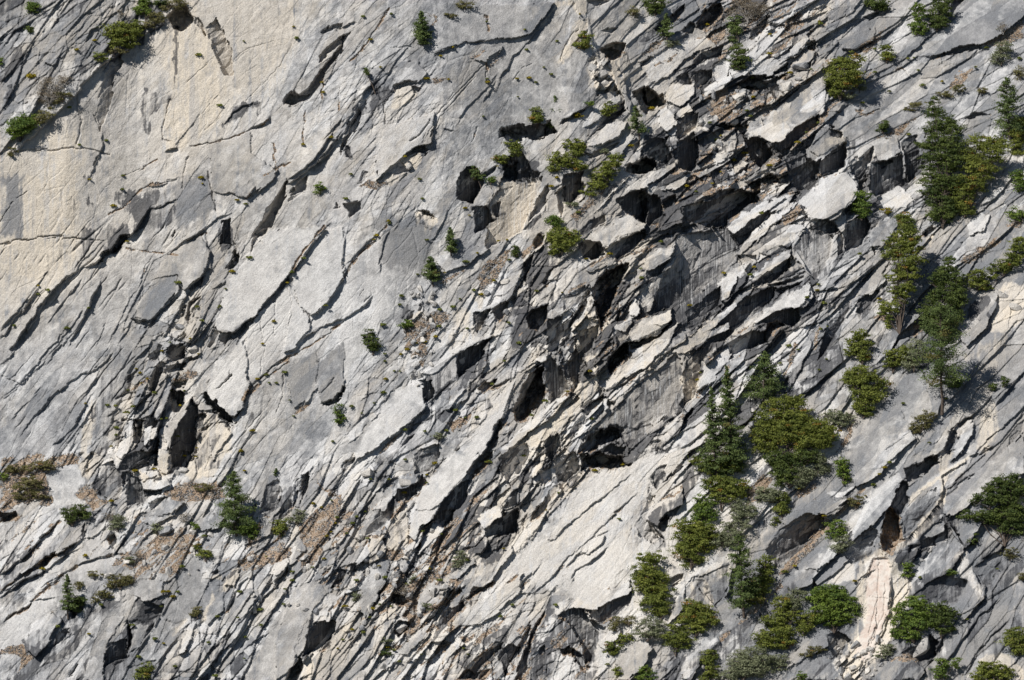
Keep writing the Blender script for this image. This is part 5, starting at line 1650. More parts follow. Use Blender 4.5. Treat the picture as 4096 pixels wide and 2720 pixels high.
# ---------------------------------------------------------------- soil settles on the flatter ledges
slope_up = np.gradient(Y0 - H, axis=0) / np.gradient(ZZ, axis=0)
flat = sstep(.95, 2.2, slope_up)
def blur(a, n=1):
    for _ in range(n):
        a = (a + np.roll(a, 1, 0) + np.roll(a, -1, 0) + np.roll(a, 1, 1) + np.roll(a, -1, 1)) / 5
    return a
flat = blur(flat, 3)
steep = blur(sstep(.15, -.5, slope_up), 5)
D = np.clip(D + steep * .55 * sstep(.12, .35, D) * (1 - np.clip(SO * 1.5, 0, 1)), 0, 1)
sn = (fbm((PX * ca - PY * sa) / 70, (PX * sa + PY * ca) / 15, 301, 4) - .5)
SOIL = sstep(-.10, .10, SO - .69 + sn * .9 + flat * .34) * sstep(.02, .12, SO)
# ---------------------------------------------------------------- materials
def newmat(name):
    m = bpy.data.materials.new(name); m.use_nodes = True
    nt = m.node_tree; nt.nodes.clear()
    out = nt.nodes.new('ShaderNodeOutputMaterial'); b = nt.nodes.new('ShaderNodeBsdfPrincipled')
    b.inputs['Roughness'].default_value = .9; b.inputs['Specular IOR Level'].default_value = .25
    nt.links.new(b.outputs[0], out.inputs[0])
    return m, nt, b
class NB:
    def __init__(s, nt): s.nt = nt; s.l = nt.links.new
    def n(s, t, **k):
        x = s.nt.nodes.new(t)
        for a, v in k.items(): setattr(x, a, v)
        return x
    def put(s, sock, v):
        if hasattr(v, 'links') or hasattr(v, 'is_output'): s.l(v, sock)
        else: sock.default_value = v
    def math(s, op, a, b=None, clamp=False):
        x = s.n('ShaderNodeMath', operation=op, use_clamp=clamp); s.put(x.inputs[0], a)
        if b is not None: s.put(x.inputs[1], b)
        return x.outputs[0]
    def mix(s, f, a, b):
        x = s.n('ShaderNodeMix', data_type='RGBA'); s.put(x.inputs[0], f); s.put(x.inputs[6], a); s.put(x.inputs[7], b); return x.outputs[2]
    def mul(s, c, f):
        x = s.n('ShaderNodeVectorMath', operation='SCALE'); s.l(c, x.inputs[0]); s.put(x.inputs[3], f); return x.outputs[0]
    def ramp(s, v, a, b):
        x = s.n('ShaderNodeMapRange'); x.inputs[1].default_value = a; x.inputs[2].default_value = b; s.l(v, x.inputs[0]); x.interpolation_type = 'SMOOTHSTEP'; return x.outputs[0]
    def noise(s, vec, sc, det=3, rough=.55):
        x = s.n('ShaderNodeTexNoise'); s.l(vec, x.inputs['Vector']); x.inputs['Scale'].default_value = sc; x.inputs['Detail'].default_value = det; x.inputs['Roughness'].default_value = rough; return x.outputs['Fac']
    def mapping(s, vec, rot=(0, 0, 0), scale=(1, 1, 1)):
        x = s.n('ShaderNodeMapping'); x.inputs['Rotation'].default_value = rot; x.inputs['Scale'].default_value = scale; s.l(vec, x.inputs[0]); return x.outputs[0]
    def attr(s, name):
        x = s.n('ShaderNodeAttribute', attribute_name=name); sp = s.n('ShaderNodeSeparateColor'); s.l(x.outputs['Color'], sp.inputs[0]); return sp.outputs
GREY = (.33, .333, .345, 1); CREAM = (.66, .58, .47, 1); DARK = (.055, .056, .062, 1)
EARTH = (.27, .19, .13, 1); PINK = (.58, .475, .405, 1); PALE = (.625, .612, .595, 1)
def rock_nodes(nt, bsdf, chart_fed):
    q = NB(nt); tc = q.n('ShaderNodeTexCoord').outputs['Object']
    if chart_fed:
        c, l, d = q.attr('mineral')[:3]; so, pk, sm = q.attr('cover')[:3]
    else:
        g = q.n('ShaderNodeObjectInfo').outputs['Random']
        c = q.math('MULTIPLY', g, .5); l = q.math('ADD', q.math('MULTIPLY', g, .4), .35); d = q.math('MULTIPLY', g, .25); so = 0.; pk = 0.; sm = 0.
    vert = q.mapping(tc, scale=(1, .0, .075))
    st = q.noise(vert, 1.25, 3, .6); st2 = q.noise(vert, 3.2, 2, .6); st3 = q.noise(q.mapping(tc, scale=(1, .0, .05)), .35, 3, .6)
    fol = q.noise(q.mapping(q.mapping(tc, rot=(0, math.radians(46), 0)), scale=(.10, .2, 1)), 2.4, 3, .6)
    big = q.noise(tc, .09, 3, .6); mid = q.noise(tc, .6, 4, .65); fine = q.noise(tc, 3.0, 3, .7); grit = q.noise(tc, 9., 2, .7)
    # light / mid grey by the reading, broken by lichen clouds
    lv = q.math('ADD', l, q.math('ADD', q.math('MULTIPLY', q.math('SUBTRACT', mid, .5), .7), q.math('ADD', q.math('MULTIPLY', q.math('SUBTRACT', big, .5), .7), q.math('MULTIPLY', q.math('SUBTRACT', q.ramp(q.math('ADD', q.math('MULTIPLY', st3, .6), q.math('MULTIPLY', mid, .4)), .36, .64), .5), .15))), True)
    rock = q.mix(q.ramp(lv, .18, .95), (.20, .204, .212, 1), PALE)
    rock = q.mix(q.math('MULTIPLY', q.ramp(big, .45, .65), .35), rock, (.34, .325, .315, 1))
    cs = q.math('MULTIPLY', c, q.ramp(q.math('ADD', q.math('MULTIPLY', st, .5), q.math('ADD', q.math('MULTIPLY', st3, .35), q.math('MULTIPLY', mid, .35))), .42, .60))
    cs = q.math('MAXIMUM', cs, q.math('MULTIPLY', q.math('SUBTRACT', c, .78, True), 3.), True)
    rock = q.mix(cs, rock, CREAM)
    rock = q.mix(q.math('MULTIPLY', q.ramp(c, .5, 1.), q.math('MULTIPLY', q.ramp(st3, .52, .68), .5)), rock, (.33, .335, .35, 1))
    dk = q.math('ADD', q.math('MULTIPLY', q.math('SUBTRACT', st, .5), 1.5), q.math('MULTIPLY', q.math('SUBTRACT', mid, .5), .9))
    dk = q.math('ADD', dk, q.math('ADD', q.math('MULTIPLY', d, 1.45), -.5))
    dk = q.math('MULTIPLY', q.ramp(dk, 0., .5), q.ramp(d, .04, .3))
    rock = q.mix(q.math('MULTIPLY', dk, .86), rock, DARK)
    wst = q.math('MULTIPLY', sm, q.ramp(q.math('ADD', q.math('MULTIPLY', st2, .6), q.math('MULTIPLY', st, .4)), .5, .62))
    rock = q.mix(q.math('MULTIPLY', wst, .55), rock, (.68, .67, .65, 1))
    f1 = q.ramp(fol, .25, .75); rock = q.mul(rock, q.math('ADD', q.math('MULTIPLY', f1, .18), .9))
    rock = q.mul(rock, q.math('ADD', q.math('MULTIPLY', q.ramp(q.noise(tc, 5.5, 4, .75), .3, .7), .5), .74))
    sp = q.ramp(fine, .62, .74); rock = q.mix(q.math('MULTIPLY', sp, .30), rock, (.75, .75, .73, 1))
    sp2 = q.ramp(fine, .36, .27); rock = q.mix(q.math('MULTIPLY', sp2, .35), rock, (.12, .12, .125, 1))
    rock = q.mix(pk, rock, q.mix(q.ramp(mid, .4, .6), PINK, (.66, .59, .52, 1)))
    ea = q.mix(q.ramp(fine, .4, .62), EARTH, (.44, .34, .25, 1)); ea = q.mix(q.ramp(mid, .52, .66), ea, (.40, .37, .33, 1))
    sf = q.ramp(q.math('ADD', so, q.math('MULTIPLY', q.math('SUBTRACT', fine, .5), .7)), .35, .6)
    rock = q.mix(sf, rock, ea)
    q.l(rock, bsdf.inputs['Base Color'])
    h = q.math('ADD', q.math('MULTIPLY', mid, .55), q.math('ADD', q.math('MULTIPLY', fine, .42), q.math('MULTIPLY', grit, .14)))
    h = q.math('ADD', h, q.math('MULTIPLY', fol, .10))
    bp = q.n('ShaderNodeBump'); bp.inputs['Strength'].default_value = .85; bp.inputs['Distance'].default_value = .38
    q.l(h, bp.inputs['Height']); q.l(bp.outputs[0], bsdf.inputs['Normal'])
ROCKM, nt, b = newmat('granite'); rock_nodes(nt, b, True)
BOULD, nt, b = newmat('loose_granite'); rock_nodes(nt, b, False)
def leafmat(name, c1, c2, c3, alt=None):
    m, nt, b = newmat(name); q = NB(nt)
    t = q.attr('tint')
    tc = q.n('ShaderNodeTexCoord').outputs['Object']; n = q.noise(tc, .7, 2)
    c = q.mix(t[0], c1, c2); c = q.mix(q.ramp(n, .55, .75), c, c3)
    if alt: c = q.mix(q.ramp(t[1], .975, .985), c, alt)
    q.l(c, b.inputs['Base Color']); b.inputs['Roughness'].default_value = .7; b.inputs['Specular IOR Level'].default_value = .3
    tr = q.n('ShaderNodeBsdfTranslucent'); q.l(c, tr.inputs[0]); mx = q.n('ShaderNodeMixShader'); mx.inputs[0].default_value = .25
    out = [x for x in nt.nodes if x.type == 'OUTPUT_MATERIAL'][0]
    q.l(b.outputs[0], mx.inputs[1]); q.l(tr.outputs[0], mx.inputs[2]); q.l(mx.outputs[0], out.inputs[0])
    return m
LM = {
 'O': leafmat('oak_leaves', (0.094, 0.123, 0.023, 1), (0.254, 0.275, 0.051, 1), (0.167, 0.189, 0.032, 1), (.30, .17, .03, 1)),
 'B': leafmat('dark_leaves', (0.049, 0.077, 0.020, 1), (0.133, 0.168, 0.035, 1), (0.084, 0.112, 0.025, 1)),
 'G': leafmat('bright_leaves', (0.083, 0.135, 0.027, 1), (0.210, 0.277, 0.045, 1), (0.135, 0.195, 0.030, 1)),
 'M': leafmat('manzanita_leaves', (0.149, 0.167, 0.086, 1), (0.299, 0.316, 0.184, 1), (0.218, 0.230, 0.127, 1)),
 'S': leafmat('scrub_leaves', (0.127, 0.121, 0.040, 1), (0.241, 0.218, 0.086, 1), (0.184, 0.161, 0.069, 1), (.28, .17, .06, 1)),
 'D': leafmat('dry_twigs', (.17, .14, .10, 1), (.30, .25, .18, 1), (.22, .165, .11, 1), (.12, .12, .04, 1)),
 'P': leafmat('pine_needles', (0.068, 0.105, 0.033, 1), (0.180, 0.232, 0.068, 1), (0.120, 0.150, 0.038, 1), (.16, .14, .04, 1)),
 'Y': leafmat('yellow_leaves', (.20, .17, .015, 1), (.40, .31, .02, 1), (.16, .17, .02, 1)),
}
def barkmat(name, a, bb):
    m, nt, b = newmat(name); q = NB(nt); tc = q.n('ShaderNodeTexCoord').outputs['Object']
    q.l(q.mix(q.noise(q.mapping(tc, scale=(1, 1, .3)), 6., 3), a, bb), b.inputs['Base Color']); return m
BARK = barkmat('bark', (.06, .045, .035, 1), (.16, .125, .10, 1)); DEADW = barkmat('bleached_wood', (.20, .18, .16, 1), (.42, .39, .35, 1))
# ---------------------------------------------------------------- mesh helpers
def mesh_np(name, V, F, mat, parent=None, tint=None):
    me = bpy.data.meshes.new(name); V = np.asarray(V, f32); F = np.asarray(F, np.int32)
    k = F.shape[1]
    me.vertices.add(len(V)); me.vertices.foreach_set('co', V.ravel())
    me.loops.add(F.size); me.loops.foreach_set('vertex_index', F.ravel())
    me.polygons.add(len(F)); me.polygons.foreach_set('loop_start', np.arange(0, F.size, k, dtype=np.int32))
    if tint is not None:
        a = me.color_attributes.new('tint', 'FLOAT_COLOR', 'POINT'); a.data.foreach_set('color', np.asarray(tint, f32).ravel())
    me.update(calc_edges=True); me.materials.append(mat)
    o = bpy.data.objects.new(name, me); col.objects.link(o)
    if parent is not None: o.parent = parent
    return o
YF = (Y0 - H)
def build_cliff():
    V = np.stack([XX * S, YF * S, ZZ * S], -1).reshape(-1, 3)
    i = np.arange(NX - 1)[None, :] + np.arange(NZ - 1)[:, None] * NX
    F = np.stack([i, i + 1, i + 1 + NX, i + NX], -1).reshape(-1, 4)
    o = mesh_np('cliff', V, F, ROCKM)
    me = o.data; one = np.ones_like(C)
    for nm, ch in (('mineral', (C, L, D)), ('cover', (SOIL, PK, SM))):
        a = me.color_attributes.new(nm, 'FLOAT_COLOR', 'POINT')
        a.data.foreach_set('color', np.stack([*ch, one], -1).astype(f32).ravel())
    o['kind'] = 'structure'
    return o
cliff = build_cliff()
def ground(px, py):
    x = px - 2048; z = 1360 - py; y = 0.
    for _ in range(5):
        X_ = (px - 2048) * (1 + y / DU); Z_ = (1360 - py) * (1 + y / DU)
        i = min(max(int(np.searchsorted(gx, X_)), 1), NX - 2); j = min(max(int(np.searchsorted(gz, Z_)), 1), NZ - 2)
        y = float(YF[j, i])
    return X_, y, Z_
def stand(px, py):      # where a plant roots: the front lip around the spot
    g = [ground(px + a, py + b) for a, b in ((0, 0), (-12, 0), (12, 0), (0, -12), (0, 10))]
    y = min(v[1] for v in g); y = max(y, g[0][1] - 55); k = 1 + y / DU
    return (px - 2048) * k, y, (1360 - py) * k
def at(px, py, y):      # the point of the line of sight px, py that lies y units into the face
    k = (1 + y / DU); return np.array([(px - 2048) * k * S, y * S, (1360 - py) * k * S])
# ---------------------------------------------------------------- plants
RN = np.random.default_rng(7)
def unit(v): return v / (np.linalg.norm(v, axis=-1, keepdims=True) + 1e-9)
def leaves(P, N, size, asp=.6):
    n = len(P); N = unit(N + RN.normal(0, .75, (n, 3)))
    T = unit(np.cross(N, RN.normal(0, 1, (n, 3)))); B = np.cross(N, T)
    s = size * RN.uniform(.6, 1.3, (n, 1))
    V = np.stack([P - T * s, P - B * s * asp, P + T * s, P + B * s * asp], 1).reshape(-1, 3)
    return V, np.arange(4 * n).reshape(-1, 4)
def tube(pts, rad, k=6):
    V = []; F = []
    pts = [np.array(p, float) for p in pts]
    for i, p in enumerate(pts):
        d = unit(pts[min(i + 1, len(pts) - 1)] - pts[max(i - 1, 0)])
        a = unit(np.cross(d, np.array([.13, 1., .05]))); b = np.cross(d, a)
        for j in range(k):
            t = 2 * math.pi * j / k; V.append(p + (a * math.cos(t) + b * math.sin(t)) * rad[i])
    for i in range(len(pts) - 1):
        for j in range(k):
            F.append((i * k + j, i * k + (j + 1) % k, (i + 1) * k + (j + 1) % k, (i + 1) * k + j))
    return V, F
def tubes(name, lst, mat, parent):
    V = []; F = []
    for pts, rad in lst:
        v, f = tube(pts, rad); o = len(V); V += v; F += [tuple(q + o for q in g) for g in f]
    o = mesh_np(name, V, F, mat, parent); return o
def root(name, loc, label, cat, group=None):
    o = bpy.data.objects.new(name, None); col.objects.link(o); o.location = loc; o.empty_display_size = .5
    o['label'] = label; o['category'] = cat
    if group: o['group'] = group
    return o
def wiggle(a, b, n, amp):
    a = np.array(a); b = np.array(b); out = []
    for i in range(n + 1):
        t = i / n; out.append(a * (1 - t) + b * t + RN.normal(0, amp, 3) * (0 if i in (0, n) else 1))
    return out
def survey_depth(px, py, r):
    ys = [ground(px + dx, py + dy)[1] for dx in (-r * .5, 0, r * .5) for dy in (-r * .3, r * .3)]
    return sorted(ys)[2]
def bushy(name, kind, base, blobs, label, cat, dens=1., lean=0):
    bx, by = base; X_, yb, Z_ = stand(bx, by); O = np.array([X_ * S, yb * S, Z_ * S])
    rt = root(name, O, label, cat)
    P = []; N = []; T = []; limbs = []
    ls = {'M': .14, 'S': .14, 'D': .12}.get(kind, .165)
    big = max(b[2] for b in blobs)
    y1 = None
    for (cx, cy, rx, ry) in blobs:
        rx *= 1.25; ry *= 1.22
        y = min(survey_depth(cx, cy, rx) - .42 * min(rx, ry), yb - .15 * rx + (by - cy) * .42)
        c = at(cx, cy, y); RX, RZ = rx * S, ry * S; RY = .75 * min(RX, RZ) + .15 * max(RX, RZ)
        R3 = np.array([RX, RY, RZ])
        area = 4 * math.pi * ((RX * RZ + RX * RY + RY * RZ) / 3)
        nc = max(9, int(area * .85 * dens))
        d = unit(RN.normal(0, 1, (nc, 3))); rad = RN.uniform(.2, 1., (nc, 1)) ** .5
        cc = c + d * R3 * rad * (.92 + .14 * np.sin(d[:, :1] * 7 + d[:, 2:] * 9 + cx))
        cr = RN.uniform(.2, .46, nc) * min(1.0, .42 + .24 * min(RX, RZ)) * (1.25 if kind == 'D' else 1)
        per = int(44 * (.5 if kind == 'D' else 1))
        q = np.repeat(cc, per, 0); s = np.repeat(cr, per)[:, None]
        off = RN.normal(0, 1, q.shape) * s * np.array([1.3, 1.2, .52])
        P.append(q + off); N.append(unit(np.repeat(d, per, 0) * 1.0 + unit(off) * .6 + np.array([0, -.1, .35])))
        t0 = np.repeat(np.clip(RN.normal(RN.uniform(.28, .72), .26, nc), 0, 1), per); t1 = np.repeat(RN.uniform(0, 1, nc), per)
        T.append(np.stack([np.clip(t0 + RN.normal(0, .13, len(t0)), 0, 1), t1, t0, np.ones_like(t0)], 1))
        r0 = .05 + .018 * big * S * 2
        w_ = wiggle(O + np.array([0, -.1, -.1]), c, 4, .12 * RZ + .05)
        limbs.append((w_, list(np.linspace(r0 if len(limbs) == 0 else r0 * .7, .03, 5))))
        for k in range(5 if kind != 'D' else 14):
            e = c + unit(RN.normal(0, 1, 3)) * R3 * .92
            limbs.append((wiggle(w_[3] if kind != 'D' else w_[1], e, 3, .15 * RZ), [.06 * min(1, RZ) + .015, .04, .025, .012]))
    P = np.concatenate(P) - O; N = np.concatenate(N); T = np.concatenate(T)
    V, F = leaves(P, N, ls)
    o = mesh_np('crown' if cat == 'tree' else 'foliage', V, F, LM[kind], rt, np.repeat(T, 4, 0))
    limbs = [([p - O for p in a], b) for a, b in limbs]
    tubes('trunk' if cat == 'tree' else 'stems', limbs, DEADW if kind == 'D' else BARK, rt)
    return rt
def conifer(name, kind, base, top, hw, label, start=.12, dens=1., power=1.0, extra=()):
    bx, by = base; X_, yb, Z_ = stand(bx, by); O = np.array([X_ * S, yb * S, Z_ * S])
    tx, ty = top; Tp = at(tx, ty, yb - .02 * (by - ty))
    rt = root(name, O, label, 'tree')
    h = np.linalg.norm(Tp - O); W = hw * S; ax = Tp - O
    tr = [(wiggle(np.zeros(3), ax, 7, .06), list(np.linspace(.06 + .013 * h, .03, 8)))]
    P = []; N = []; T = []
    nb = int(h * 9.5 * dens)
    for i in range(nb):
        t = start + (1 - start) * ((i + RN.uniform()) / nb) ** .95
        c = ax * t; u = (t - start) / (1 - start)
        ln = W * max(.06, (1 - u) ** power) * RN.uniform(.6, 1.25) * (.55 + .45 * min(1, u / .12))
        a = RN.uniform(0, 2 * math.pi); d = np.array([math.cos(a), math.sin(a), 0]) + np.array([0, 0, .5 * u - .12])
        e = c + d * ln + np.array([0, 0, RN.uniform(-.05, .12) * ln])
        m_ = (c + e) / 2 + np.array([0, 0, -.06 * ln])
        tr.append(([c, m_, e], [.03 + .006 * h * (1 - t), .025, .012]))
        n = int((9 + ln * 36) * dens ** .3); s = RN.uniform(.22, 1.02, n)
        q = c + (e - c) * s[:, None] + RN.normal(0, 1, (n, 3)) * (.10 + .11 * ln * (.4 + s * .6))[:, None] * np.array([1, 1, .55])
        P.append(q); N.append(np.tile(unit(d), (n, 1)) * .3 + np.array([0, -.15, .6]))
        t0 = np.clip(RN.normal(.5, .25) + RN.normal(0, .15, n), 0, 1); T.append(np.stack([t0, np.full(n, RN.uniform()), t0, np.ones(n)], 1))
    for (cx, cy, rx, ry) in extra:
        c = at(cx, cy, yb - .1 * rx) - O; nc = int(14 + rx * ry * S * S * 7)
        for _ in range(nc):
            cc = c + unit(RN.normal(0, 1, 3)) * np.array([rx * S, min(rx, ry) * S, ry * S]) * RN.uniform(.3, 1)
            n = 16; P.append(cc + RN.normal(0, .26, (n, 3)) * np.array([1.2, 1.1, .6])); N.append(np.tile(unit(cc - c), (n, 1)) * .5 + np.array([0, -.15, .5]))
            t0 = np.clip(RN.normal(.5, .25) + RN.normal(0, .15, n), 0, 1); T.append(np.stack([t0, np.full(n, RN.uniform()), t0, np.ones(n)], 1))
        tr.append(([ax * .4 if len(extra) > 3 else c * .5 * np.array([0, 0, 1]) + ax * 0, c], [.08, .03]))
    P = np.concatenate(P); N = np.concatenate(N); T = np.concatenate(T)
    V, F = leaves(P, N, .18, .5)
    mesh_np('crown', V, F, LM[kind], rt, np.repeat(T, 4, 0)); tubes('trunk', tr, BARK, rt)
    return rt
NAMES = {'fir': ('fir_tree', 'tree'), 'oak': ('oak_tree', 'tree'), 'jun': ('juniper_tree', 'tree'), 'man': ('manzanita_shrub', 'shrub'), 'shr': ('scrub_bush', 'shrub'), 'dry': ('dry_bush', 'shrub'), 'dead': ('dead_bush', 'shrub')}
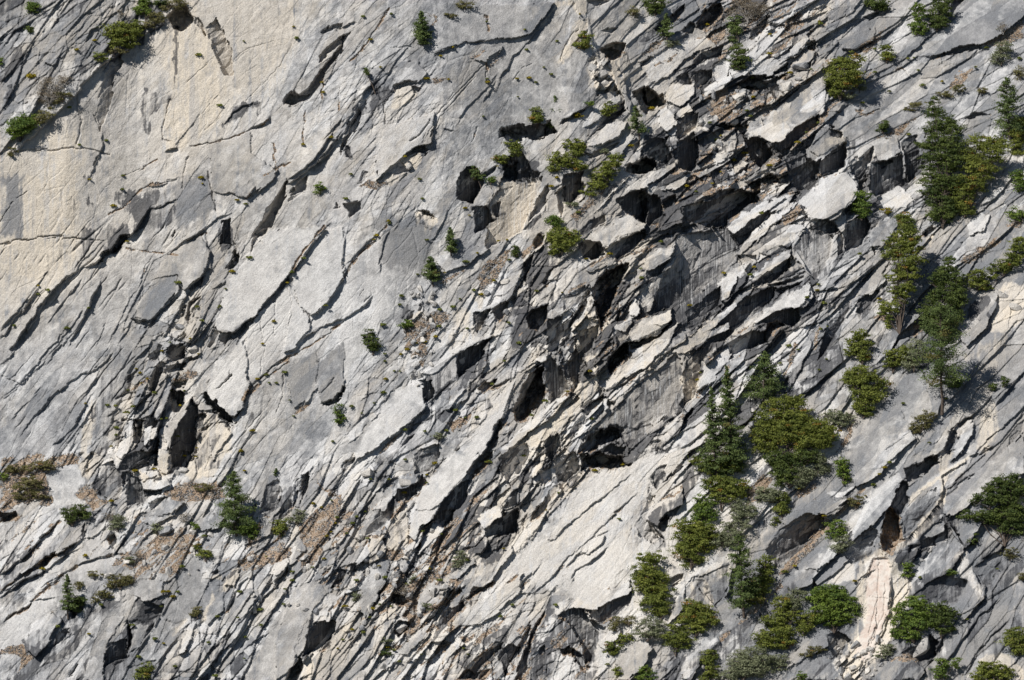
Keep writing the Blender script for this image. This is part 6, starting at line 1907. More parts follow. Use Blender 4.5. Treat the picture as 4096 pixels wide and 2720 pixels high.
# type leaf sheet | base | blobs x,y,rx,ry | label
BUSH = """
shr G A|210,85|245,35,50,42 205,65,30,22|dark green bush at the upper left edge of the picture
jun G A|1010,190|985,15,45,35 985,65,60,40 1020,90,25,20|small green juniper with a pale stem above the long ledge bushes
oak O A|860,310|860,230,110,75 780,215,60,45 940,180,60,40 830,300,90,40|wide olive green bush on the sloping ledge, biggest of the upper left wall top
shr S A|1060,170|1080,125,60,42 1020,170,40,24|olive bush on the ledge left of the black roof
shr S A|1170,60|1205,25,70,40 1150,50,30,20|olive shrub at the top edge above the black roof
oak B A|1105,50|1110,15,35,42|dark green tree at the top edge left of the black roof
dry D A|825,135|825,100,24,28|small spindly sapling on the pale upper left slabs
shr B A|208,228|207,205,19,21|tiny round dark green bush alone on the upper left slabs
shr G A|5,470|2,420,25,36|green bush cut by the left edge, high up
dead D A|330,745|345,600,80,65 430,560,50,42 350,680,90,50|bare twiggy bush with yellow brown tips on the wall top
shr S A|430,700|455,660,58,28 390,695,40,20|low olive bush right below the bare twiggy bush
oak G A|140,975|150,870,85,70 110,910,50,50 190,840,60,50|large round green bush at the left end of the wall top
shr S A|300,845|310,795,65,45 270,830,45,30|grey olive bush beside the large round green bush at left
shr S A|80,1078|83,1045,32,28|small olive bush at the end of the thin horizontal crack
shr O A|692,428|690,395,40,30|small green bush at the lower tip of the wide ledge bush
shr S A|790,385|800,350,65,22|low olive strip of bush along the wall top edge
shr Y A|213,540|215,520,20,21|small yellow bush on the grey slabs above the bare twiggy bush
shr G A|2215,1345|2215,1300,30,38|small bright green bush alone on the middle left slabs
shr S B|855,60|860,30,72,28|olive shrub at the top edge right of the dark pointed conifer
shr S B|755,122|760,100,42,18|low olive shrub between the dark conifer and the top edge shrub
shr O B|1680,345|1685,240,40,32 1665,295,52,40 1690,320,30,20|bright green bush beside the thin pale rock fin
shr S B|2020,110|2018,80,45,36|olive shrub left of the dark bush at the top edge
oak B B|2170,105|2180,20,90,45 2160,70,50,36|dark bush hanging at the top edge right of centre
shr M B|2285,325|2285,298,48,24|grey green mat shrub under the small upper conifer
oak O B|1350,890|1345,775,36,32 1330,815,48,32 1365,820,36,30|stout dark green tree left of a pine on the dark rock ledge
shr O B|1850,810|1850,745,42,36 1815,785,30,28|green bush in front of a black hollow
oak O B|1190,1150|1165,1000,60,30 1200,1040,45,40 1095,1090,45,34 1120,1110,30,26|leaning olive tree with bare lower limbs on the dark overhang
oak O B|1650,1200|1600,1000,80,36 1610,1050,60,36 1490,1090,66,44 1560,1120,66,44 1650,1150,50,40 1480,1160,50,30|broad green tree with flat tiers in the centre of the upper cliff
oak O B|1800,1340|1890,1110,58,42 1850,1160,60,45 1800,1210,80,48 1760,1280,80,40 1710,1330,50,30|long green oak thicket running down the slope right of the tiered tree
shr G B|1035,1300|1030,1250,26,34|small green bush right of the little pine on the grey buttress
shr M B|1585,1440|1588,1408,38,26|grey sage bush below the tiered tree
shr G B|1718,728|1716,712,22,14|tiny green bush on the long shadowed step
shr Y B|1635,810|1635,796,24,13|tiny yellow green bush below the long shadowed step
shr M B|1822,1062|1822,1042,28,18|tiny grey green bush right of the tiered tree
oak G B|1470,1580|1460,1520,48,40 1500,1550,30,26|bright green tree top joined to the olive tree below the tiered tree
oak O E|1500,200|1540,90,90,80 1470,60,50,60 1590,60,50,40 1480,150,50,40|olive green round tree on the buttress left of the bright white slab
dry D C|450,165|440,75,130,70 520,50,70,50 420,30,70,40|big brownish olive bush at the top edge with orange grass
jun P C|385,280|360,150,50,40 365,210,40,40 340,270,34,24|upper half open grey green juniper above the black fissure
jun B C|405,475|390,340,55,40 395,400,70,50 390,450,50,36|dark juniper in the black fissure at upper centre right
oak B C|1340,75|1330,20,90,44 1370,45,50,30|dark green tree cut by the top edge, left of the large grey slab
oak G C|1610,240|1640,50,52,36 1640,110,52,36 1620,190,56,46 1660,210,40,30|bright green tree left of the dark one at the top of the large grey slab
oak B C|1760,215|1780,20,75,50 1770,90,80,50 1770,150,70,50|dense dark tree at the top corner of the large grey slab
oak O C|1090,690|1190,420,75,55 1080,440,60,45 1110,500,110,70 1080,570,90,60 1180,530,70,60 1080,630,70,40|large round olive oak alone on the upper right slope
shr M C|1225,640|1230,595,36,38|grey sage right of the large round oak
shr M C|1140,695|1150,665,50,24|grey sage mat under the large round oak
oak O C|1410,430|1405,350,38,40 1420,390,56,36|small round green bush up right of the large round oak
dry D C|2215,225|2218,190,34,34|brown bush on the orange soil at upper right
shr M C|2205,450|2220,330,52,52 2190,400,62,46|grey green sage mound at far upper right
shr S C|2335,560|2330,500,40,40|olive bush cut by the right edge below the sage mound
shr S C|1860,660|1900,610,55,26 1810,650,55,26|long low olive shrub on the upper right slab
shr S C|1590,760|1620,720,56,24 1560,750,36,18|low olive shrub at the left of the big dark tree group
shr S C|2070,655|2072,625,34,30|small round olive shrub above the big dark tree group
oak B C|1386,918|1386,855,34,36 1382,890,40,28|small dark round bush alone in the middle of the right slab
oak G C|1240,1520|1230,1370,66,44 1235,1430,86,50 1230,1480,50,34|round green bush under the pale block right of centre
oak O C|1540,1580|1530,1500,52,40 1550,1550,40,36|olive bush below and right of the pale block
oak O C|1950,1500|2060,990,105,62 2140,1060,90,70 1980,1090,85,60 2060,1170,110,70 2000,1260,110,70 1930,1350,90,70 1960,1440,70,60 2190,1000,60,60|big oak mass filling the middle of the right hand grove
jun O C|2340,1000|2330,850,50,60 2310,940,60,60 2310,1030,60,50|green tree at the right edge under the tall pine
shr G C|2335,1320|2320,1220,46,52 2340,1290,40,36|green bush at the right edge on a diagonal slab
shr G C|2330,1540|2310,1480,56,50|dark green bush at the right edge at mid height
shr Y C|1405,1475|1410,1450,34,22|yellow green shrub right of the white crushed rock
oak O F|2330,260|2330,110,60,46 2310,180,70,52|bright green oak cut by the right edge
oak O F|2230,330|2260,260,80,46 2170,290,60,34 2140,340,50,22 2090,420,60,20|spreading olive shrubs running down left from the right edge oak
oak O F|2040,440|2040,330,60,44 2045,390,75,44|round green bush right of the tall dark tree
oak O F|1245,960|1230,740,62,30 1200,780,60,30 1230,820,84,36 1190,860,66,34 1250,890,50,36|tiered oak above the round olive oak
oak O F|1250,1320|1230,1010,100,54 1180,1060,80,50 1300,1080,110,60 1280,1160,110,60 1250,1230,84,44 1260,1280,60,34|round olive oak standing on the pale gully slab
shr M F|1600,1000|1620,830,60,50 1600,890,70,50 1580,950,50,40|grey green manzanita left of the tall pine trunk
oak O F|1450,1010|1490,880,80,44 1440,930,66,40 1540,850,50,30|olive thicket left of the grey green manzanita
shr S F|1640,1430|1700,1310,60,36 1650,1350,74,40 1600,1400,36,30|olive brown bush on the slab at the foot of the tall pine
shr G F|1880,1110|1885,1078,58,34|green bush touching the tall pine trunk low down on its right
shr B F|2220,1105|2220,1070,28,32|small dark green bush on the bare right slab
shr B F|2150,1130|2150,1105,26,20|tiny dark bush left of the small dark green bush
oak O F|720,1580|700,1230,110,56 780,1220,70,50 620,1310,120,70 760,1320,130,70 880,1370,120,60 960,1420,110,60 600,1420,110,70 740,1430,140,80 860,1480,130,70 560,1500,90,60 980,1480,80,50|largest oak of the slope, broad and olive green with rusty patches
oak B I|740,240|690,40,110,60 820,30,100,50 720,110,100,60 700,180,70,50 900,10,70,40|dark lower lobe of the largest oak reaching down the slab
shr M F|1090,1400|1040,1300,70,40 1090,1340,84,44 1150,1320,50,30|grey green manzanita on the right shoulder of the largest oak
shr M I|830,250|940,50,66,50 960,100,56,40 840,130,66,44 800,200,70,44 870,150,60,44|grey green manzanita right under the largest oak
oak O I|180,190|170,60,100,46 240,110,110,44 330,90,90,50|feathery green oak around the feet of the twin firs
oak O I|270,400|250,210,110,56 340,220,110,52 300,290,90,56 390,260,70,44|dark lobed oak below the twin firs
oak G I|160,470|150,340,70,44 170,400,90,50 130,450,80,44|green oak on the left flank of the lower grove
oak O I|60,800|40,500,100,50 100,540,100,60 60,600,120,60 130,640,80,60 20,680,80,60 70,740,70,50 190,560,60,50|long olive oak at the lower left of the grove
shr M I|620,340|580,270,66,44 650,300,60,44 540,320,40,30|pale grey manzanita above the grey slab in the grove
shr M I|400,470|400,370,76,44 460,410,76,44 380,430,66,36|grey green manzanita in the middle of the grove
shr M I|310,640|370,500,90,40 330,560,100,44 290,620,90,36 260,590,50,36|grey green manzanita at the foot of the grove
shr O I|690,430|690,320,60,50 680,390,50,40 645,470,28,32|olive brown bush drooping over the grey slab
jun G I|1115,220|1100,70,40,38 1105,130,48,44 1130,185,30,26|pale green bush on the slab right of the manzanitas
shr S I|1195,385|1200,320,44,28 1195,355,38,24|round olive bush above the pair of bushes on the lower slab
shr G I|1070,590|1065,500,62,36 1050,550,62,36|upper of two touching bushes on the lower right slab
shr M I|1080,690|1110,610,60,40 1080,655,50,34|lower of two touching bushes on the lower right slab, grey topped
oak O I|560,1020|580,760,50,54 560,850,60,60 520,930,80,56 490,1000,60,44|olive bush standing right behind the lower pine
oak O I|90,1270|60,1050,70,44 130,1090,80,50 60,1140,80,50 180,1150,60,50 100,1200,90,40|round green oak at the lower left of the wooded corner
oak O H|2310,1400|2320,1200,50,40 2300,1260,80,40 2340,1300,80,50|olive bush at the left foot of the round lower oak
oak O H|2210,1150|2140,720,90,40 2100,800,90,50 2150,850,110,60 2120,920,90,50 2200,960,90,60 2160,1040,100,60 2220,1090,60,40 2060,860,50,40|tall twiggy olive oak on the left margin of the grove
shr S H|1960,1290|1900,1150,50,26 1990,1150,44,30 1880,1200,36,30|thin branched olive tree left of the grey manzanita mound
oak O H|1880,1400|1960,1280,56,30 1890,1320,60,36 1860,1370,40,28|low green bush on the pale rock edge left of the wooded corner
shr M H|2110,1300|2160,1180,80,44 2100,1240,70,40 2180,1240,60,34|grey manzanita mound between two olive trees
shr G H|2110,1590|2100,1500,46,30 2110,1545,60,30|bright green bush at the bottom edge near the grey slab
shr O H|1905,1580|1905,1515,30,40|olive bush at the bottom edge left of the bright green one
oak O I|740,1350|690,1040,70,50 720,1110,80,50 640,1170,90,50 700,1230,90,50 600,1270,90,50 680,1310,80,40 570,1320,60,40|dark olive oak with rusty clumps left of the round bright oak
oak G I|1050,1240|1000,950,110,44 1080,950,60,40 950,1000,90,44 1080,1020,110,50 1140,1080,100,50 980,1090,110,56 1060,1140,110,50 940,1140,60,40|round bright green oak left of the pink rockfall scar
shr M I|790,1080|800,990,66,50 760,1060,54,44|pale manzanita between the dark olive oak and the bright oak
oak O I|850,1250|860,1150,60,60 840,1210,50,44|thin olive oak under the left side of the bright oak
oak G I|1600,1310|1620,1020,70,40 1560,1080,100,50 1660,1080,70,50 1530,1160,90,50 1620,1170,90,60 1490,1240,70,36 1570,1260,80,40|bushy green oak right of the pink rockfall scar
oak B I|1790,1280|1780,1070,66,40 1820,1110,70,50 1760,1160,80,50 1810,1210,60,40|darker oak joined to the right of the scar oak
oak B I|2230,640|2250,190,100,46 2170,240,100,46 2300,260,90,56 2100,320,110,46 2220,340,120,56 2010,430,90,36 2090,440,110,44 2210,440,130,56 2310,420,80,70 2280,520,90,50|big dark flat topped oak cut by the right edge
shr B I|2020,640|2010,600,40,36|small dark bush below the left arm of the big dark oak
shr S I|2260,740|2270,690,50,36|sparse olive bush under the big dark oak
jun G I|1565,870|1560,780,34,26 1555,830,38,32|small lone tree in the white fan right of the scar
shr G I|1870,845|1868,822,38,22|small green mat on the pale band at lower right
shr S I|2350,880|2345,845,30,30|small olive bush cut by the right edge at lower right
shr M I|420,1568|480,1380,100,44 420,1440,110,50 560,1440,80,56 380,1500,90,50 500,1500,110,50 300,1550,80,40|broad grey green manzanita at the bottom edge
oak O I|180,1460|190,1390,56,32 170,1430,50,36|olive bush between the round oak and the bottom manzanita
oak O I|200,1590|210,1490,50,30 180,1540,60,36|dark olive bush at the bottom edge left of the manzanita
shr M I|680,1500|680,1410,50,36 670,1470,40,40|small grey bush right of the bottom manzanita
shr S I|890,1410|910,1360,66,26 860,1390,44,22|flat grey olive bush on the lower grey slab
shr G I|820,1590|820,1545,36,28|bright green bush at the bottom edge of the lower grey slab
shr M I|1400,1420|1420,1350,44,34 1390,1390,44,30|pale silvery bush at the foot of the scar
oak O I|2320,1400|2290,1240,70,36 2300,1300,90,50 2330,1360,60,40|olive green oak cut by the right edge near the bottom corner
oak O I|2160,1590|2120,1480,100,40 2200,1500,80,40 2080,1540,90,40 2190,1550,80,30|olive oak at the bottom edge in the right corner
jun G I|1800,1590|1800,1450,44,34 1780,1520,54,44 1890,1440,26,40|thin green tree at the bottom edge right of the grey boulder
fir B C|1800,1580|1742,700,34,30 1735,770,66,50 1790,850,90,60 1720,900,60,36 1870,900,80,60 1760,980,120,60 1690,1000,70,30 1860,1010,90,70 1760,1090,110,56 1850,1130,90,60 1700,1160,60,30 1730,1240,90,50 1830,1260,90,70 1720,1320,80,40 1790,1400,90,60 1770,1490,86,54 1850,1460,60,50|tall dark fir along the left side of the right hand grove
fir O F|1500,740|1550,-10,60,50 1580,60,60,50 1500,60,60,40 1500,120,110,50 1590,140,76,50 1470,180,90,40 1560,230,96,60 1500,280,60,36 1580,320,66,44 1480,350,80,40 1540,420,70,44 1460,440,50,30 1510,490,50,36 1440,550,90,36 1400,590,60,26 1430,660,26,44|tall dark fir below the right hand grove
fir B F|1790,800|1840,240,36,40 1830,300,76,44 1790,360,90,50 1880,380,84,56 1840,450,110,56 1760,470,70,40 1900,500,60,70 1800,540,120,60 1740,600,110,50 1840,620,90,60 1780,680,100,56 1680,680,60,36 1820,730,76,40|tall dense dark fir in front of the black cleft, joined to the bare trunked pine
shr S G|110,130|100,100,58,26 60,115,40,20|olive bush nearest the left edge on the pale ledge
shr S G|290,125|300,70,66,32 330,100,44,24 210,100,56,28|wider olive bush on the pale ledge
shr S G|210,320|215,190,70,36 200,230,96,36 180,290,90,30 300,300,44,18|round brown olive bush lowest on the pale ledge
shr G G|15,190|12,165,32,26|dark green bush cut by the left edge on the pale ledge
oak B G|500,500|560,385,60,28 500,410,70,30 590,430,44,30 480,460,44,30|dark green bush with yellow tips overhanging the ledge lip
shr M G|815,540|830,460,38,32 800,500,46,36|grey sage on the scree left of the pointed grey block
dry D G|770,470|760,440,40,30|dry brown brush beside the grey sage on the scree
shr M G|1085,560|1088,520,34,32|grey green sage beside the small dark boulder
dry D G|1280,480|1275,445,34,30|dry grey brush in the middle of the scree
dry S G|1400,265|1395,235,58,30|dry yellow brush at the head of the scree
shr G G|1350,525|1350,500,14,24|slim green bush on the scree
shr M G|900,760|900,735,32,24|small grey bush on the left of the scree
dry D G|950,740|955,710,26,24|small reddish brush beside the small grey bush
jun O G|1425,750|1375,650,20,20 1410,685,44,26 1435,705,24,22|small leaning tree with bare stem at the foot of the scree
shr S G|650,870|665,835,52,20|low olive bush beside two pale stones
shr S G|830,940|840,860,66,28 860,890,60,24 790,910,60,30|round olive bush on the grey buttress top
shr S G|720,1010|700,970,50,28 740,980,40,24 650,1010,30,24|low olive bush in front of the buttress top bush
shr S G|540,945|545,915,40,24|low olive bush behind the lower left pine
oak B G|530,1110|545,1020,44,34 520,1060,40,34|very dark bush in the hollow right of the lower left pine
oak G G|1720,620|1730,500,50,34 1690,530,50,40 1750,560,40,32|bright green bush at the foot of the tall ledge conifer
oak O G|1935,585|1935,490,50,40 1925,540,46,36|round green bush right of the tall ledge conifer
shr M G|2055,500|2070,420,38,30 2040,460,44,30|grey green bush beside the round green bush on the slope
jun S G|1370,1140|1370,1085,38,24 1350,1115,26,16|sparse small bush on the lower left smooth slab
shr O G|1020,1568|1010,1480,50,36 990,1540,50,36|dark green growth in the gully at the lower left bottom edge
oak B E|215,885|185,745,38,40 200,800,54,40 225,830,36,30|lone very dark round tree on the smooth middle slab
shr B E|1205,210|1195,155,30,32 1205,185,24,20|small dark bush in the middle below the cream columns
shr G E|435,730|440,680,42,28 460,670,24,18|bright green bush in a notch of the middle slope
shr G D|2345,1370|2340,1270,30,40 2345,1330,36,36|lone bright green bush on the lower middle slab
shr M H|810,790|820,720,44,40 795,765,36,28|grey sage bush under the black broken band
dry D H|440,980|440,945,44,34|reddish brown brush over a dark hollow
shr M H|310,1350|310,1300,40,28|grey bush on the lower rubble
shr M H|590,1090|592,1062,32,28|grey green sage on the lower slope
shr B H|300,1410|305,1385,40,24|dark low bush under the grey bush on the lower rubble
shr M H|495,910|492,880,20,36|slim grey bush left of the reddish brush
shr M H|105,1010|105,992,22,24|small grey bush on the pale lower slabs
shr M E|670,1475|672,1445,26,26|small grey bush by the white broken block
"""
CON = """
fir_tree P B|560,312|550,78|64|.04 1.5 .75|dense pointed dark conifer on the upper middle ledge
pine_tree P B|235,650|165,470|16|.75 .5 .6|small pine with a bare twisted trunk and a flat crown
pine_tree P B|2250,285|2245,92|44|.18 .9 .8|slim young conifer near the top edge right of centre
pine_tree P B|1470,905|1478,665|64|.12 .8 .75|grey green pine right of the stout dark tree on the rock ledge
pine_tree P B|2062,965|2028,730|56|.22 .8 .85|slender leaning pine in the broken upper centre
pine_tree P B|965,1300|915,1148|46|.4 .9 .6|little pine on top of the grey striped buttress
pine_tree P C|2262,960|2240,535|100|.10 .8 .62|open crowned pine standing highest in the right hand grove
pine_tree P F|1795,1300|1782,560|150|.28 .55 .30|tall pine with a long bare dark trunk casting a shadow on the slab
fir_tree P F|556,1250|572,862|125|.18 .9 .72|dark conifer with spreading arms above the largest oak
fir_tree P I|345,150|305,-600|112|.03 1.0 .8|taller of the twin firs left of the largest oak
fir_tree P I|240,180|195,-450|95|.03 .8 .8|shorter slimmer fir left of its taller twin
pine_tree P I|425,1135|384,570|105|.12 .8 .55|thin pine leaning against the lower grey slab
fir_tree P G|1635,575|1612,125|118|.06 .9 .62|tall open conifer standing on the lip of the left scree ledge
pine_tree P G|470,1145|465,838|46|.2 .8 .7|small grey green pine on the lower left buttress
pine_tree P E|758,205|750,5|44|.15 1.0 .6|small pine on the slope beside the purple grey pillar
pine_tree P E|634,412|612,208|58|.2 1.1 .55|small round headed pine left of the pale scree slope
pine_tree P G|1905,155|1908,105|16|.1 .8 .7|tiny sapling at the end of the narrow grass ledge
"""
for line in BUSH.strip().split('\n'):
    hd, b_, bl, lab = line.split('|'); ty, kd, t = hd.split(); nm, cat = NAMES[ty]
    if kd == 'Y': nm = 'yellow_shrub'
    base = sh(t, *map(float, b_.split(',')))
    blobs = []
    for q in bl.split():
        v = list(map(float, q.split(','))); c = sh(t, v[0], v[1]); blobs.append((c[0], c[1], v[2] / SC, v[3] / SC))
    bushy(nm, kd, base, blobs, lab, cat)
for line in CON.strip().split('\n'):
    hd, b_, tp, hw, par_, lab = line.split('|'); nm, kd, t = hd.split()
    st_, dn_, pw_ = map(float, par_.split())
    conifer(nm, kd, sh(t, *map(float, b_.split(','))), sh(t, *map(float, tp.split(','))), float(hw) * 1.3 / SC, lab, st_, dn_, pw_)
# ---------------------------------------------------------------- loose rocks
import bmesh
def rock_mesh(seed, sx, sy, sz):
    r = np.random.default_rng(seed); bm = bmesh.new()
    n = 16
    P = unit(r.normal(0, 1, (n, 3))) * r.uniform(.8, 1.05, (n, 1)); P = np.sign(P) * np.abs(P) ** .75
    for p in P: bm.verts.new((p[0] * sx, p[1] * sy, p[2] * sz))
    res = bmesh.ops.convex_hull(bm, input=bm.verts)
    bmesh.ops.delete(bm, geom=[g for g in res['geom_interior'] if isinstance(g, bmesh.types.BMVert)], context='VERTS')
    bmesh.ops.bevel(bm, geom=list(bm.edges), offset=.04 * min(sx, sz), segments=1, affect='EDGES')
    me = bpy.data.meshes.new('boulder'); bm.to_mesh(me); bm.free(); me.materials.append(BOULD); return me
def boulder(t, x, y, w, h, rot, label, seed, group=None):
    px, py = sh(t, x, y); X_, yb, Z_ = ground(px, py)
    me = rock_mesh(seed, w / SC * S, min(w, h) / SC * S * .9, h / SC * S)
    o = bpy.data.objects.new('boulder', me); col.objects.link(o)
    o.location = (X_ * S, yb * S - .45 * min(w, h) / SC * S, Z_ * S); o.rotation_euler = (random.uniform(-.2, .2), math.radians(-rot), random.uniform(-.2, .2))
    o['label'] = label; o['category'] = 'rock'
    if group: o['group'] = group
    return o
random.seed(4)
BLD = """
I 1650 1345 110 66 25|large dark grey boulder at the foot of the scar oak
I 1100 1505 30 34 60|pale boulder in the debris below the rockfall scar
I 1180 1480 34 22 20|flat cream block in the debris below the rockfall scar
I 1065 1440 26 20 10|small cream stone at the top left of the scar debris
I 1140 1550 34 24 50|cream stone at the bottom edge below the scar
I 1640 735 50 16 10|flat cream slab stone on the white fan beside the scar
G 1140 535 52 30 25|small dark boulder on the lower left scree
G 725 850 44 20 15|pale oblong stone beside the buttress top bushes
G 770 838 20 14 0|small pale stone right of the oblong one
G 1220 135 26 22 80|white stone at the mouth of the left cave
G 1270 120 20 36 95|narrow white stone right of the cave mouth stone
G 1145 650 36 20 20|small grey stone in the middle of the scree
G 1330 545 24 30 60|pale leaning stone under the slim green bush
H 405 1200 58 44 40|brown faced boulder in the gully of the lower rubble
H 180 135 50 34 15|pale angular block near the top left of the rubble
H 262 550 22 18 0|small cream stone wedged over the pale flake
H 440 200 56 36 5|grey topped block above the long pale flake
H 705 930 40 26 35|cream block left of the black broken band
E 1005 460 26 24 0|rounded cream boulder on the mid slope debris
E 1140 590 24 26 40|cream boulder right of the brown stained panel
E 1130 380 38 22 10|grey flat boulder under the crowded mid slope ledge
E 1720 1000 16 12 0|small cream stone on the peach coloured flake
B 1800 510 48 34 20|cream block in the pile below the pale fin
B 1815 590 46 34 30|rounded cream block at the base of the pale fin
B 1815 440 26 20 10|top cream block of the pile below the pale fin
B 1735 470 30 42 70|leaning cream block at the left of the pile
B 465 1150 28 26 50|grey stone lodged in the arched recess
C 800 545 34 16 10|flat dark stone above the pair of dark blocks
C 70 940 24 20 30|pale stone on top of the dark pillar
C 410 640 44 24 25|pale flat topped block on the orange ledge
C 720 600 54 38 15|dark wedge shaped block on the orange ledge
C 330 690 24 26 0|small dark cube like block left of the flat topped one
C 815 460 70 34 10|dark bellied boulder below the crossing slabs
F 2210 470 60 26 -25|cream angular block at the right margin
F 2300 555 50 30 -20|cream block with split face at the right edge
F 1020 410 40 18 15|pale ledge block right of the curved crack
D 1245 700 30 44 60|pale stone in the chaotic gully left of the big flake
D 1220 650 20 14 10|small dark stone capping the chaotic gully
D 1330 840 36 50 65|cream block in the chaotic gully
"""
for i, line in enumerate(BLD.strip().split('\n')):
    a, lab = line.split('|'); a = a.split()
    boulder(a[0], *map(float, a[1:]), lab, 100 + i)
# small stones: five shapes, copied over the debris
ST = [rock_mesh(700 + i, .52, .42, .36) for i in range(5)]
DEB = [('E', 480, 640, 420, 1100, 46, 'small broken stone on the brown mid slope debris'), ('H', 40, 640, 480, 1500, 60, 'small broken stone in the lower rubble gully'),
       ('I', 1040, 1400, 1240, 1568, 34, 'small cream stone in the debris below the rockfall scar'), ('G', 830, 1480, 480, 860, 44, 'small pale stone on the lower left scree'),
       ('C', 120, 560, 620, 1320, 50, 'small stone on the orange ledges at upper right'), ('G', 1700, 2340, 620, 1100, 34, 'small stone in the brown gully of the lower slope')]
for (t, x0, x1, y0, y1, n, lab) in DEB:
    for k in range(n):
        px, py = sh(t, random.uniform(x0, x1), random.uniform(y0, y1)); X_, yb, Z_ = ground(px, py)
        o = bpy.data.objects.new('stone', random.choice(ST)); col.objects.link(o); s = random.uniform(.5, 1.5) ** 1.5
        o.location = (X_ * S, yb * S - .12 * s, Z_ * S); o.scale = (s * random.uniform(.8, 1.5), s, s); o.rotation_euler = [random.uniform(0, 6) for _ in range(3)]
        o['label'] = lab; o['category'] = 'stone'; o['group'] = 'small loose stones: ' + lab.split(' on ')[-1].split(' in ')[-1]
# ---------------------------------------------------------------- cushion plants
def cushion(seed, kind):
    r = np.random.default_rng(seed); n = 130
    d = unit(r.normal(0, 1, (n, 3))); d[:, 2] = np.abs(d[:, 2]) * .9 - .1
    P = d * r.uniform(.35, 1, (n, 1)) * np.array([.62, .5, .5]); V, F = leaves(P, d, .14)
    me_o = mesh_np('cushion_plant', V, F, LM[kind], None, np.repeat(np.stack([r.uniform(0, 1, n), r.uniform(0, 1, n), r.uniform(0, 1, n), np.ones(n)], 1), 4, 0))
    return me_o
CU = {'Y': [cushion(1, 'Y'), cushion(2, 'Y')], 'M': [cushion(3, 'M')], 'O': [cushion(4, 'O'), cushion(5, 'O')], 'D': [cushion(6, 'D')]}
used = set()
TUF = """
A|yellow and olive cushion plant dotting cracks of the upper left wall|Y 740,205 655,280 530,345 620,1240 2225,570 2235,640 1390,1230 1400,1270 1640,1385 785,1425 2290,950 2095,1000 2030,185;O 480,745 735,972 550,1003 1520,730 2050,265 1685,285 1375,380 845,1310 850,1215 1700,1410
B|cushion plant on the slabs of the upper middle|Y 270,465 770,328 685,388 740,550 440,1085 1295,540 1213,545 590,545 1080,1150 1648,98 2140,750 200,275 1010,570 855,1440 885,1490 1450,1290 1490,1230 2000,1010 325,1530;O 1005,150 1268,205 1280,345 1490,285 1450,515 1345,570 1400,465 65,1205 540,1240 560,1375 1008,545 345,97 150,115 1220,670 330,1545 980,805 30,1375 1635,1470
C|cushion plant among the broken ledges at upper right|Y 170,172 605,238 485,672 430,1060 265,940 357,1110 745,505 265,1190 945,150 600,372 30,1290 205,1270 795,985 600,1145 1795,565;O 235,970 445,765 890,480 95,1325 190,850 545,1475 955,165 1245,712 1430,632 1565,930 1630,487 1560,405 1600,400 2100,330 2025,465 2330,405 1660,590 855,915 940,850 470,805 1330,500 480,540 1330,340
D|cushion plant in the cracks of the left slabs|Y 880,103 1315,775 1372,880 942,983 968,1012 975,1082 1018,1053 590,1222 1778,1053 1665,1553 1745,1412 770,1520 1985,388 1360,1530 1605,310 265,408 1893,655 1815,810 1120,860 1245,1238;O 265,468 330,440 460,703 97,685 1230,388 1510,560 1395,650 1175,800 918,1245 878,1285 800,1238 803,1390 803,1440 1150,1325 2003,1200 1910,1080 1860,1080 1840,1025 1968,1008 2255,545 2020,315 2097,218 1725,215 612,562 1175,1135 1068,1150 1275,1135 1363,555 1115,1330 2030,1310 2300,1485 1230,1450 743,1235 885,1130 1520,550 1560,430
E|cushion plant on the central broken slope|Y 965,470 1693,223 940,183 242,62 518,805 578,797 1055,375 455,850 410,883 1525,455 712,318 1718,1000 1560,1140 1085,100 1145,92 225,90 305,1055 650,762 1855,190;O 590,92 855,243 290,1147 300,880 1160,230 820,500 915,440 675,690 415,480 403,540 300,930 405,1000 365,997 1040,1090 787,1270 725,1410 1315,1305 1225,805 2075,355 2210,105 2070,290 140,1290 70,1243 935,1320 855,1320 1125,930 440,1405 1155,665 1410,1205 575,1415 225,1220 1350,445 770,555 285,680 525,330 1730,1330 870,705 680,575
F|cushion plant between the right hand slabs|Y 1360,500 51,545 285,322 103,1060 930,440 495,280 1290,1048;O 975,528 797,850 1225,190 470,335 945,990 955,710 1707,1493 1525,1222 1820,1190 675,945 860,490 735,825 1000,690 125,1010 600,1100 940,400 995,915
G|cushion plant on the lower left rocks|Y 1355,25 1070,110 770,332 295,800 2165,350 615,1250 1132,960 1165,958 1130,1315 1195,993 2335,1350 2240,730 935,123 1275,20 590,710 2260,575 2220,375 1690,122 2320,485 2290,545;O 1505,1130 1800,1083 1695,1272 1645,1138 2020,820 2020,880 1805,1190 1115,1060 1070,1285 945,1500 1410,573 1260,785 1840,715 1690,1420 960,1410 1230,960 2290,325 2330,445 2160,790 1970,940 1490,1540 1960,1045 1440,1310 1210,1475 915,1190 400,1200 700,1050 1660,960
H|cushion plant on the pale lower slabs and rubble|Y 215,1075 435,275 645,70 610,800 640,75 590,150 1750,120 1415,395 75,1220 260,780 25,1060 1945,80 320,1345 1120,660;O 590,205 35,555 75,485 105,440 180,590 345,1060 105,880 265,1045 195,1135 165,405 1020,60 1920,455 1260,20 845,1350 875,1390 550,1390 300,860 1100,1130 1480,1050 1500,275 690,560 870,740 360,1360 150,1240 10,1290 400,1440 1180,1050 1840,1460 450,905 200,180 330,180 440,45 560,540 680,880
I|cushion plant on the grey slabs of the lower right|Y 775,780 1265,295 1395,100 1360,145 1190,885 980,435 805,245;O 1320,220 1970,1150 965,455 710,820 2175,800 1430,65 1640,860 2100,1450 1580,1020
"""
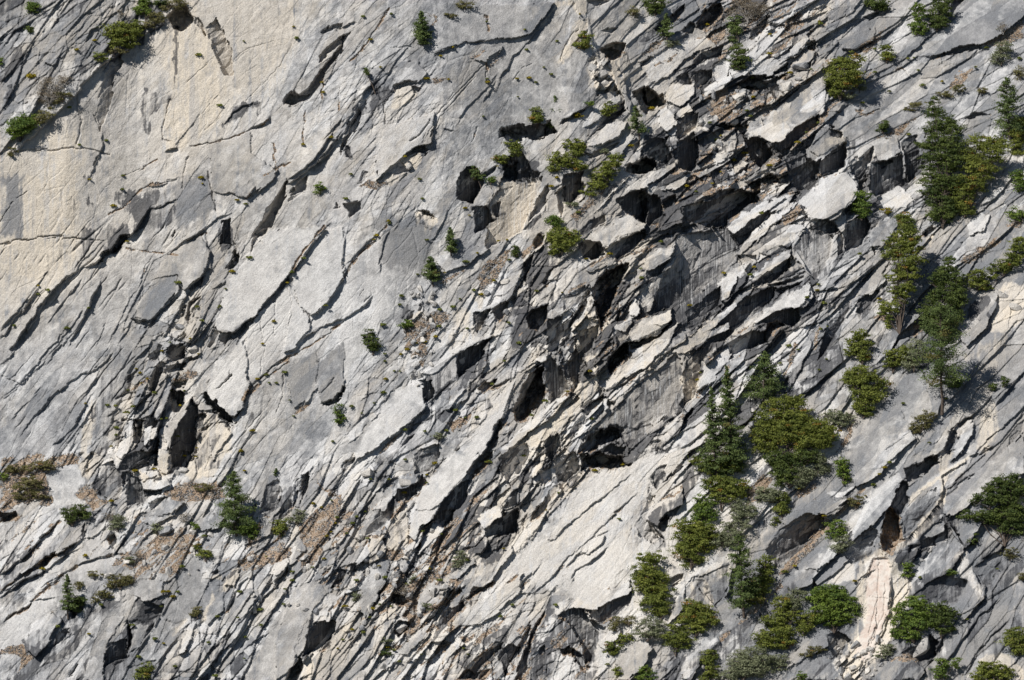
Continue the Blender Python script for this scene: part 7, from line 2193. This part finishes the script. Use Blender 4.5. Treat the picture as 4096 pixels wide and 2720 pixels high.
for line in TUF.strip().split('\n'):
    t, lab, grp = line.split('|')
    for part in grp.split(';'):
        kd, rest = part.split(' ', 1)
        for q in rest.split():
            x, y = map(float, q.split(',')); px, py = sh(t, x, y); X_, yb, Z_ = stand(px, py)
            src = random.choice(CU[kd])
            if src.name in used: o = src.copy(); col.objects.link(o)
            else: o = src; used.add(src.name)
            s = random.uniform(.55, 1.15)
            o.location = (X_ * S, yb * S - .15, Z_ * S); o.scale = (s * random.uniform(.9, 1.4), s, s); o.rotation_euler = (0, 0, random.uniform(0, 6))
            o['label'] = ('yellow ' if kd == 'Y' else 'olive green ') + lab.replace('yellow and olive ', ''); o['category'] = 'plant'
            o['group'] = o['label']
for k in ('M', 'D'):
    for o in CU[k]: bpy.data.objects.remove(o)
# ---------------------------------------------------------------- ground cover
sj, si = np.nonzero((SOIL > .35) & (PX > -60) & (PX < 4160) & (PY > -60) & (PY < 2780))
def cover(n, seed):
    r = np.random.default_rng(seed); k = r.integers(0, len(sj), n); j = sj[k]; i = si[k]
    return np.stack([gx[i] * S + r.normal(0, .1, n), YF[j, i] * S - .05, gz[j] * S + r.normal(0, .1, n)], 1), r
P, r = cover(26000, 5)
n = len(P); up = np.tile(np.array([0, -.3, 1.]), (n, 1)) + r.normal(0, .35, (n, 3)); up = unit(up); sd_ = unit(np.cross(up, r.normal(0, 1, (n, 3)))); hh = r.uniform(.12, .38, (n, 1)); ww = r.uniform(.03, .09, (n, 1))
V = np.stack([P - sd_ * ww, P + sd_ * ww, P + up * hh + sd_ * .01, P + up * hh - sd_ * .01], 1).reshape(-1, 3)
tn = np.stack([r.uniform(0, 1, n)] * 3 + [np.ones(n)], 1)
g = mesh_np('dry_grass', V, np.arange(4 * n).reshape(-1, 4), LM['D'], None, np.repeat(tn, 4, 0)); g['kind'] = 'stuff'; g['label'] = 'dry brown grass on the earthy ledges'; g['category'] = 'grass'
sj, si = np.nonzero(((SOIL > .3) & (NZ1 > -.02)) & (PX > -60) & (PX < 4160) & (PY > -60) & (PY < 2780))
P, r = cover(20000, 8); n = len(P)
cube = np.array([[0, 0, 1], [1, 0, 0], [0, 1, 0], [-1, 0, 0], [0, -1, 0], [0, 0, -1]], float)
tri = np.array([[0, 1, 2], [0, 2, 3], [0, 3, 4], [0, 4, 1], [5, 2, 1], [5, 3, 2], [5, 4, 3], [5, 1, 4]])
V = (P[:, None, :] + (cube[None] + r.normal(0, .28, (n, 6, 3))) * (r.uniform(.03, .17, (n, 1, 1)) ** 1.0) * np.array([1.2, .9, .8])).reshape(-1, 3)
F = (tri[None] + 6 * np.arange(n)[:, None, None]).reshape(-1, 3)
g = mesh_np('rubble', V, F, BOULD); g['kind'] = 'stuff'; g['label'] = 'fine angular rock chips on ledges'; g['category'] = 'rubble'
# ---------------------------------------------------------------- light and camera
w = bpy.data.worlds.new("World"); scene.world = w; w.use_nodes = True
nt = w.node_tree; bg = nt.nodes['Background']
sky = nt.nodes.new('ShaderNodeTexSky'); sky.sky_type = 'NISHITA'; sky.sun_disc = False
sd = np.array([-.60, -.60, .80]); sd = sd / np.linalg.norm(sd)
elev = math.asin(sd[2]); azi = math.atan2(sd[0], sd[1])
sky.sun_elevation = elev; sky.sun_rotation = azi
sky.altitude = 2500; sky.air_density = .7; sky.dust_density = .2; sky.ozone_density = 1
nt.links.new(sky.outputs[0], bg.inputs[0]); bg.inputs[1].default_value = .06
ld = bpy.data.lights.new('sun', 'SUN'); ld.energy = 5.0; ld.angle = math.radians(.5); ld.color = (1, .975, .94)
lo = bpy.data.objects.new('sun', ld); col.objects.link(lo)
from mathutils import Vector
lo.rotation_euler = Vector((-sd[0], -sd[1], -sd[2])).to_track_quat('-Z', 'Y').to_euler(); lo.location = (-200, -300, 300)
cd = bpy.data.cameras.new('camera'); cam = bpy.data.objects.new('camera', cd); col.objects.link(cam)
cam.location = (0, -DC, 0); cam.rotation_euler = (math.radians(90), 0, 0)
cd.sensor_width = 36; cd.lens = 36 * DC / (4096 * S); cd.clip_start = 10; cd.clip_end = 6000
scene.camera = cam
vs = scene.view_settings; vs.view_transform = 'Standard'; vs.look = 'None'; vs.exposure = -.08; vs.gamma = 1
scene.cycles.max_bounces = 5; scene.cycles.diffuse_bounces = 2; scene.cycles.transparent_max_bounces = 4
